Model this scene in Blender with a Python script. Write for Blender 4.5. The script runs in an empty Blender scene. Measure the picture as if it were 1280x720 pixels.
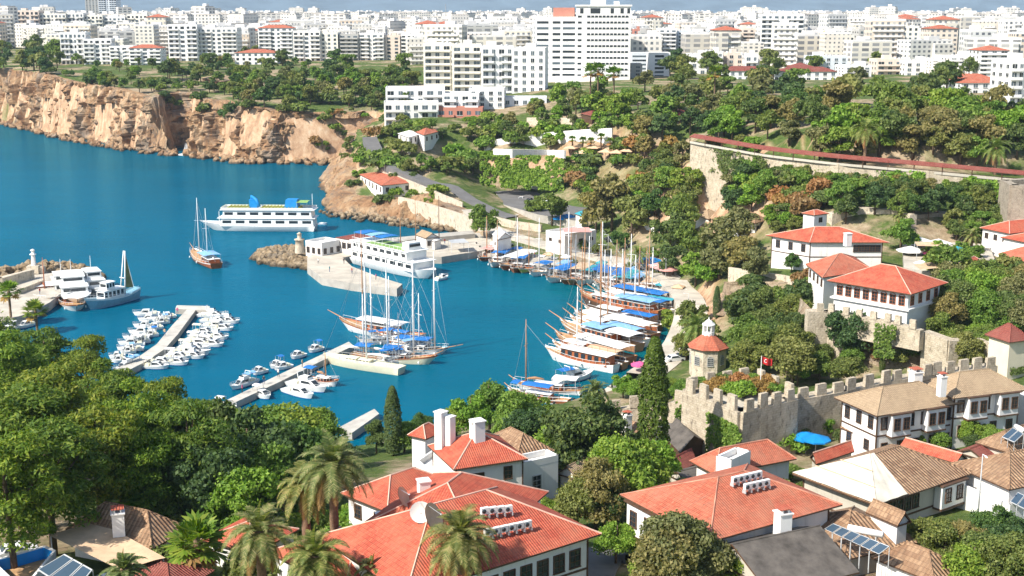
import bpy, math, random
import numpy as np
from mathutils import Vector, Matrix, noise as mnoise

random.seed(7)
rng = np.random.default_rng(7)
S = bpy.context.scene
COL = S.collection

# ------------------------------------------------------------------ camera
FOC, HOR, CAMZ = 1600.0, 12.0, 70.0
PITCH = math.atan((360 - HOR) / FOC)
cd = bpy.data.cameras.new('camera')
cam = bpy.data.objects.new('camera', cd)
COL.objects.link(cam)
cd.sensor_width = 36.0
cd.lens = 36.0 * FOC / 1280.0
cd.clip_start, cd.clip_end = 1.0, 40000.0
cam.location = (0, 0, CAMZ)
cam.rotation_euler = (math.pi / 2 - PITCH, 0, 0)
S.camera = cam

# ------------------------------------------------------------------ light
SUN_TO = Vector((-0.74, -0.53, 0.86)).normalized()
elev = math.asin(SUN_TO.z)
W = bpy.data.worlds.new('World')
S.world = W
W.use_nodes = True
wn = W.node_tree
bgn = wn.nodes['Background']
sky = wn.nodes.new('ShaderNodeTexSky')
sky.sky_type = 'NISHITA'
sky.sun_disc = False
sky.sun_elevation = elev
sky.sun_rotation = math.atan2(SUN_TO.x, SUN_TO.y)
sky.air_density, sky.dust_density, sky.ozone_density = 1.0, 1.2, 1.2
bgn.inputs[1].default_value = 0.105
wn.links.new(sky.outputs[0], bgn.inputs[0])
sl = bpy.data.lights.new('sun', 'SUN')
sl.energy = 4.7
sl.angle = math.radians(0.5)
sl.color = (1.0, 0.945, 0.86)
so = bpy.data.objects.new('sun', sl)
COL.objects.link(so)
so.rotation_euler = (-SUN_TO).to_track_quat('-Z', 'Y').to_euler()
S.view_settings.view_transform = 'Standard'
S.view_settings.look = 'None'
S.view_settings.gamma = 1.0
S.view_settings.exposure = 0.88
S.cycles.max_bounces = 5
S.cycles.diffuse_bounces = 2
S.cycles.glossy_bounces = 2
S.cycles.transmission_bounces = 2
S.cycles.volume_bounces = 0
S.cycles.caustics_reflective = False
S.cycles.caustics_refractive = False
S.cycles.use_adaptive_sampling = True
S.cycles.adaptive_threshold = 0.02

# ------------------------------------------------------------------ projection helpers
_cp, _sp = math.cos(PITCH), math.sin(PITCH)
def ray(px, py):
    u, v = (px - 640) / FOC, -(py - 360) / FOC
    return (u, _cp + v * _sp, -_sp + v * _cp)
def P(px, py, z=0.0):
    """world point where the sight line of a photo pixel meets height z"""
    r = ray(px, py)
    t = (z - CAMZ) / r[2]
    return Vector((r[0] * t, r[1] * t, z))
def PD(px, py, D):
    r = ray(px, py)
    t = D / r[1]
    return Vector((r[0] * t, D, CAMZ + r[2] * t))

# ------------------------------------------------------------------ materials
def newmat(name):
    m = bpy.data.materials.new(name)
    m.use_nodes = True
    return m, m.node_tree, m.node_tree.nodes['Principled BSDF']
def ramp(nt, fac, stops):
    r = nt.nodes.new('ShaderNodeValToRGB')
    while len(r.color_ramp.elements) > 1:
        r.color_ramp.elements.remove(r.color_ramp.elements[0])
    r.color_ramp.elements[0].position = stops[0][0]
    r.color_ramp.elements[0].color = (*stops[0][1], 1)
    for p, c in stops[1:]:
        e = r.color_ramp.elements.new(p)
        e.color = (*c, 1)
    nt.links.new(fac, r.inputs[0])
    return r.outputs[0]
def g3(v): return (v, v, v)
def noisen(nt, scale, detail=4, vec=None, rough=0.6):
    n = nt.nodes.new('ShaderNodeTexNoise')
    n.inputs['Scale'].default_value = scale
    n.inputs['Detail'].default_value = detail
    n.inputs['Roughness'].default_value = rough
    if vec is not None: nt.links.new(vec, n.inputs['Vector'])
    return n.outputs['Fac']
def mixc(nt, fac, a, b, mode='MIX'):
    m = nt.nodes.new('ShaderNodeMix')
    m.data_type = 'RGBA'
    m.blend_type = mode
    for s, v in ((0, fac), (6, a), (7, b)):
        if isinstance(v, (int, float)): m.inputs[s].default_value = v
        elif isinstance(v, tuple): m.inputs[s].default_value = (*v, 1)
        else: nt.links.new(v, m.inputs[s])
    return m.outputs[2]
def mathn(nt, op, a, b=None, c=None):
    m = nt.nodes.new('ShaderNodeMath')
    m.operation = op
    for i, v in enumerate((a, b, c)):
        if v is None: continue
        if isinstance(v, (int, float)): m.inputs[i].default_value = v
        else: nt.links.new(v, m.inputs[i])
    return m.outputs[0]
def texco(nt, out='Object'):
    return nt.nodes.new('ShaderNodeTexCoord').outputs[out]
def geo(nt, out='Position'):
    return nt.nodes.new('ShaderNodeNewGeometry').outputs[out]
def mapn(nt, vec, scale):
    m = nt.nodes.new('ShaderNodeMapping')
    m.inputs['Scale'].default_value = scale
    nt.links.new(vec, m.inputs['Vector'])
    return m.outputs[0]
def bumpn(nt, b, h, strength=0.5, dist=0.1):
    n = nt.nodes.new('ShaderNodeBump')
    n.inputs['Strength'].default_value = strength
    n.inputs['Distance'].default_value = dist
    nt.links.new(h, n.inputs['Height'])
    nt.links.new(n.outputs[0], b.inputs['Normal'])
def set_(b, rough=None, spec=None, metal=None):
    if rough is not None: b.inputs['Roughness'].default_value = rough
    if spec is not None: b.inputs['Specular IOR Level'].default_value = spec
    if metal is not None: b.inputs['Metallic'].default_value = metal

MC = {}
def paint(name, col, rough=0.6, var=0.12, scale=0.6, spec=0.3, bump=0.0):
    """plain weathered surface: colour with soft dirt and small variation"""
    key = name
    if key in MC: return MC[key]
    m, nt, b = newmat(name)
    pos = geo(nt)
    f = noisen(nt, scale, 6, pos)
    lo = tuple(c * (1 - 1.6 * var) for c in col)
    hi = tuple(min(1, c * (1 + var)) for c in col)
    c = ramp(nt, f, [(0.3, lo), (0.55, col), (0.75, hi)])
    nt.links.new(c, b.inputs['Base Color'])
    set_(b, rough, spec)
    if bump: bumpn(nt, b, noisen(nt, 3.0, 6, pos), bump, 0.15)
    MC[key] = m
    return m

def plaster(name, col, stain=(0.42, 0.38, 0.32)):
    m, nt, b = newmat(name)
    pos = geo(nt)
    f = noisen(nt, 0.35, 6, pos)
    st = noisen(nt, 1.0, 5, mapn(nt, pos, (1.6, 1.6, 0.22)))
    c = ramp(nt, f, [(0.3, tuple(x * 0.88 for x in col)), (0.7, col)])
    k = ramp(nt, st, [(0.56, g3(0)), (0.75, g3(0.35))])
    nt.links.new(mixc(nt, k, c, stain), b.inputs['Base Color'])
    set_(b, 0.85, 0.2)
    return m

def tiles(name, c1, c2, c3, dirt, w=0.26, h=0.40, rib=0.8, dirtamt=0.5):
    """clay tile courses laid in metres over the slope (UV)"""
    m, nt, b = newmat(name)
    uv = texco(nt, 'UV')
    br = nt.nodes.new('ShaderNodeTexBrick')
    br.offset = 0.0
    nt.links.new(uv, br.inputs['Vector'])
    br.inputs['Scale'].default_value = 1
    br.inputs['Brick Width'].default_value = w
    br.inputs['Row Height'].default_value = h
    br.inputs['Mortar Size'].default_value = 0.018
    br.inputs['Bias'].default_value = 0.0
    br.inputs['Color1'].default_value = (*c1, 1)
    br.inputs['Color2'].default_value = (*c2, 1)
    br.inputs['Mortar'].default_value = (*tuple(x * 0.45 for x in c1), 1)
    pos = geo(nt)
    big = noisen(nt, 0.45, 6, pos)
    c = mixc(nt, ramp(nt, big, [(0.42, g3(0)), (0.68, g3(0.8))]), br.outputs['Color'], c3)
    d = noisen(nt, 1.3, 8, mapn(nt, uv, (1.0, 0.35, 1)), 0.75)
    c = mixc(nt, ramp(nt, d, [(0.50, g3(0)), (0.68, g3(dirtamt))]), c, dirt)
    l = noisen(nt, 2.6, 8, mapn(nt, uv, (1.0, 0.5, 1)), 0.8)      # lichen and bleached tiles
    c = mixc(nt, ramp(nt, l, [(0.56, g3(0)), (0.70, g3(0.55))]), c, tuple(min(.75, x * 1.15 + .07) for x in c2))
    nt.links.new(c, b.inputs['Base Color'])
    set_(b, 0.85, 0.2)
    wv = nt.nodes.new('ShaderNodeTexWave')
    wv.wave_profile = 'SIN'
    nt.links.new(uv, wv.inputs['Vector'])
    wv.inputs['Scale'].default_value = 2 * math.pi / (20 * w) * 1.0
    bumpn(nt, b, wv.outputs['Fac'], rib, 0.12)
    return m

def stone(name, c1, c2, mortar, w=0.7, h=0.38, dirt=(0.12, 0.10, 0.08), warm=None):
    m, nt, b = newmat(name)
    uv = texco(nt, 'UV')
    pos = geo(nt)
    br = nt.nodes.new('ShaderNodeTexBrick')
    nt.links.new(uv, br.inputs['Vector'])
    br.inputs['Scale'].default_value = 1
    br.inputs['Brick Width'].default_value = w
    br.inputs['Row Height'].default_value = h
    br.inputs['Mortar Size'].default_value = 0.03
    br.inputs['Mortar Smooth'].default_value = 0.6
    br.inputs['Color1'].default_value = (*c1, 1)
    br.inputs['Color2'].default_value = (*c2, 1)
    br.inputs['Mortar'].default_value = (*mortar, 1)
    n1 = noisen(nt, 0.5, 7, pos, 0.7)
    c = mixc(nt, ramp(nt, n1, [(0.45, g3(0)), (0.7, g3(0.7))]), br.outputs['Color'], warm or tuple(x * 1.25 for x in c1))
    n2 = noisen(nt, 1.4, 7, mapn(nt, pos, (1, 1, 0.5)), 0.75)
    c = mixc(nt, ramp(nt, n2, [(0.52, g3(0)), (0.66, g3(0.75))]), c, dirt)
    nt.links.new(c, b.inputs['Base Color'])
    set_(b, 0.95, 0.1)
    bumpn(nt, b, noisen(nt, 2.2, 8, pos, 0.75), 0.7, 0.3)
    return m

def rockm(name, cols, scale=0.12, streak=True):
    m, nt, b = newmat(name)
    pos = geo(nt)
    n = noisen(nt, scale, 9, mapn(nt, pos, (1, 1, 0.6)), 0.72)
    c = ramp(nt, n, [(0.30, cols[0]), (0.45, cols[1]), (0.56, cols[2]), (0.72, cols[3])])
    n2 = noisen(nt, scale * 4, 8, mapn(nt, pos, (1, 1, 0.35)), 0.75)
    c = mixc(nt, ramp(nt, n2, [(0.52, g3(0)), (0.62, g3(0.78))]), c, (0.10, 0.085, 0.07))
    gr = noisen(nt, scale * .55, 7, mapn(nt, pos, (1, 1, 0.8)), 0.7)
    c = mixc(nt, ramp(nt, gr, [(0.50, g3(0)), (0.62, g3(0.6))]), c, (0.27, 0.24, 0.20))
    vg = noisen(nt, scale * 1.6, 7, mapn(nt, pos, (1, 1, 0.9)), 0.75)
    c = mixc(nt, ramp(nt, vg, [(0.60, g3(0)), (0.68, g3(0.6))]), c, (0.10, 0.11, 0.05))
    if streak:   # dark tide line at the waterline
        sx = nt.nodes.new('ShaderNodeSeparateXYZ')
        nt.links.new(pos, sx.inputs[0])
        zz = mathn(nt, 'ADD', sx.outputs[2], mathn(nt, 'MULTIPLY', n2, 1.5))
        c = mixc(nt, ramp(nt, mathn(nt, 'DIVIDE', zz, 4.0), [(0.30, g3(0.8)), (0.5, g3(0))]), c, (0.07, 0.06, 0.045))
    nt.links.new(c, b.inputs['Base Color'])
    set_(b, 0.95, 0.1)
    bumpn(nt, b, noisen(nt, scale * 6, 9, pos, 0.8), 1.0, 1.2)
    return m

def foliage(name, c1, c2, c3, hue=0.35):
    """leaf colour varying from leaf to leaf and from tree to tree"""
    m, nt, b = newmat(name)
    oi = nt.nodes.new('ShaderNodeObjectInfo')
    ri = geo(nt, 'Random Per Island')
    base = ramp(nt, ri, [(0.0, c1), (0.55, c2), (1.0, c3)])
    tone = ramp(nt, oi.outputs['Random'], [(0.0, (0.78, 0.86, 0.78)), (0.3, (1.0, 1.0, 0.9)), (0.6, (1.28, 1.06, 0.85)), (0.8, (0.95, 1.12, 0.7)), (1.0, (1.15, 1.15, 0.8))])
    c = mixc(nt, 1.0, base, tone, 'MULTIPLY')
    nt.links.new(c, b.inputs['Base Color'])
    set_(b, 0.6, 0.25)
    tr = nt.nodes.new('ShaderNodeBsdfTranslucent')
    nt.links.new(mixc(nt, 1.0, c, (1.3, 1.4, 0.6), 'MULTIPLY'), tr.inputs[0])
    mx = nt.nodes.new('ShaderNodeMixShader')
    mx.inputs[0].default_value = 0.36
    out = nt.nodes['Material Output']
    nt.links.new(b.outputs[0], mx.inputs[1])
    nt.links.new(tr.outputs[0], mx.inputs[2])
    nt.links.new(mx.outputs[0], out.inputs[0])
    return m

def glassm(name, col, rough=0.12):
    m, nt, b = newmat(name)
    b.inputs['Base Color'].default_value = (*col, 1)
    set_(b, rough, 0.6)
    return m

M = {}
M['white'] = plaster('white_plaster', (0.80, 0.78, 0.74))
M['cream'] = plaster('cream_plaster', (0.72, 0.64, 0.48))
M['grey'] = plaster('grey_plaster', (0.42, 0.42, 0.40))
M['beige'] = plaster('beige_plaster', (0.62, 0.53, 0.42))
M['oldwall'] = plaster('old_wall', (0.50, 0.46, 0.38), (0.16, 0.13, 0.1))
M['redtile'] = tiles('red_roof_tiles', (0.40, 0.075, 0.045), (0.54, 0.125, 0.07), (0.47, 0.15, 0.085), (0.22, 0.10, 0.07), rib=.45, dirtamt=0.55)
M['orangetile'] = tiles('orange_roof_tiles', (0.41, 0.105, 0.06), (0.53, 0.16, 0.09), (0.45, 0.18, 0.11), (0.22, 0.12, 0.08), rib=.45, dirtamt=0.65)
M['browntile'] = tiles('brown_roof_tiles', (0.23, 0.13, 0.075), (0.42, 0.27, 0.16), (0.30, 0.19, 0.115), (0.13, 0.09, 0.06), w=0.42, h=0.5, rib=0.9, dirtamt=0.7)
M['tantile'] = tiles('tan_roof_tiles', (0.38, 0.27, 0.165), (0.50, 0.365, 0.23), (0.44, 0.32, 0.20), (0.30, 0.22, 0.14), dirtamt=0.5)
M['maroon'] = tiles('maroon_roof_tiles', (0.24, 0.065, 0.05), (0.33, 0.095, 0.07), (0.28, 0.11, 0.08), (0.16, 0.06, 0.05), dirtamt=0.3)
M['mortar'] = paint('ridge_mortar', (0.66, 0.42, 0.32), 0.9, 0.2)
M['slate'] = paint('grey_brown_roof_sheet', (0.115, 0.10, 0.085), 0.8, 0.3, 0.8)
M['wood'] = paint('dark_wood', (0.10, 0.055, 0.032), 0.6, 0.2, 1.5)
M['redwood'] = paint('varnished_wood', (0.36, 0.115, 0.045), 0.4, 0.2, 1.2)
M['teak'] = paint('teak_deck', (0.50, 0.30, 0.15), 0.6, 0.2, 1.5)
M['darkglass'] = glassm('dark_glass', (0.025, 0.033, 0.04))
M['greyglass'] = glassm('grey_glass', (0.10, 0.13, 0.15), 0.2)
M['boatwhite'] = paint('boat_white', (0.83, 0.83, 0.80), 0.3, 0.05, 0.8, 0.5)
M['boatcream'] = paint('boat_cream', (0.76, 0.72, 0.52), 0.3, 0.05, 0.8, 0.5)
M['boatblue'] = paint('boat_blue_grey', (0.20, 0.40, 0.50), 0.35, 0.15, 0.8, 0.5)
M['canvasblue'] = paint('blue_canvas', (0.02, 0.16, 0.46), 0.8, 0.15, 1.0)
M['canvaslight'] = paint('light_blue_canvas', (0.22, 0.42, 0.66), 0.8, 0.12, 1.0)
M['canvasteal'] = paint('teal_canvas', (0.04, 0.30, 0.36), 0.8, 0.12, 1.0)
M['canvaswhite'] = paint('white_canvas', (0.80, 0.78, 0.74), 0.8, 0.08, 1.0)
M['canvastan'] = paint('tan_canvas', (0.62, 0.43, 0.27), 0.85, 0.12, 0.9)
M['tarp'] = paint('pale_tarpaulin', (0.62, 0.575, 0.47), 0.7, 0.16, 0.5)
M['mast'] = paint('mast_varnish', (0.42, 0.22, 0.11), 0.5, 0.15)
M['mastwhite'] = paint('mast_white', (0.80, 0.80, 0.78), 0.4, 0.05)
M['metal'] = paint('galvanised_metal', (0.45, 0.46, 0.46), 0.4, 0.12)
M['red'] = paint('red_paint', (0.50, 0.03, 0.03), 0.5, 0.1)
M['pink'] = paint('pink_fabric', (0.62, 0.32, 0.28), 0.8, 0.1)
M['magenta'] = paint('magenta_fabric', (0.60, 0.10, 0.25), 0.8, 0.1)
M['yellow'] = paint('yellow_seats', (0.55, 0.52, 0.12), 0.7, 0.1)
M['green'] = paint('green_floor', (0.25, 0.40, 0.12), 0.7, 0.15)
M['blue'] = paint('blue_paint', (0.01, 0.22, 0.55), 0.5, 0.1)
M['concrete'] = paint('concrete', (0.42, 0.39, 0.34), 0.9, 0.18, 0.3, 0.2, 0.2)
M['paving'] = paint('quay_paving', (0.50, 0.45, 0.37), 0.9, 0.18, 0.25, 0.2, 0.1)
M['jetty'] = paint('jetty_concrete', (0.50, 0.47, 0.41), 0.9, 0.15, 0.5)
M['asphalt'] = paint('asphalt', (0.15, 0.145, 0.14), 0.95, 0.12, 0.3)
M['black'] = paint('black_rubber', (0.02, 0.02, 0.02), 0.7, 0.1)
M['bark'] = paint('bark', (0.13, 0.09, 0.06), 0.95, 0.25, 3)
M['palmbark'] = paint('palm_bark', (0.20, 0.13, 0.08), 0.95, 0.3, 4)
M['stone'] = stone('castle_stone', (0.52, 0.45, 0.34), (0.44, 0.37, 0.27), (0.34, 0.28, 0.2), 0.6, 0.34, warm=(0.62, 0.54, 0.42))
M['stonegrey'] = stone('grey_stone', (0.38, 0.33, 0.26), (0.30, 0.26, 0.20), (0.22, 0.18, 0.14), 0.5, 0.3, warm=(0.46, 0.40, 0.31))
M['cliff'] = rockm('cliff_rock', [(0.14, 0.10, 0.07), (0.35, 0.20, 0.105), (0.48, 0.32, 0.185), (0.54, 0.43, 0.30)])
M['riprap'] = rockm('riprap_rock', [(0.22, 0.16, 0.10), (0.46, 0.33, 0.19), (0.60, 0.46, 0.30), (0.66, 0.54, 0.38)], 0.4)
M['leaf'] = foliage('broad_leaves', (0.070, 0.105, 0.030), (0.140, 0.190, 0.052), (0.225, 0.262, 0.085))
M['leafbright'] = foliage('bright_leaves', (0.085, 0.165, 0.025), (0.165, 0.265, 0.045), (0.265, 0.365, 0.080))
M['leafdark'] = foliage('dark_leaves', (0.040, 0.080, 0.032), (0.080, 0.135, 0.046), (0.135, 0.195, 0.065))
M['leafolive'] = foliage('olive_leaves', (0.120, 0.130, 0.055), (0.205, 0.205, 0.085), (0.290, 0.270, 0.120))
M['pine'] = foliage('pine_needles', (0.050, 0.105, 0.014), (0.135, 0.205, 0.030), (0.255, 0.300, 0.050))
M['palm'] = foliage('palm_leaflets', (0.08, 0.12, 0.035), (0.17, 0.21, 0.07), (0.34, 0.32, 0.16))
M['fanpalm'] = foliage('fan_palm_leaves', (0.06, 0.13, 0.015), (0.13, 0.22, 0.03), (0.24, 0.30, 0.06))
M['dryfrond'] = foliage('dry_fronds', (0.24, 0.13, 0.05), (0.36, 0.20, 0.08), (0.42, 0.26, 0.12))
M['dryshrub'] = foliage('dry_shrub_leaves', (0.22, 0.12, 0.055), (0.36, 0.20, 0.09), (0.40, 0.26, 0.13))

def facade(name, wall, glass, fw=3.3, fh=3.0, wf=0.5, hf=0.5, band=False):
    """flat-block facade: a window in every bay and storey, laid out in metres (UV)"""
    m, nt, b = newmat(name)
    uv = texco(nt, 'UV')
    sx = nt.nodes.new('ShaderNodeSeparateXYZ')
    nt.links.new(uv, sx.inputs[0])
    oi = nt.nodes.new('ShaderNodeObjectInfo')
    u = mathn(nt, 'FRACT', mathn(nt, 'ADD', mathn(nt, 'DIVIDE', sx.outputs[0], fw), oi.outputs['Random']))
    v = mathn(nt, 'FRACT', mathn(nt, 'DIVIDE', sx.outputs[1], fh))
    inu = mathn(nt, 'LESS_THAN', mathn(nt, 'ABSOLUTE', mathn(nt, 'SUBTRACT', u, 0.5)), wf / 2)
    inv = mathn(nt, 'LESS_THAN', mathn(nt, 'ABSOLUTE', mathn(nt, 'SUBTRACT', v, 0.5)), hf / 2)
    nz = nt.nodes.new('ShaderNodeSeparateXYZ')
    nt.links.new(geo(nt, 'Normal'), nz.inputs[0])
    side = mathn(nt, 'LESS_THAN', mathn(nt, 'ABSOLUTE', nz.outputs[2]), 0.3)
    k = mathn(nt, 'MULTIPLY', mathn(nt, 'MULTIPLY', inu, inv), side)
    pos = geo(nt)
    # curtains and shutters: some windows are paler than others
    wn_ = nt.nodes.new('ShaderNodeTexWhiteNoise')
    wn_.noise_dimensions = '3D'
    cell = nt.nodes.new('ShaderNodeCombineXYZ')
    nt.links.new(mathn(nt, 'FLOOR', mathn(nt, 'ADD', mathn(nt, 'DIVIDE', sx.outputs[0], fw), oi.outputs['Random'])), cell.inputs[0])
    nt.links.new(mathn(nt, 'FLOOR', mathn(nt, 'DIVIDE', sx.outputs[1], fh)), cell.inputs[1])
    nt.links.new(oi.outputs['Random'], cell.inputs[2])
    nt.links.new(cell.outputs[0], wn_.inputs['Vector'])
    gcol = ramp(nt, wn_.outputs['Value'], [(0.0, glass), (0.6, tuple(x * 1.8 for x in glass)), (1.0, tuple(x * 0.55 for x in wall))])
    tone = ramp(nt, oi.outputs['Random'], [(0.0, (1, 1, 1)), (0.22, (1.0, 0.93, 0.78)), (0.36, (0.97, 0.98, 1.0)), (0.48, (0.98, 0.80, 0.62)), (0.56, (0.72, 0.76, 0.80)), (0.68, (1.0, 0.96, 0.86)), (0.80, (0.62, 0.60, 0.56)), (0.88, (1, 1, 1)), (1.0, (0.95, 0.88, 0.74))])
    wc = mixc(nt, 1.0, ramp(nt, noisen(nt, 0.12, 5, pos), [(0.3, tuple(x * 0.85 for x in wall)), (0.7, wall)]), tone, 'MULTIPLY')
    nt.links.new(mixc(nt, k, wc, gcol), b.inputs['Base Color'])
    set_(b, 0.7, 0.3)
    return m
M['fac1'] = facade('apartment_facade', (0.78, 0.76, 0.71), (0.10, 0.11, 0.12))
M['fac2'] = facade('balcony_facade', (0.80, 0.78, 0.74), (0.16, 0.16, 0.16), 6.0, 3.0, 0.66, 0.58)
M['fac3'] = facade('small_window_facade', (0.74, 0.72, 0.69), (0.09, 0.10, 0.11), 2.6, 2.9, 0.36, 0.42)
M['flatroof'] = paint('flat_roof_screed', (0.52, 0.48, 0.43), 0.9, 0.2, 0.2)

# ------------------------------------------------------------------ mesh builder
class MB:
    def __init__(s):
        s.v, s.f, s.m, s.sm = [], [], [], []
    def add(s, vs, fs, mi=0, smooth=False):
        o = len(s.v)
        s.v.extend([tuple(p) for p in vs])
        for f in fs:
            s.f.append(tuple(i + o for i in f)); s.m.append(mi); s.sm.append(smooth)
        return s
    def box(s, c, size, rz=0.0, mi=0, taper=1.0):
        x, y, z = size[0] / 2, size[1] / 2, size[2] / 2
        ca, sa = math.cos(rz), math.sin(rz)
        vs = []
        for dz, k in ((-z, 1.0), (z, taper)):
            for dx, dy in ((-x, -y), (x, -y), (x, y), (-x, y)):
                vs.append((c[0] + ca * dx * k - sa * dy * k, c[1] + sa * dx * k + ca * dy * k, c[2] + dz))
        return s.add(vs, [(3, 2, 1, 0), (4, 5, 6, 7), (0, 1, 5, 4), (1, 2, 6, 5), (2, 3, 7, 6), (3, 0, 4, 7)], mi)
    def prism(s, poly, z0, z1, mi=0, mtop=None):
        n = len(poly)
        zb = z0 if isinstance(z0, (list, tuple)) else [z0] * n
        zt = z1 if isinstance(z1, (list, tuple)) else [z1] * n
        vs = [(p[0], p[1], zb[i]) for i, p in enumerate(poly)] + [(p[0], p[1], zt[i]) for i, p in enumerate(poly)]
        s.add(vs, [(i, (i + 1) % n, n + (i + 1) % n, n + i) for i in range(n)], mi)
        s.add(vs[n:], [tuple(range(n))], mi if mtop is None else mtop)
        s.add(vs[:n], [tuple(reversed(range(n)))], mi)
        return s
    def tube(s, pts, rad, n=6, mi=0, caps=True):
        pts = [Vector(p) for p in pts]
        if not isinstance(rad, (list, tuple)): rad = [rad] * len(pts)
        vs = []
        for i, p in enumerate(pts):
            t = (pts[min(i + 1, len(pts) - 1)] - pts[max(i - 1, 0)])
            if t.length < 1e-9: t = Vector((0, 0, 1))
            t.normalize()
            a = t.cross(Vector((0, 0, 1)) if abs(t.z) < 0.95 else Vector((1, 0, 0))).normalized()
            b = t.cross(a)
            for k in range(n):
                an = 2 * math.pi * k / n
                vs.append(p + (a * math.cos(an) + b * math.sin(an)) * rad[i])
        fs = []
        for i in range(len(pts) - 1):
            for k in range(n):
                k2 = (k + 1) % n
                fs.append((i * n + k, (i + 1) * n + k, (i + 1) * n + k2, i * n + k2))
        if caps:
            fs.append(tuple(range(n)))
            fs.append(tuple(reversed(range((len(pts) - 1) * n, len(pts) * n))))
        return s.add(vs, fs, mi, n > 5)
    def lathe(s, c, prof, n=12, mi=0, smooth=True):
        vs = []
        for r, z in prof:
            for k in range(n):
                a = 2 * math.pi * k / n
                vs.append((c[0] + r * math.cos(a), c[1] + r * math.sin(a), c[2] + z))
        fs = []
        for i in range(len(prof) - 1):
            for k in range(n):
                k2 = (k + 1) % n
                fs.append((i * n + k, i * n + k2, (i + 1) * n + k2, (i + 1) * n + k))
        fs.append(tuple(range((len(prof) - 1) * n, len(prof) * n)))
        return s.add(vs, fs, mi, smooth)
    def mesh(s, name, mats):
        me = bpy.data.meshes.new(name)
        me.from_pydata(s.v, [], s.f)
        for mm in mats: me.materials.append(M[mm] if isinstance(mm, str) else mm)
        me.polygons.foreach_set('material_index', s.m)
        me.polygons.foreach_set('use_smooth', s.sm)
        autouv(me)
        me.update()
        return me
    def obj(s, name, mats, parent=None, loc=None):
        if not isinstance(mats, (list, tuple)): mats = [mats]
        return link(name, s.mesh(name, mats), parent, loc)

def autouv(me):
    """UVs in metres: u runs along the horizontal of each face, v up its slope"""
    nl = len(me.loops)
    if nl == 0: return
    uvl = me.uv_layers.new(name='UVMap')
    co = np.empty(len(me.vertices) * 3); me.vertices.foreach_get('co', co); co = co.reshape(-1, 3)
    vi = np.empty(nl, dtype=np.int32); me.loops.foreach_get('vertex_index', vi)
    nf = len(me.polygons)
    no = np.empty(nf * 3); me.polygons.foreach_get('normal', no); no = no.reshape(-1, 3)
    tot = np.empty(nf, dtype=np.int32); me.polygons.foreach_get('loop_total', tot)
    fi = np.repeat(np.arange(nf), tot)
    t = np.stack([-no[:, 1], no[:, 0], np.zeros(nf)], 1)
    ln = np.linalg.norm(t, axis=1)
    t[ln < 0.05] = (1, 0, 0); ln[ln < 0.05] = 1
    t /= ln[:, None]
    b = np.cross(no, t)
    c = co[vi]
    uv = np.stack([(c * t[fi]).sum(1), (c * b[fi]).sum(1)], 1)
    uvl.data.foreach_set('uv', uv.ravel())

def link(name, me, parent=None, loc=None, rz=0.0):
    o = bpy.data.objects.new(name, me)
    COL.objects.link(o)
    if parent is not None: o.parent = parent
    if loc is not None: o.location = loc
    if rz: o.rotation_euler = (0, 0, rz)
    return o
def tag(o, label=None, cat=None, group=None, kind=None):
    if label: o['label'] = label
    if cat: o['category'] = cat
    if group: o['group'] = group
    if kind: o['kind'] = kind
    return o
def thing(name, label, cat, loc=(0, 0, 0), rz=0.0, group=None, scale=1.0):
    o = bpy.data.objects.new(name, None)
    COL.objects.link(o)
    o.location = loc
    o.rotation_euler = (0, 0, rz)
    o.scale = (scale, scale, scale)
    o.empty_display_size = 0.2
    return tag(o, label, cat, group)
def copy_tree(o, parent=None):
    c = o.copy()
    COL.objects.link(c)
    c.parent = parent
    for ch in list(o.children): copy_tree(ch, c)
    return c
ORD = ['', 'first', 'second', 'third', 'fourth', 'fifth', 'sixth', 'seventh', 'eighth', 'ninth', 'tenth', 'eleventh', 'twelfth',
       'thirteenth', 'fourteenth', 'fifteenth', 'sixteenth', 'seventeenth', 'eighteenth', 'nineteenth', 'twentieth']
def ordn(i, n):
    if n == 1: return 'only'
    if i == 1: return 'leftmost'
    if i == n: return 'rightmost'
    if i <= 20: return ORD[i]
    t, u = divmod(i, 10)
    tens = {2: 'twenty', 3: 'thirty', 4: 'forty', 5: 'fifty', 6: 'sixty'}[t]
    if u == 0: return {2: 'twentieth', 3: 'thirtieth', 4: 'fortieth', 5: 'fiftieth', 6: 'sixtieth'}[t]
    return tens + '-' + ORD[u]
def pix(p):
    x, y, z = p[0], p[1], p[2] - CAMZ
    d = y * _cp - z * _sp
    v = y * _sp + z * _cp
    return 640 + FOC * x / d, 360 - FOC * v / d

# ------------------------------------------------------------------ lie of the land
COAST = [(-140, 132), (-60, 143), (0, 152), (30, 160), (60, 168), (100, 174), (150, 184), (175, 189), (215, 191), (226, 184), (240, 192), (265, 194), (275, 198),
         (300, 201), (350, 204), (400, 204), (450, 203), (462, 202.5), (460, 205.5), (418, 210), (402, 223), (400, 236), (412, 243), (405, 262), (420, 267), (440, 270),
         (475, 274), (500, 277), (540, 284), (575, 290), (592, 306), (598, 316), (640, 326), (700, 338), (760, 347), (800, 357), (830, 370), (850, 388),
         (845, 410), (838, 430), (815, 455), (782, 472), (745, 497), (700, 508), (660, 513), (600, 524), (560, 532), (520, 540), (470, 556),
         (400, 566), (300, 556), (240, 552), (170, 510), (120, 480), (60, 466), (0, 458), (-90, 452)]
coast = [P(x, y)[:2] for x, y in COAST]
land = [(-9000, 2200), (-900, 1150)] + [tuple(c) for c in coast] + [(-330, 200), (-420, 120), (-420, -300), (12000, -300), (12000, 16000), (-9000, 16000)]
LP = np.array(land)

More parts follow.
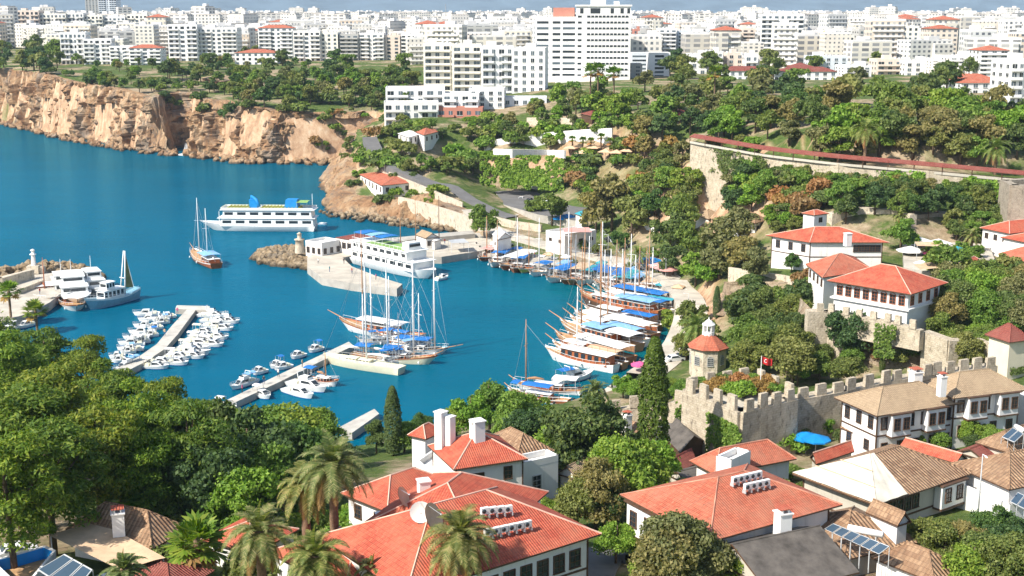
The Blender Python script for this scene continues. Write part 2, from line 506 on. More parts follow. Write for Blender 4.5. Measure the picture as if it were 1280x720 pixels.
CP = [  # photo pixel x, y and ground height there
    (0, 86, 32), (60, 91, 33.5), (100, 103, 30), (160, 111, 29), (220, 121, 26.6), (270, 127, 25.8), (330, 133, 25), (400, 135, 24.2), (455, 137, 23.4), (0, 70, 35), (200, 82, 34), (350, 100, 30), (450, 110, 29), (430, 208, 5), (452, 211, 6.5), (456, 206, 8),
    (480, 150, 25), (470, 165, 22), (466, 178, 20), (500, 200, 16), (545, 228, 11.5), (600, 256, 6),
    (430, 225, 7), (470, 236, 6.5), (520, 246, 6), (560, 264, 5), (420, 250, 4.5), (455, 258, 4.5), (585, 285, 3),
    (560, 190, 17), (540, 168, 23), (560, 212, 13), (600, 225, 8), (620, 150, 26), (580, 150, 26), (700, 158, 26), (620, 170, 22), (640, 186, 19.5), (700, 190, 19), (760, 192, 20), (800, 190, 22),
    (640, 222, 9), (680, 228, 8), (620, 240, 5), (660, 250, 4), (700, 262, 4), (740, 280, 4), (640, 285, 3), (600, 300, 2), (650, 305, 2), (700, 320, 2), (760, 330, 2.2), (820, 358, 2.5), (865, 392, 3), (862, 430, 3), (832, 456, 2.5), (790, 478, 3),
    (800, 300, 4.5), (840, 320, 5), (800, 250, 9), (830, 220, 15), (800, 215, 16), (870, 250, 16.5), (880, 210, 26), (920, 200, 30), (900, 290, 9), (880, 330, 6), (900, 380, 7),
    (700, 110, 35), (850, 130, 34), (900, 160, 34.5), (780, 150, 31), (790, 168, 27), (850, 178, 28),
    (870, 177, 33.2), (960, 194, 32.1), (1050, 204, 32.2), (1160, 213, 31.6), (1280, 224, 30.1), (1000, 150, 35), (1200, 150, 35), (1300, 170, 35),
    (960, 222, 28), (1050, 236, 26.5), (1160, 242, 26.3), (1270, 248, 25.5), (960, 262, 20.5), (1050, 262, 23.5), (1150, 268, 23.5), (1270, 270, 23), (1060, 292, 19.5), (1150, 300, 18.5),
    (930, 290, 12), (1000, 310, 16), (1060, 325, 17), (1150, 320, 17), (1260, 300, 18), (940, 340, 14), (920, 352, 13), (985, 350, 15), (1010, 355, 16), (1200, 360, 16), (1270, 400, 15.5),
    (1080, 398, 16), (1138, 405, 16), (1020, 390, 13), (960, 400, 9), (900, 440, 6), (900, 462, 5.5), (960, 470, 8), (1060, 470, 9), (1150, 460, 11), (1200, 440, 13), (1280, 440, 14),
    (880, 555, 8), (985, 552, 10), (1000, 525, 10), (1100, 500, 11), (1270, 470, 13), (1050, 560, 11.5), (1110, 565, 12), (1270, 540, 14), (760, 530, 4.5), (840, 560, 7),
    (700, 520, 3), (640, 530, 3), (540, 545, 3), (470, 565, 2.5), (400, 572, 2.5), (300, 562, 2.5), (230, 556, 2.5), (120, 490, 2.5), (0, 470, 2.5), (-150, 470, 3),
    (640, 570, 7), (740, 590, 9), (850, 600, 11), (950, 620, 14), (1100, 620, 15), (1230, 610, 16), (480, 600, 9), (380, 620, 10.5), (300, 605, 9), (200, 590, 9), (100, 570, 9), (0, 560, 9), (-150, 560, 10),
    (0, 660, 17), (150, 680, 18), (300, 690, 17), (450, 710, 17), (700, 710, 17), (850, 700, 17.5), (1000, 710, 18), (1200, 700, 19), (1350, 700, 19), (1400, 560, 15), (1400, 400, 17), (-100, 700, 19)]
cw = [tuple(P(x, y, z)) for x, y, z in CP]
cw += [(-60, 60, 25), (0, 60, 25), (60, 60, 25), (120, 80, 24), (-120, 80, 24), (200, 150, 20), (260, 300, 30), (350, 400, 36), (0, 800, 36), (400, 700, 37), (-300, 1000, 36), (0, 1000, 36), (400, 1000, 37),
       (150, 640, 36), (-150, 850, 35), (-400, 1100, 36), (-60, 720, 35), (600, 500, 37), (-230, 60, 20), (700, 1000, 37)]
CW = np.array(cw)
_C, _Z = CW[:, :2], CW[:, 2]
_R = np.sqrt(((_C[:, None] - _C[None]) ** 2).sum(-1) + 16.0)
_n = len(_C)
_A = np.zeros((_n + 1, _n + 1)); _A[:_n, :_n] = _R + np.eye(_n) * -1.5; _A[:_n, _n] = 1; _A[_n, :_n] = 1
_w = np.linalg.solve(_A, np.append(_Z, 0))
def rbf(X, Y):
    out = np.full(X.shape, _w[-1])
    for i in range(_n):
        out += _w[i] * np.sqrt((X - _C[i, 0]) ** 2 + (Y - _C[i, 1]) ** 2 + 16.0)
    return out
def sdist(X, Y, poly):
    """distance inside (+) or outside (-) a polygon"""
    d = np.full(X.shape, 1e18); ins = np.zeros(X.shape, bool)
    n = len(poly)
    for i in range(n):
        x0, y0 = poly[i]; x1, y1 = poly[(i + 1) % n]
        dx, dy = x1 - x0, y1 - y0
        L = dx * dx + dy * dy + 1e-12
        t = np.clip(((X - x0) * dx + (Y - y0) * dy) / L, 0, 1)
        d = np.minimum(d, (X - x0 - t * dx) ** 2 + (Y - y0 - t * dy) ** 2)
        c = (y0 > Y) != (y1 > Y)
        with np.errstate(divide='ignore', invalid='ignore'):
            ins ^= c & (X < (x1 - x0) * (Y - y0) / (y1 - y0 if y1 != y0 else 1e-9) + x0)
    d = np.sqrt(d)
    return np.where(ins, d, -d)
def axis(lo, hi, step, far_lo, far_hi):
    a = list(np.arange(lo, hi + .1, step))
    s = step
    while a[-1] < far_hi: s *= 1.18; a.append(a[-1] + s)
    s = step
    while a[0] > far_lo: s *= 1.18; a.insert(0, a[0] - s)
    return np.array(a)
GX = axis(-390, 380, 3.0, -9000, 9000)
GY = axis(66, 760, 3.0, -250, 15000)
XX, YY = np.meshgrid(GX, GY, indexing='ij')
HH = rbf(XX, YY)
far = np.clip((YY - 800) / 300, 0, 1) + np.clip((np.abs(XX) - 500) / 250, 0, 1)
far = np.clip(far, 0, 1)
HH = HH * (1 - far) + 36.0 * far
HH = np.clip(HH, 1.8, 40)
SD = sdist(XX, YY, LP)
def fbm(x, y, z, o=4): return mnoise.fractal(Vector((x, y, z)), 0.9, 2.1, o, noise_basis='PERLIN_ORIGINAL')
gy_, gx_ = np.gradient(HH, GY, axis=1), np.gradient(HH, GX, axis=0)
slope = np.sqrt(gx_ ** 2 + gy_ ** 2)
NZ = np.zeros_like(HH)
ii = np.argwhere((slope > 0.25) & (YY < 800) & (np.abs(XX) < 420))
for i, j in ii:
    NZ[i, j] = fbm(XX[i, j] * .07, YY[i, j] * .07, 3, 5) * min(2.6, slope[i, j] * 4)
HH = HH + NZ
cliffy = (HH > 4)
k = np.clip((SD - 1.5) / np.where(cliffy, 7.0, 2.0), 0, 1)
HT = np.where(SD > 0, (HH + 3) * k * k * (3 - 2 * k) - 3, -3.0)
HT = np.where((SD > 0) & ~cliffy, np.where(SD > 3.5, HH, HH * np.clip((SD - 0.5) / 3, 0, 1) - .4), HT)
WL = [P(*p) for p in [(868, 177, 33.2), (960, 194, 32.1), (1050, 204, 32.2), (1160, 213, 31.6), (1290, 225, 30.1)]]
_wd = np.interp(XX, [p.x for p in WL], [p.y for p in WL])
_wz = np.interp(XX, [p.x for p in WL], [p.z for p in WL])
_in = (XX > WL[0].x - 2) & (XX < WL[-1].x + 30)
HT = np.where(_in & (YY < _wd - .5) & (YY > _wd - 26), np.minimum(HT, _wz - 5.5 - (_wd - YY) * .12), HT)
HT = np.where(_in & (YY >= _wd - .5) & (YY < _wd + 16), np.minimum(HT, _wz - .5), HT)
def hgt(x, y):
    i = int(np.clip(np.searchsorted(GX, x) - 1, 0, len(GX) - 2)); j = int(np.clip(np.searchsorted(GY, y) - 1, 0, len(GY) - 2))
    tx = (x - GX[i]) / (GX[i + 1] - GX[i]); ty = (y - GY[j]) / (GY[j + 1] - GY[j])
    return float((HT[i, j] * (1 - tx) + HT[i + 1, j] * tx) * (1 - ty) + (HT[i, j + 1] * (1 - tx) + HT[i + 1, j + 1] * tx) * ty)
def hit(px, py, off=0.0, y0=70.0, y1=1500.0):
    """ground point below the place where the sight line passes `off` metres above the ground"""
    r = ray(px, py)
    D = y0
    while D < y1:
        z = CAMZ + r[2] * D / r[1]
        x = r[0] * D / r[1]
        if z <= hgt(x, D) + off:
            return Vector((x, D, hgt(x, D)))
        D += 0.8 if D < 400 else 2.5
    return None
# ================================================================== the setting
def terrain_mat():
    m, nt, b = newmat('ground')
    pos = geo(nt)
    nz = nt.nodes.new('ShaderNodeSeparateXYZ')
    nt.links.new(geo(nt, 'Normal'), nz.inputs[0])
    n1 = noisen(nt, 0.05, 8, pos, 0.65)
    n2 = noisen(nt, 0.5, 8, pos, 0.7)
    soil = ramp(nt, n2, [(0.3, (0.20, 0.15, 0.09)), (0.5, (0.33, 0.25, 0.16)), (0.7, (0.44, 0.36, 0.25))])
    grass = ramp(nt, n2, [(0.3, (0.045, 0.075, 0.018)), (0.5, (0.08, 0.12, 0.03)), (0.7, (0.15, 0.17, 0.05))])
    rock = ramp(nt, noisen(nt, 0.25, 9, mapn(nt, pos, (1, 1, .6)), 0.75), [(0.3, (0.14, 0.10, 0.07)), (0.46, (0.40, 0.25, 0.15)), (0.58, (0.52, 0.37, 0.24)), (0.72, (0.56, 0.46, 0.34))])
    c = mixc(nt, ramp(nt, n1, [(0.42, g3(0)), (0.52, g3(1))]), soil, grass)
    steep = ramp(nt, nz.outputs[2], [(0.70, g3(1)), (0.84, g3(0))])
    c = mixc(nt, steep, c, rock)
    nt.links.new(c, b.inputs['Base Color'])
    set_(b, 0.95, 0.1)
    bumpn(nt, b, noisen(nt, 1.2, 9, pos, 0.75), 0.8, 0.5)
    return m
M['ground'] = terrain_mat()
nx, ny = len(GX), len(GY)
vs = np.stack([XX, YY, HT], -1).reshape(-1, 3)
idx = np.arange(nx * ny).reshape(nx, ny)
q = np.stack([idx[:-1, :-1], idx[1:, :-1], idx[1:, 1:], idx[:-1, 1:]], -1).reshape(-1, 4)
def npmesh(name, verts, quads, mats, mi=None, smooth=True):
    me = bpy.data.meshes.new(name)
    k = quads.shape[1]
    me.vertices.add(len(verts)); me.vertices.foreach_set('co', np.asarray(verts, dtype=np.float32).ravel())
    me.loops.add(len(quads) * k); me.loops.foreach_set('vertex_index', quads.astype(np.int32).ravel())
    me.polygons.add(len(quads)); me.polygons.foreach_set('loop_start', np.arange(0, len(quads) * k, k, dtype=np.int32))
    me.polygons.foreach_set('loop_total', np.full(len(quads), k, dtype=np.int32))
    for mm in mats: me.materials.append(M[mm] if isinstance(mm, str) else mm)
    if mi is not None: me.polygons.foreach_set('material_index', np.asarray(mi, dtype=np.int32))
    me.polygons.foreach_set('use_smooth', np.full(len(quads), smooth))
    me.update(calc_edges=True)
    return me
tag(link('ground', npmesh('ground', vs, q, ['ground'])), kind='structure')

# sea
def water_mat():
    m, nt, b = newmat('sea_water')
    pos = geo(nt)
    sx = nt.nodes.new('ShaderNodeSeparateXYZ')
    nt.links.new(pos, sx.inputs[0])
    # the basin by the old quays is greener than the open sea
    gx = mathn(nt, 'ADD', mathn(nt, 'DIVIDE', sx.outputs[0], 120.0), mathn(nt, 'MULTIPLY', noisen(nt, 0.02, 4, pos), 0.5))
    c = ramp(nt, gx, [(0.0, (0.0, 0.098, 0.165)), (0.28, (0.0, 0.102, 0.152)), (0.55, (0.0, 0.112, 0.118))])
    dn = noisen(nt, 0.012, 5, mapn(nt, pos, (1, 2.2, 1)), 0.6)
    c = mixc(nt, ramp(nt, dn, [(0.35, g3(0)), (0.7, g3(0.45))]), c, (0.0, 0.055, 0.100))
    h = mathn(nt, 'ADD', noisen(nt, 0.9, 5, mapn(nt, pos, (0.55, 1.3, 1)), 0.6), mathn(nt, 'MULTIPLY', noisen(nt, 0.13, 4, mapn(nt, pos, (1, 1.8, 1))), 1.2))
    bm = nt.nodes.new('ShaderNodeBump')
    bm.inputs['Strength'].default_value = 0.42
    bm.inputs['Distance'].default_value = 0.34
    nt.links.new(h, bm.inputs['Height'])
    df = nt.nodes.new('ShaderNodeBsdfDiffuse'); gl = nt.nodes.new('ShaderNodeBsdfGlossy'); fr = nt.nodes.new('ShaderNodeFresnel')
    nt.links.new(c, df.inputs[0])
    gl.inputs['Color'].default_value = (0.22, 0.70, 0.95, 1); gl.inputs['Roughness'].default_value = 0.09
    fr.inputs['IOR'].default_value = 1.33
    for n_ in (df, gl, fr): nt.links.new(bm.outputs[0], n_.inputs['Normal'])
    mx = nt.nodes.new('ShaderNodeMixShader')
    nt.links.new(mathn(nt, 'MULTIPLY', fr.outputs[0], 0.62), mx.inputs[0])
    nt.links.new(df.outputs[0], mx.inputs[1]); nt.links.new(gl.outputs[0], mx.inputs[2])
    nt.nodes.remove(b)
    nt.links.new(mx.outputs[0], nt.nodes['Material Output'].inputs[0])
    return m
M['water'] = water_mat()
w = MB()
w.add([(-9000, -250, 0), (1500, -250, 0), (1500, 2600, 0), (-9000, 2600, 0)], [(0, 1, 2, 3)])
tag(w.obj('sea', 'water'), kind='structure')

# hills far behind the city
def hills(name, D, seed, h0, h1, col, x0=-9000, x1=9000):
    n = 220
    xs = np.linspace(x0, x1, n)
    vs, fs = [], []
    for j in range(9):
        t = j / 8
        for i, x in enumerate(xs):
            hh = h0 + (h1 - h0) * (0.5 + 0.5 * fbm(x * 0.0006 + seed, t * 0.6, seed, 5))
            prof = math.sin(min(1, t * 1.15) * math.pi / 2)
            vs.append((x, D + t * 2600, 20 + hh * prof + fbm(x * .004, t * 5, seed, 4) * 22 * t))
    for j in range(8):
        for i in range(n - 1):
            a = j * n + i
            fs.append((a, a + 1, a + n + 1, a + n))
    mb = MB(); mb.add(vs, fs, 0, True)
    tag(mb.obj(name, col), kind='structure')
M['hillA'] = paint('haze_tinted_woods', (0.10, 0.14, 0.17), 0.95, 0.3, 0.004)  # woodland colour with the blue of distant haze mixed in
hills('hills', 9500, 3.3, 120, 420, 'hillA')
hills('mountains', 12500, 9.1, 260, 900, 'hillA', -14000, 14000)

# cliffs along the shore
def resample(pts, step):
    out = []
    for a, b in zip(pts[:-1], pts[1:]):
        n = max(1, int((b - a).length / step))
        for i in range(n): out.append(a.lerp(b, i / n))
    out.append(pts[-1])
    return out
def smooth_poly(p, it=3):
    for _ in range(it):
        p = [p[0]] + [(p[i - 1] + p[i] * 2 + p[i + 1]) / 4 for i in range(1, len(p) - 1)] + [p[-1]]
    return p
def cliff(name, i0, i1, step=1.3, amp=3.0, extra=None, rows=26):
    base = [Vector((c[0], c[1])) for c in coast[i0:i1 + 1]]
    if extra: base = extra + base
    pts = smooth_poly(resample(base, step), 4)
    nrm = []
    for i in range(len(pts)):
        d = (pts[min(i + 4, len(pts) - 1)] - pts[max(i - 4, 0)]).normalized()
        nrm.append(Vector((d.y, -d.x)))
    vs = []
    for i, p in enumerate(pts):
        n = nrm[i]
        top = p - n * 9.5
        zt = max(2.5, hgt(top.x, top.y) + 0.3)
        k = min(1.0, .4 + zt / 24.0)
        for j in range(rows):
            v = j / (rows - 4)
            if v <= 1:
                z = -1.0 + (zt + 1.0) * v
                off = 0.8 - 7.5 * (v ** 1.6)
                zn = z * 0.05
                d = fbm(p.x * .035, p.y * .035, zn, 3) * amp * 1.5 + fbm(p.x * .14, p.y * .14, z * .07, 4) * amp * 0.7 + fbm(p.x * .45, p.y * .45, z * .35, 3) * amp * 0.28
                led = abs(fbm(p.x * .03 + 7, p.y * .03, z * .25, 2)) * amp * 0.7
                blk = (mnoise.cell(Vector((p.x * .11 + d * .15, p.y * .11, z * .05))) - .5) * amp * 1.3 + (mnoise.cell(Vector((p.x * .33 + 5 + d * .2, p.y * .33, z * .16))) - .5) * amp * .6 + (mnoise.cell(Vector((p.x * .8 + 9 + d * .3, p.y * .8, z * .4))) - .5) * amp * .32
                crack = -max(0, .16 - abs(fbm(p.x * .055 + 30, p.y * .055, z * .012, 3))) * 5 * amp * .6
                d = (d + led + blk + crack) * (0.35 + 0.65 * min(1, v * 4)) * min(1, (1 - v) * 5 + 0.15) * k
                q_ = p + n * (off + d)
                vs.append((q_.x, q_.y, z + fbm(p.x * .2, p.y * .2, v * 7, 2) * 0.6 * (v > .05)))
            else:
                e = (j - (rows - 4))
                q_ = p - n * (6.7 + e * 2.0)
                vs.append((q_.x, q_.y, max(zt, hgt(q_.x, q_.y)) + (0.25 if e < 3 else -0.5) + fbm(p.x * .2, p.y * .2, e, 2) * 0.3))
    fs = []
    for i in range(len(pts) - 1):
        for j in range(rows - 1):
            a = i * rows + j
            fs.append((a, a + rows, a + rows + 1, a + 1))
    mb = MB(); mb.add(vs, fs, 0, False)
    tag(mb.obj(name, 'cliff'), kind='structure')
cliff('sea_cliff', 0, 17, 1.15, 3.2, rows=44)
cliff('rock_headland', 18, 29, 0.8, 1.8)

# quays, piers, roads
def pp(lst, z): return [P(x, y, z) for x, y in lst]
def slab(name, lst, z, depth=3.0, mat='paving', side='concrete'):
    mb = MB(); mb.prism(pp(lst, z), z - depth, z, 1, 0)
    return tag(mb.obj(name, [mat, side]), kind='structure')
def strip(name, line, width, mat, lift=0.1, kind='structure', z=None, thick=0.0):
    """a ribbon laid along a line of photo pixels (x, y, ground height)"""
    pts = [P(*p) for p in line]
    pts = smooth_poly(resample(pts, 4.0), 2)
    vs, fs = [], []
    for i, p in enumerate(pts):
        d = pts[min(i + 1, len(pts) - 1)] - pts[max(i - 1, 0)]
        n = Vector((d.y, -d.x, 0)).normalized() * width / 2
        zz = max(p.z, hgt(p.x, p.y), hgt(p.x + n.x, p.y + n.y), hgt(p.x - n.x, p.y - n.y)) + lift
        vs += [(p.x + n.x, p.y + n.y, zz), (p.x - n.x, p.y - n.y, zz), (p.x + n.x, p.y + n.y, zz - 2.5), (p.x - n.x, p.y - n.y, zz - 2.5)]
    for i in range(len(pts) - 1):
        a = i * 4
        fs += [(a, a + 4, a + 5, a + 1), (a, a + 2, a + 6, a + 4), (a + 1, a + 5, a + 7, a + 3)]
    mb = MB(); mb.add(vs, fs)
    return tag(mb.obj(name, mat), kind=kind)
QZ = 1.7
# inner harbour quay: outer edge from the photograph, inner edge 9 m inland
edge = [P(x, y, QZ) for x, y in [(592, 306), (600, 314), (640, 324), (700, 336), (760, 345), (800, 355), (830, 368), (848, 386), (843, 408), (836, 428), (814, 452), (781, 469), (744, 494), (700, 505), (660, 510), (600, 521), (560, 529), (520, 537), (470, 552)]]
inner = []
for i, p in enumerate(edge):
    d = edge[min(i + 1, len(edge) - 1)] - edge[max(i - 1, 0)]
    n = Vector((-d.y, d.x, 0)).normalized()
    inner.append(p + n * (11 if i < 13 else 7))
mb = MB()
for i in range(len(edge) - 1):
    mb.prism([edge[i], edge[i + 1], inner[i + 1], inner[i]], -3, QZ, 1, 0)
tag(mb.obj('harbour_quay', ['paving', 'concrete']), kind='structure')
slab('pier', [(384, 333), (402, 347), (440, 354), (496, 361), (503, 355), (468, 344), (440, 333), (428, 322), (470, 314), (520, 320), (552, 321), (604, 313), (640, 300), (600, 291), (585, 291), (552, 296), (470, 302), (400, 312), (384, 322)], 2.0)
slab('quay_wall', [(470, 299), (545, 292), (590, 288), (594, 292), (548, 296.5), (470, 303)], 3.4, 4, 'concrete')
slab('breakwater', [(-70, 352), (-10, 350), (30, 343), (62, 341), (100, 341), (122, 345), (118, 352), (84, 360), (62, 378), (35, 392), (0, 402), (-70, 418)], 2.0)
slab('jetty', [(258, 512), (262, 518), (300, 500), (350, 477), (400, 452), (442, 432), (436, 427), (396, 446), (345, 470), (296, 494)], 1.2, 2.5, 'jetty')
slab('jetty', [(136, 466), (146, 470), (182, 452), (206, 436), (222, 418), (245, 387), (236, 384), (214, 408), (196, 430), (176, 444)], 1.2, 2.5, 'jetty')
slab('jetty', [(219, 386), (263, 388), (262, 382.5), (221, 381.5)], 1.25, 2.5, 'jetty')
slab('jetty', [(424, 534), (440, 541), (474, 517), (468, 511)], 1.3, 2.5, 'jetty')
strip('road', [(462, 172, 22), (470, 190, 18), (486, 205, 15), (510, 217, 13), (545, 232, 10), (575, 246, 7.5), (600, 258, 5.5), (622, 268, 4), (640, 272, 3.6)], 5.5, 'asphalt', 0.25)
strip('harbour_road', [(590, 262, 5.5), (610, 285, 3), (640, 296, 2.2), (690, 308, 2.2), (740, 318, 2.4), (790, 332, 2.6), (832, 346, 3), (862, 372, 3.5), (868, 400, 3.5), (858, 424, 3), (840, 446, 2.8), (805, 475, 2.6)], 7, 'paving', 0.12)
slab('parking_ground', [(618, 238), (640, 236), (690, 240), (732, 250), (740, 262), (720, 276), (672, 268), (630, 256)], 5.2, 4, 'asphalt')
strip('street', [(800, 690, 18), (770, 672, 17), (752, 690, 17.2), (740, 730, 17.5)], 4, 'asphalt', 0.2)
strip('lane', [(845, 520, 5), (838, 545, 6.5), (862, 585, 9)], 6, 'asphalt', 0.2)

# splash, riprap
def rocks(name, poly, n, smin, smax, z0, z1, mat='riprap', y_edge=None):
    P2 = [P(x, y, 0.5)[:2] for x, y in poly]
    A = np.array(P2)
    lo, hi = A.min(0), A.max(0)
    ico = [(0, 0, 1), (0.89, 0, .45), (.28, .85, .45), (-.72, .53, .45), (-.72, -.53, .45), (.28, -.85, .45), (.72, .53, -.45), (-.28, .85, -.45), (-.89, 0, -.45), (-.28, -.85, -.45), (.72, -.53, -.45), (0, 0, -1)]
    fc = [(0, 1, 2), (0, 2, 3), (0, 3, 4), (0, 4, 5), (0, 5, 1), (1, 6, 2), (2, 7, 3), (3, 8, 4), (4, 9, 5), (5, 10, 1), (6, 7, 2), (7, 8, 3), (8, 9, 4), (9, 10, 5), (10, 6, 1), (11, 7, 6), (11, 8, 7), (11, 9, 8), (11, 10, 9), (11, 6, 10)]
    mb = MB(); c = 0
    while c < n:
        p = lo + (hi - lo) * rng.random(2)
        sd = float(sdist(np.array([p[0]]), np.array([p[1]]), A)[0])
        if sd < 0: continue
        s = random.uniform(smin, smax)
        z = z0 + (z1 - z0) * min(1, sd / 4.5) * random.uniform(.6, 1.1)
        R = Matrix.Rotation(random.uniform(0, 6.3), 3, Vector((random.random(), random.random(), random.random() + .1)).normalized())
        sc = [random.uniform(.7, 1.2) for _ in range(3)]
        mb.add([R @ Vector((v[0] * s * sc[0], v[1] * s * sc[1], v[2] * s * sc[2])) * random.uniform(.85, 1.1) + Vector((p[0], p[1], z)) for v in ico], fc)
        c += 1
    return tag(mb.obj(name, mat), kind='stuff')
rocks('breakwater_boulders', [(313, 321), (322, 313), (350, 309), (384, 309), (388, 336), (340, 330), (322, 328)], 460, 0.6, 1.3, 0.1, 1.5)
rocks('boulders', [(-70, 349), (-10, 345), (30, 338), (62, 336), (100, 337), (130, 343), (128, 350), (95, 348), (60, 350), (30, 350), (-70, 356)], 420, 0.6, 1.4, 0.2, 2.8)
rocks('shore_boulders', [(400, 262), (440, 266), (480, 270), (540, 280), (575, 286), (575, 291), (500, 282), (440, 275), (402, 268)], 160, 0.5, 1.3, 0.0, 1.0)
rocks('cliff_foot_boulders', [(-140, 133), (0, 150), (60, 167), (150, 183), (215, 190), (240, 192), (300, 200), (440, 202), (440, 206), (300, 204), (240, 197), (150, 188), (60, 171), (0, 155), (-140, 136)], 500, 0.8, 2.6, 0.0, 1.0, 'cliff')
# ================================================================== vegetation
def leafmesh(name, C, N, size, mat, aspect=0.6, jitter=0.7, extra=None):
    """many small leaf clumps: rhombic faces at points C with outward directions N"""
    n = len(C)
    N = N + rng.normal(0, jitter, (n, 3))
    N /= np.linalg.norm(N, axis=1)[:, None] + 1e-9
    R = rng.normal(0, 1, (n, 3))
    T = np.cross(N, R); T /= np.linalg.norm(T, axis=1)[:, None] + 1e-9
    B = np.cross(N, T)
    s = size * rng.uniform(.6, 1.35, (n, 1))
    V = np.stack([C - T * s, C - B * s * aspect, C + T * s, C + B * s * aspect], 1).reshape(-1, 3)
    Q = np.arange(n * 4).reshape(n, 4)
    return npmesh(name, V, Q, [mat], smooth=False)
def clumps(R, nclump, per, rc, rcz=0.75, low=-0.35, shell=(.55, .95)):
    """points on the outside of leafy clumps spread through an ellipsoid R"""
    cen = []
    while len(cen) < nclump:
        d = rng.normal(0, 1, 3); d /= np.linalg.norm(d)
        if d[2] < low: continue
        r = rng.uniform(*shell)
        cen.append(d * r * np.array(R))
    C, N = [], []
    for c in cen:
        rr = rc * rng.uniform(.7, 1.25)
        d = rng.normal(0, 1, (per, 3)); d /= np.linalg.norm(d, axis=1)[:, None]
        d[:, 2] = np.where(d[:, 2] < -0.45, -d[:, 2], d[:, 2])
        r = rr * rng.uniform(.42, 1.0, (per, 1)) ** .6 * rng.choice([1.0, 1.12, 1.32], (per, 1), p=[.6, .28, .12])
        p = c + d * r * np.array([rng.uniform(.8, 1.25), rng.uniform(.8, 1.25), rcz * rng.uniform(.7, 1.15)])
        C.append(p); N.append(d)
    return np.concatenate(C), np.concatenate(N), cen
def trunk_mesh(name, H, r, cen, mat='bark', z0=0.0, nl=6):
    mb = MB()
    top = H * 0.62
    lean = (random.uniform(-.3, .3), random.uniform(-.3, .3))
    mb.tube([(0, 0, -0.8), (lean[0] * .3, lean[1] * .3, top * .5), (lean[0], lean[1], top), (lean[0] * 1.4, lean[1] * 1.4, H * .85)], [r * 1.25, r, r * .7, r * .25], 7)
    for c in list(cen)[:nl]:
        c = Vector(c)
        s = Vector((lean[0] * .7, lean[1] * .7, top * random.uniform(.55, .95)))
        mb.tube([s, s.lerp(c, .5) + Vector((0, 0, .3)), c], [r * .45, r * .3, r * .1], 5)
    return mb.mesh(name, [mat])
PROTO = {}
def proto_tree(kind, variant, fine):
    """(trunk mesh, crown mesh, nominal height, crown centre height)"""
    key = (kind, variant, fine)
    if key in PROTO: return PROTO[key]
    if kind in ('broad', 'bright', 'dark', 'olive'):
        mat = {'broad': 'leaf', 'bright': 'leafbright', 'dark': 'leafdark', 'olive': 'leafolive'}[kind]
        H, R = 10.0, (3.9 + random.uniform(-.4, .4), 3.9 + random.uniform(-.4, .4), 4.0)
        cz = 5.6
        ncl, per, leaf = (34, 330, .26) if fine == 2 else (22, 170, .42) if fine == 1 else (16, 80, .62)
        C, N, cen = clumps(R, ncl, per, 1.5, .85, -.85, (.45, .97))
        C[:, 2] = np.where(C[:, 2] < -cz + .6, -C[:, 2] * .5, C[:, 2])
        cen = [c + np.array([0, 0, cz]) for c in cen]
        crown = leafmesh('crown', C + np.array([0, 0, cz]), N, leaf, mat)
        trunk = trunk_mesh('trunk', H, .26, cen)
    elif kind == 'pine':
        H, R = 14.0, (4.5, 4.5, 6.2)
        cz = 7.8
        ncl, per, leaf = (46, 340, .25) if fine == 2 else (26, 170, .42) if fine == 1 else (16, 80, .65)
        C, N, cen = clumps(R, ncl, per, 1.5, 0.6, -0.7, (.35, .98))
        N = N + np.array([0, 0, .5])
        cen = [c + np.array([0, 0, cz]) for c in cen]
        crown = leafmesh('crown', C + np.array([0, 0, cz]), N, leaf, 'pine', 0.35)
        trunk = trunk_mesh('trunk', H, .30, cen, nl=12)
    elif kind == 'cypress':
        H, cz = 14.0, 7.0
        n = 9000 if fine == 2 else 3000
        z = rng.uniform(0.02, 1, n) ** 0.8
        rad = 1.55 * np.where(z < .25, .62 + z * 1.5, np.sqrt(np.clip(1 - ((z - .25) / .76) ** 2, 0, 1)) ** 1.0)
        a = rng.uniform(0, 2 * np.pi, n)
        bump = 1 + .14 * np.sin(a * 3 + z * 25) * np.sin(z * 37 + a)
        r = rad * bump * rng.uniform(.75, 1.05, n)
        C = np.stack([r * np.cos(a), r * np.sin(a), z * H], 1)
        N = np.stack([np.cos(a), np.sin(a), np.full(n, .5)], 1)
        crown = leafmesh('crown', C, N, .17 if fine == 2 else .3, 'leafdark' if variant % 2 else 'cypress', .5, .5)
        mb = MB(); mb.tube([(0, 0, -.8), (0, 0, H * .8)], [.2, .06], 6); trunk = mb.mesh('trunk', ['bark'])
    elif kind in ('shrub', 'shrubbright', 'dryshrub', 'shrubdark'):
        mat = {'shrub': 'leaf', 'shrubbright': 'leafbright', 'dryshrub': 'dryshrub', 'shrubdark': 'leafdark'}[kind]
        H, cz = 3.0, 1.2
        ncl, per, leaf = (16, 210, .20) if fine == 2 else (12, 120, .30) if fine == 1 else (9, 60, .42)
        C, N, cen = clumps((2.0, 2.0, 1.2), ncl, per, .95, .8, -.2)
        C[:, 2] = np.maximum(C[:, 2] + cz, -.2)
        crown = leafmesh('crown', C, N, leaf, mat)
        mb = MB()
        for k in range(4):
            a = k * 1.6; mb.tube([(0, 0, -.6), (math.cos(a) * .6, math.sin(a) * .6, 1.5)], [.08, .03], 4)
        trunk = mb.mesh('stem', ['bark'])
    PROTO[key] = (trunk, crown, H, cz)
    return PROTO[key]
M['cypress'] = foliage('cypress_leaves', (0.045, 0.075, 0.012), (0.085, 0.125, 0.022), (0.13, 0.17, 0.035))

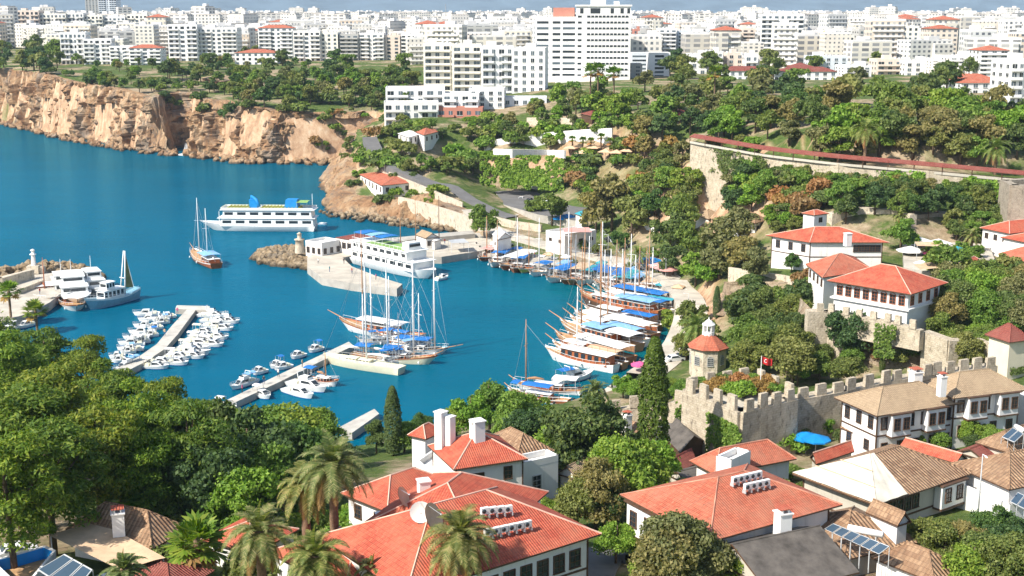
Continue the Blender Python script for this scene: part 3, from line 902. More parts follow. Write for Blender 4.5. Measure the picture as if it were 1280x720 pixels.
TREES = []   # (object, group place text, base description)
SHN = {'shrub': 'shrub', 'shrubbright': 'shrub', 'dryshrub': 'shrub', 'shrubdark': 'shrub'}
KN = {'broad': 'broadleaf_tree', 'bright': 'leafy_tree', 'dark': 'evergreen_tree', 'olive': 'olive_tree', 'pine': 'pine_tree', 'cypress': 'cypress_tree'}
KD = {'broad': 'green broadleaf tree', 'bright': 'bright green leafy tree', 'dark': 'dark evergreen tree', 'olive': 'olive green tree', 'pine': 'tall pine tree',
      'cypress': 'slender cypress', 'shrub': 'green shrub', 'shrubbright': 'bright green shrub', 'dryshrub': 'dry brown shrub', 'shrubdark': 'dark green shrub'}
def plant(kind, px, py, H, place, fine=None, flat=1.0, off=None, label=None):
    """a plant whose crown centre shows at photo pixel (px, py); H is its height in metres"""
    k0 = {'pine': 7.8 / 14, 'cypress': .5}.get(kind, 0.42 if kind in SHN else 0.56)
    p = hit(px, py, H * k0 if off is None else off)
    if p is None: return
    return plant_at(kind, p, H, place, fine, flat, label)
def plant_at(kind, p, H, place, fine=None, flat=1.0, label=None):
    if fine is None: fine = 2 if p.y < 240 else 1 if p.y < 420 else 0
    var = random.randint(0, 3 if fine == 2 else 2)
    trunk, crown, h, cz = proto_tree(kind, var, fine)
    sh = kind in SHN
    wd = float(np.interp(p.x, [q.x for q in WL], [q.y for q in WL]))
    if WL[0].x - 4 < p.x < WL[-1].x + 20 and wd - 40 < p.y < wd + 5:      # keep the view of the walkway clear
        zw = float(np.interp(p.x, [q.x for q in WL], [q.z for q in WL]))
        if p.y > wd - 3: return None
        H = min(H, zw - 1.2 - p.z)
        if H < 1.5: return None
    s = H / h
    o = thing(('shrub' if sh else KN[kind]), None, 'shrub' if sh else 'tree', p, random.uniform(0, 6.28), None)
    w = s * random.uniform(.9, 1.15) * (flat if sh else 1)
    o.scale = (w, w, s)
    link('stem' if sh else 'trunk', trunk, o)
    link('foliage' if sh else 'crown', crown, o)
    if label: tag(o, label)
    else: TREES.append((o, place, KD[kind]))
    return o
def grove(place, n, x0, y0, x1, y1, kinds, h0, h1, y_at=None, fine=None, gap=0.75):
    """scatter crowns over a patch of the photograph (y interpolates from y0..y1; y_at(x) shifts it)"""
    pts, tries = [], 0
    while len(pts) < n and tries < n * 60:
        tries += 1
        x = random.uniform(x0, x1); t = random.random()
        y = y0 + (y1 - y0) * t + (y_at(x) if y_at else 0)
        H = random.uniform(h0, h1)
        k = random.choice(kinds)
        p = hit(x, y, H * (0.42 if k in SHN else .56))
        if p is None: continue
        if any((p - q).length < gap * .4 * (H + h2) for q, h2 in pts): continue
        pts.append((p, H))
        plant_at(k, p, H, place, fine)

# --- near left pines
for x, y, H in [(22, 478, 17), (60, 452, 15), (108, 468, 15), (20, 560, 16), (75, 525, 17), (140, 514, 15), (175, 550, 15), (120, 570, 15), (205, 530, 14), (60, 600, 14), (235, 572, 14), (-20, 520, 16), (170, 590, 12), (10, 620, 14), (-15, 430, 14)]:
    plant('pine', x, y, H, 'in the pine grove beside the marina', 2)
for x, y, H, k in [(240, 543, 10, 'bright'), (262, 560, 13, 'dark'), (300, 548, 9, 'bright'), (330, 543, 10, 'bright'), (368, 543, 10, 'bright'), (398, 540, 8, 'bright'), (350, 578, 11, 'dark'), (310, 575, 12, 'dark'), (385, 576, 9, 'bright'), (420, 578, 7, 'dark'),
                   (265, 605, 10, 'dark'), (300, 625, 8, 'bright'), (225, 600, 8, 'dark'), (205, 620, 7, 'bright'), (335, 600, 9, 'bright'), (275, 640, 5, 'bright')]:
    plant(k, x, y, H, 'in the dense trees left of the palms', 2)
# --- trees below the south jetty and behind the red roofs
for x, y, H, k in [(590, 515, 8, 'bright'), (612, 500, 9, 'bright'), (570, 525, 6, 'bright'), (640, 520, 9, 'bright'), (668, 515, 7, 'bright'), (728, 545, 12, 'dark'), (700, 550, 9, 'bright'), (660, 540, 8, 'dark'), (745, 560, 7, 'dark'),
                   (470, 545, 5, 'broad'), (505, 545, 5, 'bright'), (528, 530, 4, 'dark')]:
    plant(k, x, y, H, 'between the red roofs and the shore', 2)
grove('by the old quarter gardens', 14, 640, 565, 700, 610, ['shrub', 'shrubbright'], 1.8, 3)
for x, y, H, k in [(745, 615, 8, 'olive'), (722, 630, 6, 'olive'), (785, 590, 10, 'bright'), (820, 585, 8, 'bright'), (765, 605, 8, 'bright'), (755, 635, 5, 'dark'), (800, 605, 7, 'bright'), (770, 675, 5, 'bright'), (790, 560, 5, 'dark')]:
    plant(k, x, y, H, 'in the garden beside the big cypress', 2)
for x, y, H, k in [(850, 690, 8, 'olive'), (830, 700, 7, 'olive'), (880, 700, 6, 'olive'), (808, 715, 4, 'bright'), (910, 715, 4, 'bright')]:
    plant(k, x, y, H, 'before the red hip roofed house', 2)
for x, y, H, k in [(1155, 670, 4.5, 'broad'), (1180, 685, 5, 'broad'), (1205, 680, 5, 'olive'), (1230, 695, 5, 'broad'), (1260, 700, 6, 'broad'), (1185, 662, 3, 'broad'), (1240, 660, 5, 'dark'), (1262, 672, 5, 'dark'), (1215, 705, 5, 'bright'), (1275, 715, 4, 'broad')]:
    plant(k, x, y, H, 'in the lower right garden', 2)
# --- the tall cypresses
plant('cypress', 817, 512, 19, '', 2, label='tall thick cypress standing before the crenellated stone wall')
plant('cypress', 491, 527, 11, '', 2, label='slim dark cypress beside the small lower jetty')
plant('cypress', 896, 380, 7, '', 2, label='small cypress on the slope left of the rock wall')
plant('cypress', 1103, 452, 4.5, '', 2, label='little cypress at the foot of the red roofed mansion wall')
# --- garden before the mansions, wall foot, quay gardens
grove('before the white mansions', 10, 1130, 540, 1270, 556, ['dark', 'bright'], 2.5, 4.5)
grove('at the foot of the stone tower', 8, 940, 535, 1000, 556, ['bright', 'shrubbright', 'broad'], 2.2, 4)
grove('in the walled garden of the mansions', 9, 1000, 515, 1068, 550, ['bright', 'dark'], 2.5, 4.5)
grove('along the quayside behind the cypress', 13, 760, 480, 890, 492, ['bright', 'dark'], 3, 5, gap=.5)
grove('left of the mosque by the quay', 6, 838, 385, 885, 430, ['bright', 'broad', 'dark'], 5.5, 8)
grove('on the slope right of the mosque', 16, 924, 360, 1000, 455, ['broad', 'dark', 'olive', 'broad'], 6, 10, gap=.55)
plant('dark', 1056, 420, 9.5, '', 2, label='dark conifer like tree against the rock wall')
grove('below the rock wall', 8, 985, 440, 1070, 462, ['broad', 'bright'], 4, 6)
grove('on the rampart right of the rock wall', 9, 1155, 415, 1235, 440, ['olive', 'broad'], 4.5, 7, gap=.6)
grove('right of the red roofed mansion', 20, 1170, 325, 1290, 400, ['broad', 'olive', 'bright', 'broad'], 6, 9, gap=.6)
grove('among the roofs at the right edge', 6, 1215, 395, 1280, 430, ['bright', 'dark'], 4, 6)
# --- harbour side
for x, y, H, k in [(765, 250, 17, 'olive'), (745, 262, 13, 'olive'), (790, 268, 13, 'olive'), (690, 262, 10, 'broad'), (668, 258, 7, 'broad'), (605, 275, 11, 'broad'), (852, 270, 12, 'broad'), (838, 290, 12, 'broad'), (866, 300, 11, 'broad'), (912, 300, 13, 'olive'), (900, 320, 10, 'olive'), (930, 315, 9, 'olive'),
                   (870, 335, 9, 'bright'), (885, 340, 7, 'bright'), (842, 325, 9, 'dark'), (712, 305, 4, 'bright'), (728, 308, 4, 'bright'), (748, 312, 4.5, 'broad'), (945, 330, 7, 'olive'), (820, 255, 9, 'dark'), (925, 280, 9, 'olive'), (858, 250, 9, 'broad'), (775, 300, 6, 'dark')]:
    plant(k, x, y, H, 'on the harbour promenade', 1)
# --- hillside and bluff above the harbour
sl1 = lambda x: 0
grove('on the bluff below the arcade walk', 44, 800, 180, 965, 255, ['broad', 'olive', 'bright', 'bright', 'dark'], 6, 9, gap=.5)
grove('below the long red walkway', 30, 1045, 225, 1235, 262, ['dark', 'broad', 'dark', 'bright'], 4.5, 8, gap=.5)
grove('on the terraces at the right edge', 14, 1190, 262, 1262, 290, ['bright', 'olive', 'broad'], 4, 6)
grove('by the old stone ruin', 8, 960, 262, 1000, 285, ['bright', 'broad'], 3.5, 5)
plant('bright', 1127, 291, 8, '', 1, label='round bright green tree against the ruined stone wall')
plant('dark', 1027, 312, 6, '', 1, label='clipped dark green tree before the long red roofed house')
plant('bright', 1028, 315, 4, '', 1, label='green bush beside the clipped tree of the long house')
plant('dark', 990, 328, 4, '', 1, label='small round tree at the corner of the long house')
grove('by the village market', 8, 1150, 305, 1230, 340, ['bright', 'olive'], 3.5, 5.5)
# --- park on the plateau, right
grove('in the park grove above the red walkway', 66, 985, 118, 1285, 196, ['olive', 'broad', 'bright', 'bright', 'dark', 'olive'], 7, 12, gap=.46)
grove('in the park behind the bluff', 44, 745, 100, 1000, 160, ['broad', 'olive', 'bright', 'dark'], 7, 11, gap=.5)
grove('beside the white hotel tower', 10, 690, 105, 790, 140, ['bright', 'dark', 'olive'], 8, 12, gap=.5)
# --- far cliff top park
grove('in the park on the far cliff', 74, 290, 88, 525, 128, ['olive', 'broad', 'bright', 'dark', 'broad'], 7, 11, gap=.6)
grove('on the far cliff edge', 40, 110, 84, 300, 110, ['dark', 'broad', 'bright'], 5, 8, gap=.55)
grove('on the green strip before the far blocks', 34, 80, 70, 420, 84, ['dark', 'broad', 'olive', 'bright'], 5, 8, gap=.5)
grove('left of the terraced hotel', 30, -5, 36, 75, 84, ['dark', 'broad', 'olive'], 9, 15, gap=.5)
grove('between the far apartment blocks', 30, 60, 34, 330, 50, ['dark', 'broad'], 10, 14, gap=.5)
# --- ivy, shrubs
grove('below the terrace hotel', 24, 478, 155, 610, 225, ['shrubbright', 'shrub', 'broad'], 4, 7, gap=.6)
grove('on the headland rocks', 12, 470, 215, 560, 262, ['shrubbright', 'shrub', 'bright'], 2.5, 4.5, gap=.6)
grove('on the slope behind the headland', 26, 395, 140, 470, 205, ['shrub', 'shrubbright', 'dryshrub', 'broad'], 2.5, 5, gap=.5)
grove('above the harbour road', 24, 480, 150, 610, 215, ['shrubbright', 'shrub', 'broad', 'bright'], 3, 6, gap=.5)
grove('around the villas under the terrace hotel', 11, 600, 150, 680, 166, ['broad', 'bright', 'olive'], 5, 8, gap=.5)
grove('on the bluff top lawn', 12, 660, 128, 760, 150, ['broad', 'olive', 'bright'], 5, 8, gap=.5)
grove('on the headland path', 8, 415, 212, 450, 238, ['shrubbright', 'shrub'], 1.8, 3)
grove('on the hanging garden terrace', 12, 706, 192, 740, 232, ['shrub', 'shrubbright', 'shrubdark'], 3, 4.5, gap=.45)
grove('along the foot of the walkway wall', 34, 872, 190, 1275, 190, ['shrub', 'shrubbright', 'shrubdark', 'dryshrub'], 3.2, 4.6, y_at=lambda x: (x - 872) * .092 + 6, gap=.5)
grove('on the ground before the walkway wall', 24, 960, 222, 1250, 222, ['broad', 'olive', 'bright'], 4, 6, y_at=lambda x: (x - 960) * .05, gap=.5)
grove('above the hanging garden', 22, 605, 146, 790, 184, ['shrub', 'shrubbright', 'bright'], 3.5, 6, gap=.5)
grove('on the harbour bluff', 34, 715, 180, 900, 262, ['shrub', 'shrubbright', 'dryshrub'], 4, 6, gap=.5)
grove('on the dry rock face', 16, 970, 205, 1040, 262, ['dryshrub', 'dryshrub', 'shrub'], 4, 6, gap=.55)
grove('on the lawn by the harbour', 12, 700, 308, 840, 352, ['shrubbright', 'shrub'], 1.5, 2.6)
grove('below the ruined wall', 7, 940, 345, 1035, 385, ['shrub', 'dryshrub', 'shrubbright'], 2.5, 4, gap=.5)
grove('on the rock wall', 4, 1065, 430, 1150, 458, ['dryshrub', 'dryshrub', 'shrub'], 1.6, 2.6)
grove('on the cliff ledges', 20, 180, 108, 470, 150, ['shrub', 'shrubdark', 'shrub'], 4, 6.5)
grove('on the far cliff rim', 26, 0, 84, 470, 84, ['shrub', 'shrubdark'], 3.5, 6, y_at=lambda x: x * .098)
grove('in the lower gardens', 26, 640, 560, 1050, 640, ['shrub', 'shrubbright'], 1.8, 3)
grove('under the palms', 22, 200, 640, 560, 716, ['shrub', 'shrubbright', 'shrubbright'], 2, 3.4, fine=2)
grove('on the wall top', 8, 1215, 440, 1275, 470, ['shrub', 'shrubbright', 'dryshrub'], 2, 3)

# ------------------------------------------------------------------ palms
def date_palm(px, py, H, label, nf=54, L=4.3, fan=False, place=None, seed=0):
    p = hit(px, py, H)
    if p is None: return
    o = thing('fan_palm' if fan else 'date_palm', label, 'palm tree', p)
    rs = random.Random(seed + int(px))
    mb = MB()
    r = .24 if fan else .34
    lean = (rs.uniform(-.25, .25), rs.uniform(-.2, .2))
    n = 12
    mb.tube([(lean[0] * (i / n) ** 2, lean[1] * (i / n) ** 2, -.8 + (H + .6) * i / n) for i in range(n + 1)], [r * (1.15 + .12 * (i % 2)) if i < n else r * .9 for i in range(n + 1)], 8)
    mb.lathe((lean[0], lean[1], H - 1.2), [(r, 0), (r * 1.7, .6), (r * 1.5, 1.2), (r * .5, 1.7)], 8)
    mb.obj('trunk', 'palmbark', o)
    V, Vd = [], []
    def quad(lst, a, b, c, d): lst.extend([a, b, c, d])
    base = Vector((lean[0], lean[1], H))
    for k in range(nf):
        t = k / nf
        az = k * 2.39996 + rs.uniform(-.2, .2)
        el = math.radians(82 - 118 * t ** .9 + rs.uniform(-8, 8))      # from upright to hanging
        dry = t > .86
        lst = Vd if dry else V
        LL = L * rs.uniform(.8, 1.08) * (.8 if t < .15 else 1)
        if fan:
            # a stalk and a round pleated fan
            d = Vector((math.cos(az) * math.cos(el), math.sin(az) * math.cos(el), math.sin(el)))
            tip = base + d * LL * .5
            side = d.cross(Vector((0, 0, 1))).normalized()
            up = side.cross(d).normalized()
            quad(lst, base + side * .04, base - side * .04, tip - side * .04, tip + side * .04)
            for j in range(12):
                a0 = math.radians(-125 + 250 * j / 11)
                dd = (d * math.cos(a0) + side * math.sin(a0)).normalized()
                e = tip + dd * LL * .42 - Vector((0, 0, LL * .10 * rs.random()))
                w = dd.cross(up).normalized() * LL * .055
                quad(lst, tip, tip.lerp(e, .55) + w, e, tip.lerp(e, .55) - w)
            continue
        segs = 9
        pts = [base.copy()]
        d = Vector((math.cos(az) * math.cos(el), math.sin(az) * math.cos(el), math.sin(el)))
        cur = base.copy()
        for s in range(segs):
            cur = cur + d * (LL / segs)
            d = (d + Vector((0, 0, -.16 - .05 * s * .5))).normalized()
            pts.append(cur.copy())
        for s in range(segs):
            a, b = pts[s], pts[s + 1]
            dd = (b - a).normalized()
            side = dd.cross(Vector((0, 0, 1)))
            if side.length < .05: side = Vector((math.sin(az), -math.cos(az), 0))
            side.normalize()
            up = side.cross(dd).normalized()
            quad(lst, a + side * .03, a - side * .03, b - side * .03, b + side * .03)
            if s == 0: continue
            for q_ in range(4):
                u = q_ / 4
                m_ = a.lerp(b, u)
                tt = (s + u) / segs
                ll = (.62 * math.sin(math.pi * min(1, tt * .9 + .12)) + .12) * L / 4.3
                for sg in (-1, 1):
                    dirv = (side * sg * .85 + dd * .55 + up * (.28 if not dry else -.1) + Vector((0, 0, -.25))).normalized()
                    e = m_ + dirv * ll * rs.uniform(.85, 1.1)
                    wv = dd * .055
                    quad(lst, m_ - wv, m_ + wv, e + wv * .3, e - wv * .3)
    for nm, lst, mt in (('crown', V, 'fanpalm' if fan else 'palm'), ('dry_fronds', Vd, 'dryfrond')):
        if lst:
            A = np.array([tuple(v) for v in lst])
            link(nm, npmesh(nm, A, np.arange(len(A)).reshape(-1, 4), [mt], smooth=False), o)
    return o
date_palm(415, 583, 11.5, 'tallest date palm, drooping over the red roof centre left', 64, 4.6)
date_palm(380, 608, 9, 'date palm half hidden behind the tallest palm', 54, 4.0)
date_palm(325, 668, 6.5, 'date palm with sparse crown left of the tallest palm', 54, 4.2)
date_palm(395, 700, 5.5, 'low date palm at the bottom edge below the tallest palm', 60, 4.2)
date_palm(572, 672, 7.5, 'date palm with orange fruit stalks before the long red roof', 64, 4.3)
date_palm(470, 715, 4.0, 'small palm beside the whitish roof ridge at the bottom', 34, 2.2)
date_palm(155, 716, 4.0, 'palm top below the tan awning', 40, 2.6)
date_palm(870, 410, 7.5, 'broad date palm beside the mosque on the quay', 54, 4.6)
date_palm(745, 490, 6.0, 'pale date palm behind the battlement wall by the quay', 44, 3.6)
date_palm(798, 320, 6.5, 'date palm on the promenade lawn', 40, 4.2)
date_palm(1083, 165, 9, 'date palm standing in the park grove', 44, 5.6)
date_palm(1246, 186, 6.5, 'date palm behind the red walkway at the right', 44, 5.4)
date_palm(1215, 296, 5, 'palm among shrubs left of the low red roofs', 34, 3.2)
date_palm(1124, 270, 4, 'small palm above the ruined stone wall', 30, 2.6)
date_palm(247, 680, 4.0, 'bright fan palm right of the brown tiled roof', 40, 3.6, True)
date_palm(150, 625, 4.0, 'bright fan palm behind the brown tiled roof', 36, 3.2, True)
date_palm(11, 365, 11, 'tall fan palm at the left edge by the breakwater', 30, 4.0, True)
date_palm(45, 390, 8, 'fan palm right of the tall one by the breakwater', 30, 3.8, True)
date_palm(768, 92, 14, 'tall palm right of the white hotel tower', 26, 5.2, True)
date_palm(748, 88, 15, 'tall palm before the white hotel tower', 26, 5.2, True)
date_palm(738, 91, 14, 'tall palm left of its twin before the hotel tower', 26, 5.2, True)
date_palm(894, 92, 13, 'lone palm left of the long red roofed barracks', 26, 4.6, True)
for i, x in enumerate((716, 728, 739, 751, 762)):
    date_palm(x, 176 + i * .6, 5.5, '%s palm of the row behind the beige parasols' % ordn(i + 1, 5), 22, 2.6, True)

# climbing plants over walls
def ivy(label, quad4, n, mat='leafbright', leaf=.22, off=.25, name='ivy', group=None):
    """a mat of leaves hanging over a wall: quad4 = four world points"""
    a, b, c, d = [Vector(q_) for q_ in quad4]
    nrm = (b - a).cross(d - a).normalized()
    if nrm.y > 0: nrm = -nrm
    C, N = [], []
    for _ in range(n):
        u, v = random.random(), random.random()
        p = a.lerp(b, u).lerp(d.lerp(c, u), v)
        k = fbm(p.x * .4, p.z * .4, p.y * .4, 3)
        if k < -.12 and (min(u, 1 - u) < .25 or v > .6 or v < .1): continue
        C.append(tuple(p + nrm * (off * random.uniform(.2, 1.6 + k)))); N.append(tuple(nrm + Vector((0, 0, .4))))
    me = leafmesh(name, np.array(C), np.array(N), leaf, mat)
    o = link(name, me)
    return tag(o, label, 'climbing plant', group)
# ================================================================== buildings
WIN = {}
def window(parent, p, rz, w, h, frame='wood', pane='darkglass', bars=(1, 2), label=None, name='window', arch=False):
    """a framed window standing 6 cm proud of its wall; the pane is its sub-part"""
    key = (round(w, 2), round(h, 2), frame, pane, bars, arch)
    if key not in WIN:
        f = MB(); t = .09
        f.box((0, -.03, 0), (w + 2 * t, .10, t), mi=0).box((0, -.05, -h / 2 - t / 2), (w + .3, .2, t), mi=0) if False else None
        f.box((0, -.03, h / 2), (w + 2 * t, .12, t)); f.box((0, -.05, -h / 2), (w + .24, .18, t))
        f.box((-w / 2 - t / 2, -.03, 0), (t, .12, h - t)); f.box((w / 2 + t / 2, -.03, 0), (t, .12, h - t))
        for i in range(bars[0]): f.box((-w / 2 + w * (i + 1) / (bars[0] + 1), -.035, 0), (.05, .05, h - t))
        for i in range(bars[1]): f.box((0, -.032, -h / 2 + h * (i + 1) / (bars[1] + 1)), (w, .045, .05))
        if arch:
            n = 6
            pts = [(w / 2 * math.cos(math.pi * k / n), -.03, h / 2 + w * .30 * math.sin(math.pi * k / n)) for k in range(n + 1)]
            f.tube(pts, .06, 4)
        g = MB(); g.box((0, -.005, 0), (w, .03, h))
        WIN[key] = (f.mesh('window', [frame]), g.mesh('pane', [pane]))
    fm, gm = WIN[key]
    o = link(name, fm, parent, p, rz)
    link('pane', gm, o)
    return o
def inset(q_, d):
    """move the four corners of a counterclockwise footprint inwards"""
    out = []
    n = len(q_)
    for i in range(n):
        p, a, b = q_[i], q_[i - 1], q_[(i + 1) % n]
        e1 = (p - a).normalized(); e2 = (b - p).normalized()
        n1 = Vector((-e1.y, e1.x)); n2 = Vector((-e2.y, e2.x))
        out.append(p + (n1 + n2) * d / (1 + n1.dot(n2) + 1e-6))
    return out
def house(label, A, B, C, ze, rise=2.2, roof='hip', rm='redtile', wm='white', ov=.7, base=None, wins=(), axis_=None, cat='house', name='ottoman_house',
          square=True, group=None, caps=True, frame='wood', belt=False, wfr=None, pts=None, ridge_in=None):
    """roofed house from the photograph position of three eave corners (left, near, right) at height ze.
    wins: (side, count, height above wall base or below eave, w, h) per row"""
    if isinstance(ze, tuple):
        q_ = hit(B[0], B[1], ze[0]); base = q_.z - 1.5; ze = q_.z + ze[0]
    if pts is None:
        a, b, c = [P(x, y, ze)[:2] for x, y in (A, B, C)]
        a, b, c = Vector(a), Vector(b), Vector(c)
    else: a, b, c = [Vector(p) for p in pts]
    e1, e2 = a - b, c - b
    # square the corner up
    k = e1.dot(e2) / (e1.length * e2.length)
    if abs(k) < .5 and square:
        ang = math.acos(k) - math.pi / 2
        r1, r2 = Matrix.Rotation(-ang / 2 * 1, 2), Matrix.Rotation(ang / 2 * 1, 2)
        s = 1 if (e2.x * e1.y - e2.y * e1.x) > 0 else -1
        e1 = Matrix.Rotation(-s * ang / 2, 2) @ e1; e2 = Matrix.Rotation(s * ang / 2, 2) @ e2
        a, c = b + e1, b + e2
    d = a + c - b
    E = [a, b, c, d]                       # counterclockwise from above
    if (b - a).cross(c - b) < 0: E = [c, b, a, d]
    if base is None: base = min(hgt(p.x, p.y) for p in E) - .6
    ctr = (a + c) / 2
    o = thing(name, label, cat, (ctr.x, ctr.y, base), group=group)
    L = [p - ctr for p in E]
    zt = ze - base
    Wq = inset(L, ov)
    mb = MB()
    mb.prism(Wq, 0, zt - .05)
    l1, l2 = (L[1] - L[0]).length, (L[2] - L[1]).length
    par = axis_ or ('bc' if l2 >= l1 else 'ab')
    if par == 'ab': R = [L[1], L[2], L[3], L[0]]   # make R[1]->R[2] the ridge direction
    else: R = L
    w_, ln = (R[1] - R[0]).length, (R[2] - R[1]).length
    dirn = (R[2] - R[1]).normalized()
    m0, m1 = (R[0] + R[1]) / 2, (R[2] + R[3]) / 2
    ins = (min(w_ / 2, ln / 2 - .01) if ridge_in is None else ridge_in) if roof == 'hip' else 0.0
    r0, r1 = m0 + dirn * ins, m1 - dirn * ins
    V = lambda p, z: (p[0], p[1], z)
    if roof in ('hip', 'gable'):
        rf = MB()
        zr = zt + rise
        vs = [V(R[0], zt), V(R[1], zt), V(R[2], zt), V(R[3], zt), V(r0, zr), V(r1, zr)]
        rf.add(vs, [(1, 2, 5, 4), (3, 0, 4, 5)], 0)
        if roof == 'hip': rf.add(vs, [(0, 1, 4), (2, 3, 5)], 0)
        lo = [V(p, zt - .16) for p in R]
        rf.add(vs[:4] + lo, [(0, 4, 5, 1), (1, 5, 6, 2), (2, 6, 7, 3), (3, 7, 4, 0), (7, 6, 5, 4)], 1)
        if roof == 'gable':
            g0 = [m0 + (R[0] - m0) * .93 + dirn * ov, m0 + (R[1] - m0) * .93 + dirn * ov, m0 + dirn * ov]
            g1 = [m1 + (R[2] - m1) * .93 - dirn * ov, m1 + (R[3] - m1) * .93 - dirn * ov, m1 - dirn * ov]
            for g_ in (g0, g1):
                mb.add([V(g_[0], zt - .05), V(g_[1], zt - .05), V(g_[2], zr - .25)], [(0, 1, 2)], 0)
            rf.add([V(R[0], zt), V(R[1], zt), V(r0, zr), V(R[0], zt - .16), V(R[1], zt - .16), V(r0, zr - .2)], [(0, 3, 5, 2), (1, 2, 5, 4)], 1)
            rf.add([V(R[3], zt), V(R[2], zt), V(r1, zr), V(R[3], zt - .16), V(R[2], zt - .16), V(r1, zr - .2)], [(0, 2, 5, 3), (1, 4, 5, 2)], 1)
        ro = rf.obj('roof', [rm, 'wood'], o)
        if caps:
            cp = MB()
            segs = [(V(r0, zr), V(r1, zr))]
            if roof == 'hip': segs += [(V(R[0], zt), V(r0, zr)), (V(R[1], zt), V(r0, zr)), (V(R[2], zt), V(r1, zr)), (V(R[3], zt), V(r1, zr))]
            for p, q_ in segs:
                if (Vector(p) - Vector(q_)).length > .3: cp.tube([Vector(p) + Vector((0, 0, .01)), Vector(q_) + Vector((0, 0, .01))], .085, 5)
            cp.obj('ridge_cap', {'redtile': 'mortar', 'orangetile': 'mortar2'}.get(rm, rm), ro)
    elif roof == 'flat':
        rf = MB()
        rf.prism(inset(L, .35 + ov), zt - .04, zt + .02)
        ro = rf.obj('roof', rm, o)
        pr = MB()
        for i in range(4):
            p, q_ = Wq[i], Wq[(i + 1) % 4]
            t = (q_ - p); n = Vector((t.y, -t.x)).normalized() * .13
            pr.prism([p + n * .1, q_ + n * .1, q_ - n * 1.8, p - n * 1.8] if False else [p - n * 1.9, p + n * .1, q_ + n * .1, q_ - n * 1.9], zt - .05, zt + .75)
        pr.obj('parapet', wm, o)
    wo = mb.obj('wall', [wm], o)
    fr = wfr or frame
    for row in wins:
        side, cnt, zc, ww, wh = row[:5]
        arch = len(row) > 5 and row[5]
        i = {'ab': 0, 'bc': 1}[side]
        p, q_ = Wq[i], Wq[(i + 1) % 4]
        t = q_ - p
        n = Vector((t.y, -t.x)).normalized()
        z = zt - zc if zc > 0 else -zc
        lo_, hi_ = (row[6] if len(row) > 6 else (0, 1))
        for j in range(cnt):
            u = lo_ + (hi_ - lo_) * (j + .5) / cnt
            pp_ = p + t * u + n * .03
            window(o, (pp_.x, pp_.y, z), math.atan2(t.y, t.x), ww, wh, fr, arch=arch)
    if belt:
        bt = MB()
        for i in range(4):
            p, q_ = Wq[i], Wq[(i + 1) % 4]
            t = (q_ - p).normalized() * .04; n = Vector((t.y, -t.x)).normalized() * .06
            for zz in ([belt] if not isinstance(belt, (list, tuple)) else belt):
                bt.prism([p - n - t, p + n - t, q_ + n + t, q_ - n + t], zt - zz - .1, zt - zz + .1)
            bt.box((p.x, p.y, zt / 2 - .03), (.16, .16, zt - .12), math.atan2(t.y, t.x))
        bt.obj('timber_band', 'wood', o)
    o['_dummy'] = 0
    del o['_dummy']
    return o, ctr, base, zt, L, (r0, r1, zt + rise)
def chimney(px, py, ztop, h, w=.8, rz=.5, parent=None, pot=False, mat='white', cap='redtile'):
    """chimney whose top shows at (px, py); part of the roof it grows out of"""
    p = P(px, py, ztop)
    mb = MB()
    mb.box((0, 0, h / 2), (w, w, h), mi=0)
    mb.box((0, 0, h + .06), (w * 1.18, w * 1.18, .12), mi=0)
    if pot:
        for dx in (-.25, .25):
            mb.box((dx * w, 0, h + .3), (.12 * w, w * .8, .36), mi=0)
        mb.box((0, 0, h + .52), (w * 1.05, w * 1.05, .08), mi=1)
    o = mb.obj('chimney', [mat, cap], None)
    o.location = (p.x, p.y, ztop - h)
    o.rotation_euler = (0, 0, rz)
    if parent is not None:
        ro = [c for c in parent.children if c.name.startswith('roof')][0]
        o.parent = ro
        o.location = o.location - parent.location
    return o

H = {}
M['mortar2'] = paint('worn_ridge_mortar', (0.52, 0.24, 0.16), 0.9, 0.3)
# ---- bottom left
H['brown'] = house('low house with ribbed brown tile roof under the left pines', (82, 662), (190, 686), (237, 660), 21.5, 2.3, 'hip', 'browntile', 'white', .5, wins=[('bc', 2, 1.3, .9, 1.1)])
chimney(147, 641, 24.4, 2.2, 1.1, .3, H['brown'][0], True)
# tan awning on posts
def awning(label, q4, z, zs=None, mat='canvastan', posts=True, name='awning', cat='awning', group=None, sag=.15):
    w = [P(x, y, z if zs is None else zs[i]) for i, (x, y) in enumerate(q4)]
    c = sum(w, Vector()) / 4
    g = hgt(c.x, c.y)
    o = thing(name, label, cat, (c.x, c.y, g), group=group)
    off = Vector((c.x, c.y, g))
    n = 8; vs, fs = [], []
    for i in range(n + 1):
        for j in range(n + 1):
            u, v = i / n, j / n
            p = w[0].lerp(w[1], u).lerp(w[3].lerp(w[2], u), v) - off
            p.z -= sag * math.sin(math.pi * u) * math.sin(math.pi * v) + .03 * math.sin(u * 40)
            vs.append(p)
    for i in range(n):
        for j in range(n):
            a = i * (n + 1) + j
            fs.append((a, a + 1, a + n + 2, a + n + 1))
    m2 = MB(); m2.add(vs, fs, 0, True); m2.obj('canopy', mat, o)
    if posts:
        for p in w:
            q_ = p - off
            k = MB(); k.tube([(q_.x * .96, q_.y * .96, hgt(p.x, p.y) - g - .3), (q_.x * .96, q_.y * .96, q_.z - .03)], .06, 6); k.obj('post', 'metal', o)
    return o
awning('wide flat tan fabric awning left of the brown tiled roof', [(61, 669), (122, 650), (207, 697), (150, 712)], 22.2)
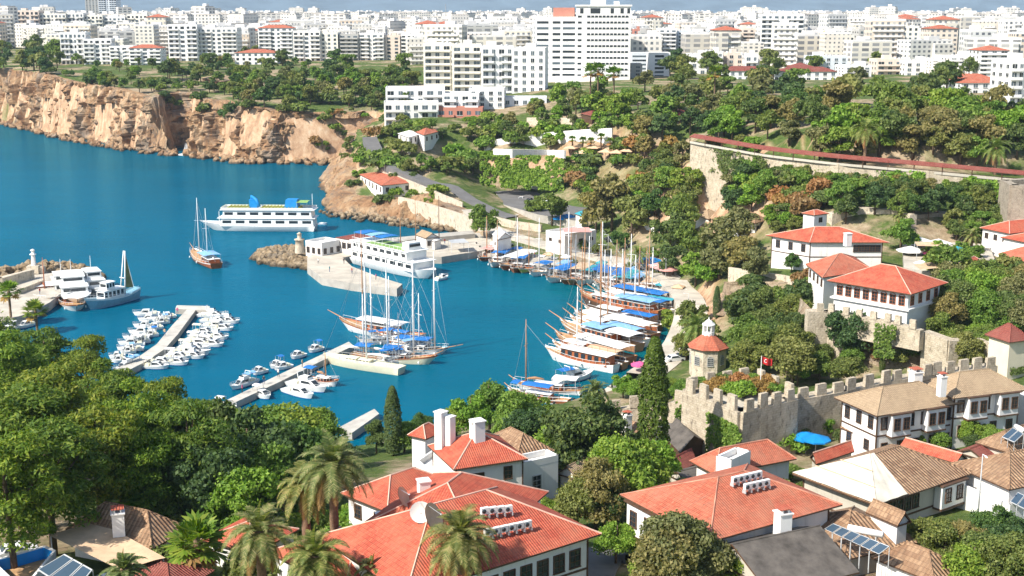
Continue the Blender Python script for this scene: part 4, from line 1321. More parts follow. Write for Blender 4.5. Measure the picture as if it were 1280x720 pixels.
# white terrace with blue inner wall, skylight
def pool_box():
    a, b, c = P(0, 705, 21.5), P(38, 735, 21.5), P(70, 690, 21.5)
    o = thing('roof_terrace', 'white roof terrace with bright blue inner walls at the lower left corner', 'terrace', (a.x, a.y, 17))
    off = Vector((a.x, a.y, 17))
    q_ = [P(-12, 702, 21.5) - off, P(28, 740, 21.5) - off, P(70, 689, 21.5) - off, P(56, 683, 21.5) - off]
    q_ = [Vector((v.x, v.y)) for v in q_]
    m_ = MB()
    m_.prism(q_, 0, 3.4, 0, 1)
    inn = inset(q_, .22)
    m_.obj('floor', ['white', 'teak'], o)
    w_ = MB()
    for i in range(4):
        w_.prism([inn[i], q_[i], q_[(i + 1) % 4], inn[(i + 1) % 4]], 3.4, 4.6)
    w_.obj('parapet', 'white', o)
    inn2 = inset(q_, .26)
    l_ = MB()
    for i in range(4):
        l_.prism([inn2[i], inn[i], inn[(i + 1) % 4], inn2[(i + 1) % 4]], 3.41, 4.5)
    l_.obj('lining', 'blue', o)
pool_box()
def glassbox():
    p = hit(136, 705, 3)
    o = thing('skylight', 'grey glass roof lantern beside the tan awning', 'skylight', (p.x, p.y, 18), .5)
    m_ = MB(); m_.box((0, 0, 1.6), (2.6, 1.9, 3.2)); m_.obj('frame', 'boatwhite', o)
    for s in (-1, 1):
        g_ = MB(); g_.add([(-1.25, s * 1.0, 3.2), (1.25, s * 1.0, 3.2), (1.0, s * .1, 3.75), (-1.0, s * .1, 3.75)], [(0, 1, 2, 3) if s < 0 else (3, 2, 1, 0)]); g_.obj('pane', 'greyglass', o)
    e_ = MB(); e_.add([(-1.25, -1, 3.2), (-1.25, 1, 3.2), (-1, .1, 3.75), (-1, -.1, 3.75), (1.25, -1, 3.2), (1.25, 1, 3.2), (1, .1, 3.75), (1, -.1, 3.75)], [(0, 3, 2, 1), (4, 5, 6, 7), (3, 7, 6, 2)]); e_.obj('glazing_end', 'greyglass', o)
glassbox()

# ---- centre: the complex of red roofs
H['redleft'] = house('broad red roofed house shaded by the tallest palm', (440, 612), (484, 640), (560, 600), 21.5, 1.9, 'hip', 'redtile', 'white', .6, wins=[('ab', 2, 1.6, .9, 1.4)])
H['redback'] = house('red hip roofed wing behind the satellite dishes', (452, 655), (600, 690), (668, 612), 23.6, 3.2, 'hip', 'redtile', 'white', .6, axis_='bc')
H['redmain'] = house('long red roofed house with dark framed windows, bottom centre', (520, 752), (752, 667), (640, 604), 23.8, 3.6, 'hip', 'redtile', 'white', .9, pts=None,
                     wins=[('ab', 9, 2.1, 1.1, 1.7, False, (0.1, .97))], belt=[3.4])
for (x, y, zt_, h_, w_, k) in [(529.5, 601, 26.2, 3.0, 1.05, 'redback'), (478, 643, 23.6, 2.4, 1.1, 'redback')]:
    chimney(x, y, zt_, h_, w_, .35, H[k][0])
H['redtop'] = house('red hip roofed white house with the tall white chimneys', (533, 557), (567, 587), (661, 574), 19.5, 2.5, 'hip', 'redtile', 'white', .5, wins=[('bc', 1, 1.3, 1.3, .5, False, (.2, .45)), ('bc', 1, 1.5, .9, 1.5, False, (.6, .95))], belt=[6])
chimney(551, 515, 24.2, 6.0, 1.1, .9, H['redtop'][0])
chimney(562, 521, 23.7, 5.4, .95, .9, H['redtop'][0])
chimney(597, 526, 23.6, 5.0, 1.3, .5, H['redtop'][0])
chimney(591, 528, 23.4, 4.8, .6, .5, H['redtop'][0])
H['redsmall'] = house('small red roof with white gable behind the tall chimneys', (514, 542), (532, 549), (548, 537), 18.5, 1.2, 'hip', 'redtile', 'white', .4)
H['redpatio'] = house('low white house with rooftop patio left of the tall chimneys', (520, 583), (548, 606), (570, 590), 17.0, 0, 'flat', 'canvaswhite', 'white', .1)
H['brownback'] = house('brown hip roofed house behind the tall white chimneys', (606, 549), (646, 574), (690, 562), 16.8, 2.0, 'hip', 'browntile', 'white', .5, caps=True)
H['flatwhite'] = house('white flat roofed house with one barred window, centre', (640, 577), (654, 586), (697, 575), 16.6, 0, 'flat', 'canvaswhite', 'white', .1, wins=[('bc', 1, 2.2, 1.1, 1.9, False, (.15, .6))], frame='grey')
H['palebarn'] = house('low white house with pale weathered tile roof beside the garden trees', (693, 593), (722, 599), (750, 588), 14.2, 1.3, 'gable', 'tantile', 'white', .4, axis_='bc')
H['brownquay'] = house('long brown tiled roof along the battlement wall, with white chimney', (742, 528), (790, 548), (812, 538), 11.5, 1.5, 'gable', 'browntile', 'oldwall', .4, axis_='ab')
chimney(784, 519, 14.6, 3.0, 1.0, .5, H['brownquay'][0], True)
H['greybarn'] = house('dark grey roofed shed at the foot of the stone tower', (828, 543), (850, 566), (884, 552), 12.5, 1.6, 'gable', 'slate', 'wood', .3)
H['redlean'] = house('little maroon roofed shed left of the stone tower', (838, 576), (853, 588), (872, 578), 13.0, 1.3, 'gable', 'maroon', 'wood', .3)
H['greybrown'] = house('low brown flat roofed annex behind the big red hip roof', (838, 590), (862, 606), (898, 592), 14.5, 0.9, 'gable', 'slate', 'oldwall', .2)
# ---- big red hip roof right of centre
H['redhip'] = house('white house with big orange red hip roof and row of roof vents', (776, 618), (887, 677), (1052, 630), 24.0, 2.6, 'hip', 'orangetile', 'white', .9, caps=True,
                    wins=[('ab', 2, 2.0, 1.0, 1.9, False, (.02, .45)), ('ab', 1, 2.0, .9, 1.6, False, (.8, 1))], belt=[3.7])
H['redhip2'] = house('smaller orange red roof with white dormer behind the big red hip', (858, 577), (893, 593), (1003, 577), 18.5, 2.0, 'hip', 'orangetile', 'white', .6)
H['dormer'] = house('white attic box between the two orange red roofs', (896, 577), (914, 583), (934, 570), 20.2, 0, 'flat', 'canvaswhite', 'white', .05, base=17.5)
# grey sheet roof lower right
H['slate'] = house('dark grey brown sheet roofed house, bottom right of centre', (894, 678), (962, 742), (1056, 706), 21.5, 2.3, 'gable', 'slate', 'oldwall', .4, axis_='bc')
chimney(979, 641, 25.4, 2.6, 1.2, .35, H['slate'][0], True)
H['ochre'] = house('worn brown tiled house carrying the raised solar panels', (992, 650), (1055, 700), (1136, 668), 21.0, 2.2, 'hip', 'browntile', 'oldwall', .5)
H['ochre2'] = house('narrow brown tiled attic with white gable beside the solar panels', (1085, 639), (1122, 657), (1138, 651), 23.2, 1.1, 'gable', 'browntile', 'white', .3, axis_='ab', base=20)
H['ochre3'] = house('brown tiled cottage with white walls at the bottom right', (1098, 693), (1168, 728), (1197, 708), 21.5, 1.6, 'hip', 'browntile', 'white', .4)
H['redbehind'] = house('low red roof strip left of the tarpaulined house', (1012, 571), (1020, 580), (1068, 564), 16.0, 1.0, 'gable', 'redtile', 'oldwall', .3, axis_='bc')
H['tarphouse'] = house('old house half covered by a pale tarpaulin, with bay windows', (990, 592), (1096, 632), (1219, 591), 20.5, 2.6, 'hip', 'browntile', 'oldwall', .9,
                       wins=[('bc', 5, 1.5, .9, 1.5, False, (.05, .5)), ('bc', 2, 1.5, 1.0, 1.7, False, (.66, .95))], belt=[2.8])
H['redstrip'] = house('low red tiled shed behind the tarpaulined house', (1131, 556), (1195, 579), (1206, 572), 16.8, .9, 'gable', 'redtile', 'cream', .3, axis_='ab')
H['cottage'] = house('small white cottage with brown roof below the mansions', (1057, 533), (1094, 552), (1117, 545), 15.6, 1.6, 'gable', 'browntile', 'white', .5, wins=[('ab', 1, 1.2, .8, 1.0)])
H['brownright'] = house('brown tiled house with white walls at the right edge', (1199, 577), (1262, 612), (1340, 585), 20.5, 2.0, 'hip', 'browntile', 'white', .5)
H['whiteannex'] = house('long white wall house below the solar panels at the right edge', (1203, 606), (1262, 640), (1330, 612), 18.7, 0, 'flat', 'flatroof', 'white', .1)
H['redright'] = house('low dull red roof before the brown roofs at the right edge', (1198, 563), (1230, 575), (1262, 556), 16.5, .9, 'gable', 'maroon', 'oldwall', .3)
H['brownright2'] = house('brown roof with small solar panel at the right edge', (1222, 552), (1262, 566), (1310, 545), 17.5, 1.7, 'hip', 'browntile', 'oldwall', .4)
H['rightwhite'] = house('white walled house with dark shed behind it, right edge', (1262, 492), (1290, 505), (1330, 490), 18, 0, 'flat', 'canvaswhite', 'white', .1)
H['redlow'] = house('red roof peeping between the date palms, bottom left', (256, 672), (318, 692), (368, 660), 20.5, 1.4, 'hip', 'redtile', 'white', .4)
H['redlow2'] = house('red roof at the bottom edge below the tan awning', (150, 724), (214, 745), (262, 712), 21.0, 1.2, 'hip', 'maroon', 'white', .4)
H['redlow3'] = house('red roof with pale ridge at the bottom edge between palms', (330, 690), (430, 742), (526, 708), 21.5, 1.8, 'hip', 'redtile', 'white', .5)

# pale tarpaulin spread over the left half of the old roof, following its planes
def tarpaulin():
    o, ctr, base, zt, L, (r0, r1, zr) = H['tarphouse']
    r0_ = Vector((r0[0], r0[1], zr + .1)); r1_ = Vector((r1[0], r1[1], zr + .1))
    e = [Vector((p.x, p.y, zt + .1)) for p in L]
    # L is counterclockwise from the left corner: 0 left, 1 near, 2 right, 3 far
    t = thing('tarpaulin', 'pale tarpaulin spread over the left half of the brown roof', 'tarpaulin', (ctr.x, ctr.y, base))
    n0 = min((r0_, r1_), key=lambda r: (r - (e[0] + e[1]) / 2).length)
    n1 = r1_ if n0 is r0_ else r0_
    f = .30
    m = MB(); vs, fs = [], []
    def patch(a, b, c, d, n=10):
        k = len(vs)
        nr = (b - a).cross(d - a).normalized()
        if nr.z < 0: nr = -nr
        for i in range(n + 1):
            for j in range(n + 1):
                u, v = i / n, j / n
                p = a.lerp(b, u).lerp(d.lerp(c, u), v)
                vs.append(p + nr * (.05 + .045 * math.sin(u * 17 + v * 3) * (0.2 < u < .95) + .05 * abs(fbm(p.x * .8, p.y * .8, 1, 3))))
        for i in range(n):
            for j in range(n):
                q = k + i * (n + 1) + j; fs.append((q, q + n + 1, q + n + 2, q + 1))
    ex = (e[1] - e[0]).normalized() * .1
    patch(e[0], e[1], n0, n0)
    patch(e[1], e[1].lerp(e[2], f), n0.lerp(n1, .12), n0)
    m.add(vs, fs, 0, True); m.obj('sheet', 'tarp', t)
    b_ = MB()
    for q in (.3, .62): b_.tube([e[0].lerp(n0, q) + Vector((0, 0, .2)), e[1].lerp(n0, q) + Vector((0, 0, .2))], .05, 4)
    b_.obj('batten', 'canvastan', t)
tarpaulin()
# ---- white mansions
def mansion(label, A, B, C, ze, n, **k):
    r = house(label, A, B, C, ze, 2.2, 'hip', 'tantile', 'white', .8, belt=[3.1], wfr='wood', **k)
    return r
H['m1'] = mansion('white two storey mansion with tan roof and dark shutters, left one of the pair', (1048, 496), (1096, 520), (1200, 500), 19.6, 0,
                  wins=[('ab', 3, 1.5, .8, 1.6), ('bc', 6, 1.5, .85, 1.6), ('bc', 5, 4.9, .85, 1.5), ('ab', 2, 4.7, .8, 1.3)])
H['m2'] = mansion('white two storey mansion with tan roof, right one of the pair', (1157, 478), (1192, 498), (1272, 482), 20.6, 0,
                  wins=[('ab', 2, 1.5, .8, 1.6), ('bc', 5, 1.5, .85, 1.6), ('bc', 4, 4.9, .85, 1.5)])
def bay(hk, side, u, w, d, zt0, zb0, nw=2):
    """a projecting room on the mansion front, with its own windows"""
    o, ctr, base, zt, L, _ = H[hk]
    Wq = inset(L, .8)
    i = {'ab': 0, 'bc': 1}[side]
    p, q_ = Wq[i], Wq[(i + 1) % 4]
    if p.x > q_.x and side == 'bc': pass
    t = (q_ - p).normalized(); n = Vector((t.y, -t.x))
    c = p + (q_ - p) * u + n * d / 2
    m_ = MB(); rz = math.atan2(t.y, t.x)
    m_.box((c.x, c.y, zt - (zt0 + zb0) / 2), (w, d, zb0 - zt0), rz)
    b_ = m_.obj('bay', 'white', o)
    s_ = MB(); s_.box((c.x, c.y, zt - zb0 - .1), (w + .16, d + .16, .2), rz); s_.obj('bay_sill', 'wood', b_); s_ = MB(); s_.box((c.x, c.y, zt - zt0 + .05), (w + .5, d + .5, .14), rz); s_.obj('bay_cornice', 'wood', b_)
    for j in range(nw):
        pp_ = c + t * (w * ((j + .5) / nw - .5)) + n * (d / 2 + .03)
        window(b_, (pp_.x, pp_.y, zt - (zt0 + zb0) / 2 + .1), rz, .85, 1.55, 'wood')
for hk, u in (('m1', .24), ('m1', .68), ('m2', .30), ('m2', .78)): bay(hk, 'bc', u, 3.0, 1.0, .15, 3.1)
chimney(1145, 465, 22.6, 2.6, 1.3, .3, H['m1'][0], True)
chimney(1178, 471, 23.6, 2.6, .9, .3, H['m2'][0], True)
bay('redhip', 'ab', .22, 4.4, .8, .3, 3.4, 2)
bay('tarphouse', 'bc', .80, 4.0, 1.0, .3, 2.9, 2)

# ---- mid distance houses on the right
H['kale'] = house('white mansion with brown arched gallery windows on the rampart', (1040, 349), (1139, 368), (1176, 352), 23.2, 3.0, 'hip', 'redtile', 'white', 1.0,
                  wins=[('ab', 8, 1.6, 1.0, 1.6, True, (.02, .98)), ('bc', 4, 1.6, 1.0, 1.6, True)], wfr='redwood')
def ledge(hk, z, out, mat='white', nm='balcony_ledge'):
    o, ctr, base, zt, L, _ = H[hk]
    m_ = MB(); q_ = inset(L, 1.0 - out); m_.prism(q_, zt - z - .15, zt - z + .15); m_.obj(nm, mat, o)
ledge('kale', 3.0, .5); ledge('kale', .12, .75, 'wood', 'eave_board')
H['kale2'] = house('white annex with faded orange roof left of the arched gallery mansion', (1007, 330), (1028, 347), (1092, 337), 21.5, 2.6, 'hip', 'orangetile', 'white', .6,
                   wins=[('ab', 4, 1.5, .8, 1.3)], wfr='wood')
H['long'] = house('long white house with red hip roof above the rampart', (957, 294), (1012, 303), (1112, 303), 22.6, 2.6, 'hip', 'redtile', 'white', .6,
                  wins=[('ab', 3, 1.5, .9, 1.5), ('bc', 5, 1.4, 1.0, 1.4, False, (.60, .98))], belt=[3.2], axis_='bc')
H['tower'] = house('small white tower house with flat red roof behind the long house', (1005, 266), (1018, 269), (1032, 266), 25.5, .8, 'hip', 'redtile', 'white', .3, wins=[('bc', 1, 1.3, .9, 1.0)])
chimney(1060, 292, 26.3, 2.5, 1.2, .3, H['long'][0])
H['arrow'] = house('white house with grey brown roof half hidden by olive trees', (914, 270), (944, 279), (960, 275), 18.5, 1.6, 'hip', 'browntile', 'white', .5, wins=[('bc', 2, 1.6, .9, 1.2), ('bc', 1, 5.0, .9, 1.2)])
H['vill1'] = house('low brown roofed house among trees left of the olive trees', (868, 268), (886, 274), (902, 268), 14.5, 1.4, 'hip', 'tantile', 'white', .4)
H['vill2'] = house('little brown gable roof beside the low brown roofed house', (890, 276), (900, 281), (914, 275), 14.0, 1.3, 'gable', 'browntile', 'white', .4)
H['vill3'] = house('white wall house hidden behind the promenade trees', (800, 268), (818, 276), (832, 268), 11.5, 1.3, 'hip', 'tantile', 'white', .4)
H['vill4'] = house('white ruined gable house below the olive trees', (884, 312), (893, 318), (905, 312), 11.5, 1.6, 'gable', 'tantile', 'white', .3)
H['shed'] = house('small red brown hip roofed lodge above the rampart', (1232, 418), (1262, 428), (1290, 424), 19.2, 2.2, 'hip', 'maroon', 'cream', .5)
H['re1'] = house('red roofed white house at the right edge below the stone ruin', (1234, 284), (1262, 292), (1300, 284), 22.5, 1.9, 'hip', 'redtile', 'white', .5, wins=[('ab', 3, 1.5, .8, 1.1)])
H['re2'] = house('red roof at the right edge, in front of its twin', (1258, 296), (1292, 305), (1330, 298), 22.0, 1.6, 'hip', 'redtile', 'white', .5)
H['re3'] = house('orange roof rising from behind trees at the right edge', (1248, 317), (1290, 330), (1330, 318), 21.5, 2.0, 'hip', 'orangetile', 'white', .5)
H['re4'] = house('small red roof among trees right of the market', (1196, 330), (1214, 340), (1234, 330), 19.0, 1.5, 'hip', 'redtile', 'white', .4)
H['re5'] = house('little white kiosk with grey roof on the ruined wall', (1084, 254), (1096, 257), (1108, 254), 24.0, .9, 'hip', 'maroon', 'white', .3)
# ---- harbour and headland buildings
H['rest'] = house('white restaurant with salmon roof on the rocky headland', (449, 218), (477, 232), (540, 226), 10.4, 2.0, 'hip', 'orangetile', 'white', .4, base=4.6, square=False,
                  wins=[('bc', 5, 1.7, 1.1, 1.5), ('ab', 6, 1.7, 1.0, 1.6)])
H['pier1'] = house('white pavilion with red flat roof and arcade on the pier', (418, 297), (446, 301), (474, 296), 6.2, .5, 'hip', 'maroon', 'white', .2,
                   wins=[('bc', 3, 2.0, 1.7, 1.8, True), ('ab', 4, 2.0, 1.3, 1.6, True)])
H['pier2'] = house('low white annex left of the pier pavilion', (384, 303), (402, 307), (424, 302), 5.0, 0, 'flat', 'canvaswhite', 'white', .1, wins=[('ab', 3, 1.8, 1.0, 1.6), ('bc', 3, 1.8, .9, 1.5)])
H['kiosk1'] = house('white kiosk with tan roof at the pier root', (523, 293), (532, 298), (548, 296), 5.4, 1.3, 'gable', 'tantile', 'white', .3, wins=[('bc', 2, 1.6, .9, 1.3)])
H['kiosk2'] = house('small white booth right of the tan roofed kiosk', (536, 299), (543, 302), (552, 299), 4.6, .6, 'hip', 'canvaswhite', 'white', .2)
H['har1'] = house('long white harbour restaurant with pink awning terrace', (680, 291), (706, 296), (748, 291), 7.4, 0, 'flat', 'canvaswhite', 'white', .1, wins=[('ab', 2, 1.6, 1.1, .8), ('bc', 3, 1.6, 1.2, .8)])
H['har2'] = house('green roofed bandstand beside the blue umbrellas', (718, 267), (727, 270), (737, 267), 9.0, .9, 'hip', 'greyroof' if 'greyroof' in M else 'canvasteal', 'white', .4)
H['har3'] = house('white gabled boathouse by the harbour road', (615, 293), (622, 300), (640, 296), 6.6, 1.6, 'gable', 'canvaswhite', 'white', .2, wins=[('ab', 1, 1.8, 1.0, .8)])
H['cliffrest'] = house('white two storey villa with bays under the terrace hotel', (497, 167), (511, 172), (528, 167), (6.6,), 1.2, 'hip', 'canvaswhite', 'white', .3, wins=[('bc', 3, 1.5, 1.2, 1.6), ('ab', 2, 1.5, 1.0, 1.6), ('bc', 3, 4.7, 1.2, 1.6)])
H['cliffrest2'] = house('white villa with red roof under the terrace hotel', (514, 163), (530, 169), (550, 164), (4.6,), 1.6, 'hip', 'orangetile', 'white', .4, wins=[('bc', 3, 1.7, 1.0, 1.4)])
H['pav1'] = house('open pavilion with wide brown roof in the far cliff park', (251, 97), (276, 102), (308, 98), (3.0,), 1.6, 'hip', 'tantile', 'wood', .8)
H['pav2'] = house('red canopy roof cafe at the bluff top', (726, 142), (740, 145), (755, 142), (3.0,), 1.2, 'hip', 'maroon', 'wood', .3)
H['pav3'] = house('red canopy roof cafe behind the park trees', (836, 141), (850, 144), (862, 141), (3.0,), 1.2, 'hip', 'maroon', 'wood', .3)
H['mosque'] = None

# ---- mosque: octagonal stone room with tiled pyramid and lantern
def mosque():
    p = P(884, 464, 5.2); g = hgt(p.x, p.y) - .5
    o = thing('mosque', 'small octagonal stone mosque with white lantern on its tile roof', 'mosque', (p.x, p.y, g))
    R = 3.4
    def octo(r): return [Vector((r * math.cos(math.pi / 8 + k * math.pi / 4), r * math.sin(math.pi / 8 + k * math.pi / 4))) for k in range(8)]
    H_ = PD(884, 432, p.y).z - g
    m_ = MB(); m_.prism(octo(R), 0, H_); m_.obj('wall', 'stonepale', o)
    r_ = MB(); e = octo(R + .45)
    vs = [(v.x, v.y, H_ - .05) for v in e] + [(v.x * .16, v.y * .16, H_ + 2.5) for v in e] + [(v.x, v.y, H_ - .2) for v in e]
    r_.add(vs, [(i, (i + 1) % 8, 8 + (i + 1) % 8, 8 + i) for i in range(8)], 0)
    r_.add(vs, [(16 + i, 16 + (i + 1) % 8, (i + 1) % 8, i) for i in range(8)] + [tuple(reversed(range(16, 24)))], 1)
    ro = r_.obj('roof', ['orangetile', 'wood'], o)
    l_ = MB()
    for k in range(8):
        a = math.pi / 8 + k * math.pi / 4
        l_.box((1.0 * math.cos(a), 1.0 * math.sin(a), H_ + 3.2), (.22, .22, 2.0), a)
    l_.lathe((0, 0, H_ + 2.0), [(1.15, 0), (1.15, .55), (.2, .56)], 8, smooth=False)
    l_.lathe((0, 0, H_ + 3.9), [(1.2, 0), (1.2, .15), (.95, .2), (.8, .5), (.45, .85), (.1, 1.05), (.03, 1.5)], 12)
    l_.obj('lantern', 'white', o)
    for k in range(8):
        a = k * math.pi / 4
        if math.sin(a) > .3: continue
        rr = R * math.cos(math.pi / 8) + .03
        window(o, (rr * math.cos(a), rr * math.sin(a), H_ * .58), a + math.pi / 2, .95, 1.5, 'grey', arch=True, bars=(3, 3))
M['stonepale'] = stone('pale_limestone', (0.60, 0.52, 0.40), (0.54, 0.46, 0.35), (0.42, 0.35, 0.26), .6, .32, warm=(0.68, 0.61, 0.48))
mosque()

# ---- castle walls
def wall_run(name, label, pts, thick, mat='stone', merlon=(1.1, 1.1, .9), cat='wall', zb=None, mer=True, step=None, group=None):
    """a wall through points (px, py, z of the wall-top walk); battlements stand on it as parts"""
    W_ = [P(*p) for p in pts]
    c = W_[0]
    g = min(hgt(p.x, p.y) for p in W_) - 1.5 if zb is None else zb
    o = thing(name, label, cat, (c.x, c.y, g), group=group)
    off = Vector((c.x, c.y, g))
    body = MB()
    mw, mh, gap = merlon
    for a, b in zip(W_[:-1], W_[1:]):
        t = Vector((b.x - a.x, b.y - a.y)); L_ = t.length; t.normalize()
        n = Vector((t.y, -t.x)) * thick / 2
        A_, B_ = Vector((a.x, a.y)) - off.xy - t * thick * .25, Vector((b.x, b.y)) - off.xy + t * thick * .25
        k = max(1, int(L_ / 3.0))
        # slightly uneven face
        vs, fs = [], []
        for i in range(k + 1):
            u = i / k; q_ = A_.lerp(B_, u); z = a.z + (b.z - a.z) * u - g
            for s_ in (1, -1):
                zg = 0.0 if zb is not None else min(z - .5, max(0.0, hgt(q_.x + off.x, q_.y + off.y) - 1.5 - g))
                for zz in (zg, (z + zg) * .5, z):
                    w_ = fbm(q_.x * .2, q_.y * .2, zz * .2, 3) * .35
                    vs.append((q_.x + n.x * s_ * (1 + w_), q_.y + n.y * s_ * (1 + w_), zz))
        for i in range(k):
            a0, b0 = i * 6, (i + 1) * 6
            fs += [(a0, b0, b0 + 1, a0 + 1), (a0 + 1, b0 + 1, b0 + 2, a0 + 2), (a0 + 2, b0 + 2, b0 + 5, a0 + 5), (a0 + 5, b0 + 5, b0 + 4, a0 + 4), (a0 + 4, b0 + 4, b0 + 3, a0 + 3)]
        fs += [(0, 1, 2, 5, 4, 3), (k * 6 + 3, k * 6 + 4, k * 6 + 5, k * 6 + 2, k * 6 + 1, k * 6)]
        body.add(vs, fs)
        if mer:
            m_ = max(1, int(L_ / (mw + gap)))
            for i in range(m_):
                u = (i + .5) / m_
                q_ = A_.lerp(B_, u) + n * .72
                z = a.z + (b.z - a.z) * u - g
                e = MB(); hh = mh * random.uniform(.85, 1.1)
                e.box((q_.x, q_.y, z + hh / 2 - .05), (mw * random.uniform(.9, 1.08), .55, hh), math.atan2(t.y, t.x), taper=.9)
                e.obj('merlon', mat, o)
    body.obj('masonry', mat, o)
    return o
wall_run('castle_wall', 'crenellated stone wall running behind the white mansions', [(992, 497, 17.5), (1050, 487, 17.5), (1110, 474, 17.5), (1160, 466, 17.3), (1238, 456, 17.0)], 2.0, 'stone', (1.7, 1.7, .75))
wall_run('castle_tower', 'massive square stone tower with battlements and ivy', [(862, 488, 18.6), (926, 513, 18.6), (988, 498, 18.6), (940, 476, 18.6), (862, 488, 18.6)], 1.8, 'stone', (1.5, 1.9, .8))
tw = MB(); tw.prism([v[:2] for v in (P(866, 489, 18.4), P(926, 509, 18.4), P(982, 497, 18.4), P(938, 478, 18.4))], 8, 18.2)
tag(tw.obj('tower_platform', 'paving'), kind='structure')
# stone string course on the tower
wall_run('castle_wall', 'low crenellated wall between quay trees and the stone tower', [(735, 512, 8.0), (760, 512, 8.0), (800, 506, 8.5), (840, 503, 10), (864, 500, 11)], 1.6, 'stone', (1.6, 1.9, .8))
wall_run('castle_wall', 'tall battlement wall under the arched gallery mansion', [(1012, 388, 19), (1036, 388, 19), (1066, 393, 19)], 2.0, 'stone', (1.2, 1.4, .8))
wall_run('castle_wall', 'short battlements crowning the rock wall under the gallery mansion', [(1070, 394, 19), (1118, 402, 19), (1150, 412, 18.5)], 1.6, 'stone', (1.2, 1.4, .8), zb=15)
wall_run('castle_wall', 'weathered rampart stretch right of the rock wall', [(1160, 414, 18), (1186, 424, 17.5), (1228, 424, 17), (1290, 442, 16.5)], 1.8, 'stone', (1.2, 1.2, .8), mer=False)
wall_run('ruined_wall', 'curved ruined stone wall behind the long red roofed house', [(1040, 266, 23.5), (1075, 259, 24.5), (1120, 262, 24.3), (1140, 268, 24)], 2.2, 'stonepale', mer=False)
wall_run('ruined_wall', 'long stone retaining wall above the village market', [(1140, 268, 23.5), (1180, 265, 23.5), (1208, 264, 23.3)], 2.0, 'stonegrey', mer=False)
wall_run('parapet_wall', 'bright white wall edging the lane below the long house', [(912, 334, 15.2), (940, 338, 15.5), (980, 344, 16), (1008, 350, 17)], .5, 'stonepale', mer=False)
wall_run('retaining_wall', 'pale retaining wall under the long red walkway, left half', [(868, 177, 33.2), (960, 194, 32.1), (1050, 204, 32.2)], 2.0, 'stone', mer=False, zb=14)
wall_run('retaining_wall', 'pale retaining wall under the long red walkway, right half', [(1050, 204, 32.2), (1160, 213, 31.6), (1290, 225, 30.1)], 2.0, 'stone', mer=False, zb=14)
wall_run('tower_ruin', 'ruined round stone tower with a dark window at the right edge', [(1256, 225, 31.5), (1268, 231, 31.5), (1300, 232, 31.5), (1300, 222, 31.5), (1256, 225, 31.5)], 2.0, 'stonegrey', mer=False, zb=17)
# rock faces as terrain pieces
def rockface(name, top, zt, zb, out=5, amp=1.2, rows=14):
    """a rough rock face hanging from a line of points down to zb"""
    pts = smooth_poly(resample([P(*p) for p in top], 1.2), 2)
    vs, fs = [], []
    for i, p in enumerate(pts):
        d = pts[min(i + 2, len(pts) - 1)] - pts[max(i - 2, 0)]
        n = Vector((d.y, -d.x, 0)).normalized()
        if n.y > 0: n = -n
        for j in range(rows):
            v = j / (rows - 1)
            z = p.z * (1 - v) + zb * v
            dd = out * v ** 1.3 + (fbm(p.x * .12, p.y * .12, z * .1, 4) * amp * 1.6 + fbm(p.x * .5, p.y * .5, z * .4, 3) * amp * .5) * min(1, v * 5)
            q_ = p + n * dd
            vs.append((q_.x, q_.y, z))
    for i in range(len(pts) - 1):
        for j in range(rows - 1):
            a = i * rows + j
            fs.append((a, a + 1, a + rows + 1, a + rows))
    mb = MB(); mb.add(vs, fs)
    return tag(mb.obj(name, 'cliff2'), kind='structure')
M['cliff2'] = rockm('dry_rock', [(0.22, 0.16, 0.11), (0.44, 0.31, 0.20), (0.56, 0.44, 0.30), (0.62, 0.53, 0.40)], 0.25, streak=False)
rockface('rock_wall', [(1000, 372, 17.5), (1020, 392, 17.2), (1080, 402, 17), (1130, 412, 17), (1160, 420, 16)], 17, 7.5, 5, 1.0)
rockface('rock_slope', [(905, 352, 14), (940, 352, 14.5), (985, 352, 15), (1010, 360, 16)], 15, 8, 6, 1.3)

# ivy and creepers
def grounded(pts, h):
    out = []
    for x, y in pts:
        p = hit(x, y, h)
        out.append((x, y, p.z + h))
    return out
def wallq(px0, py0, px1, py1, z0, z1, dy=-.6, zr=None):
    zr = z1 if zr is None else zr
    a, b = P(px0, py0, zr), P(px1, py1, zr)
    return [(a.x, a.y + dy, z1), (b.x, b.y + dy, z1), (b.x, b.y + dy, z0), (a.x, a.y + dy, z0)]
ivy('thick ivy hanging down the front corner of the stone tower', wallq(884, 498, 926, 514.5, 8, 17.2, -1.7, 18.6), 5200, 'leafbright')
ivy('creeper on the right face of the stone tower', wallq(927, 514, 984, 500, 8.5, 13.5, -1.6, 18.6), 2200, 'leaf')
ivy('yellow green creeper on the low wall left of the tower', wallq(842, 504, 864, 501, 6, 11, -1.1, 10.5), 1100, 'leafbright')
ivy('curtain of ivy on the terrace wall below the hotel', wallq(612, 150, 662, 147, 20, 26.5, -1, 26.5), 1900, 'leafbright', .5, .5)
ivy('broad green creeper slope above the parking ground', [P(602, 232, 8), P(706, 238, 8), P(706, 194, 19), P(602, 194, 19)], 15000, 'leafbright', .5, .9)
ivy('creeper covering the long stone retaining wall', wallq(1176, 266, 1212, 264, 18, 23.4, -1.6, 23.4), 1900, 'leaf', .35)
ivy('creeper draped over the rampart by the tall battlement wall', wallq(1092, 400, 1118, 403, 13, 18.8, -1.3, 19), 700, 'leaf', .3)
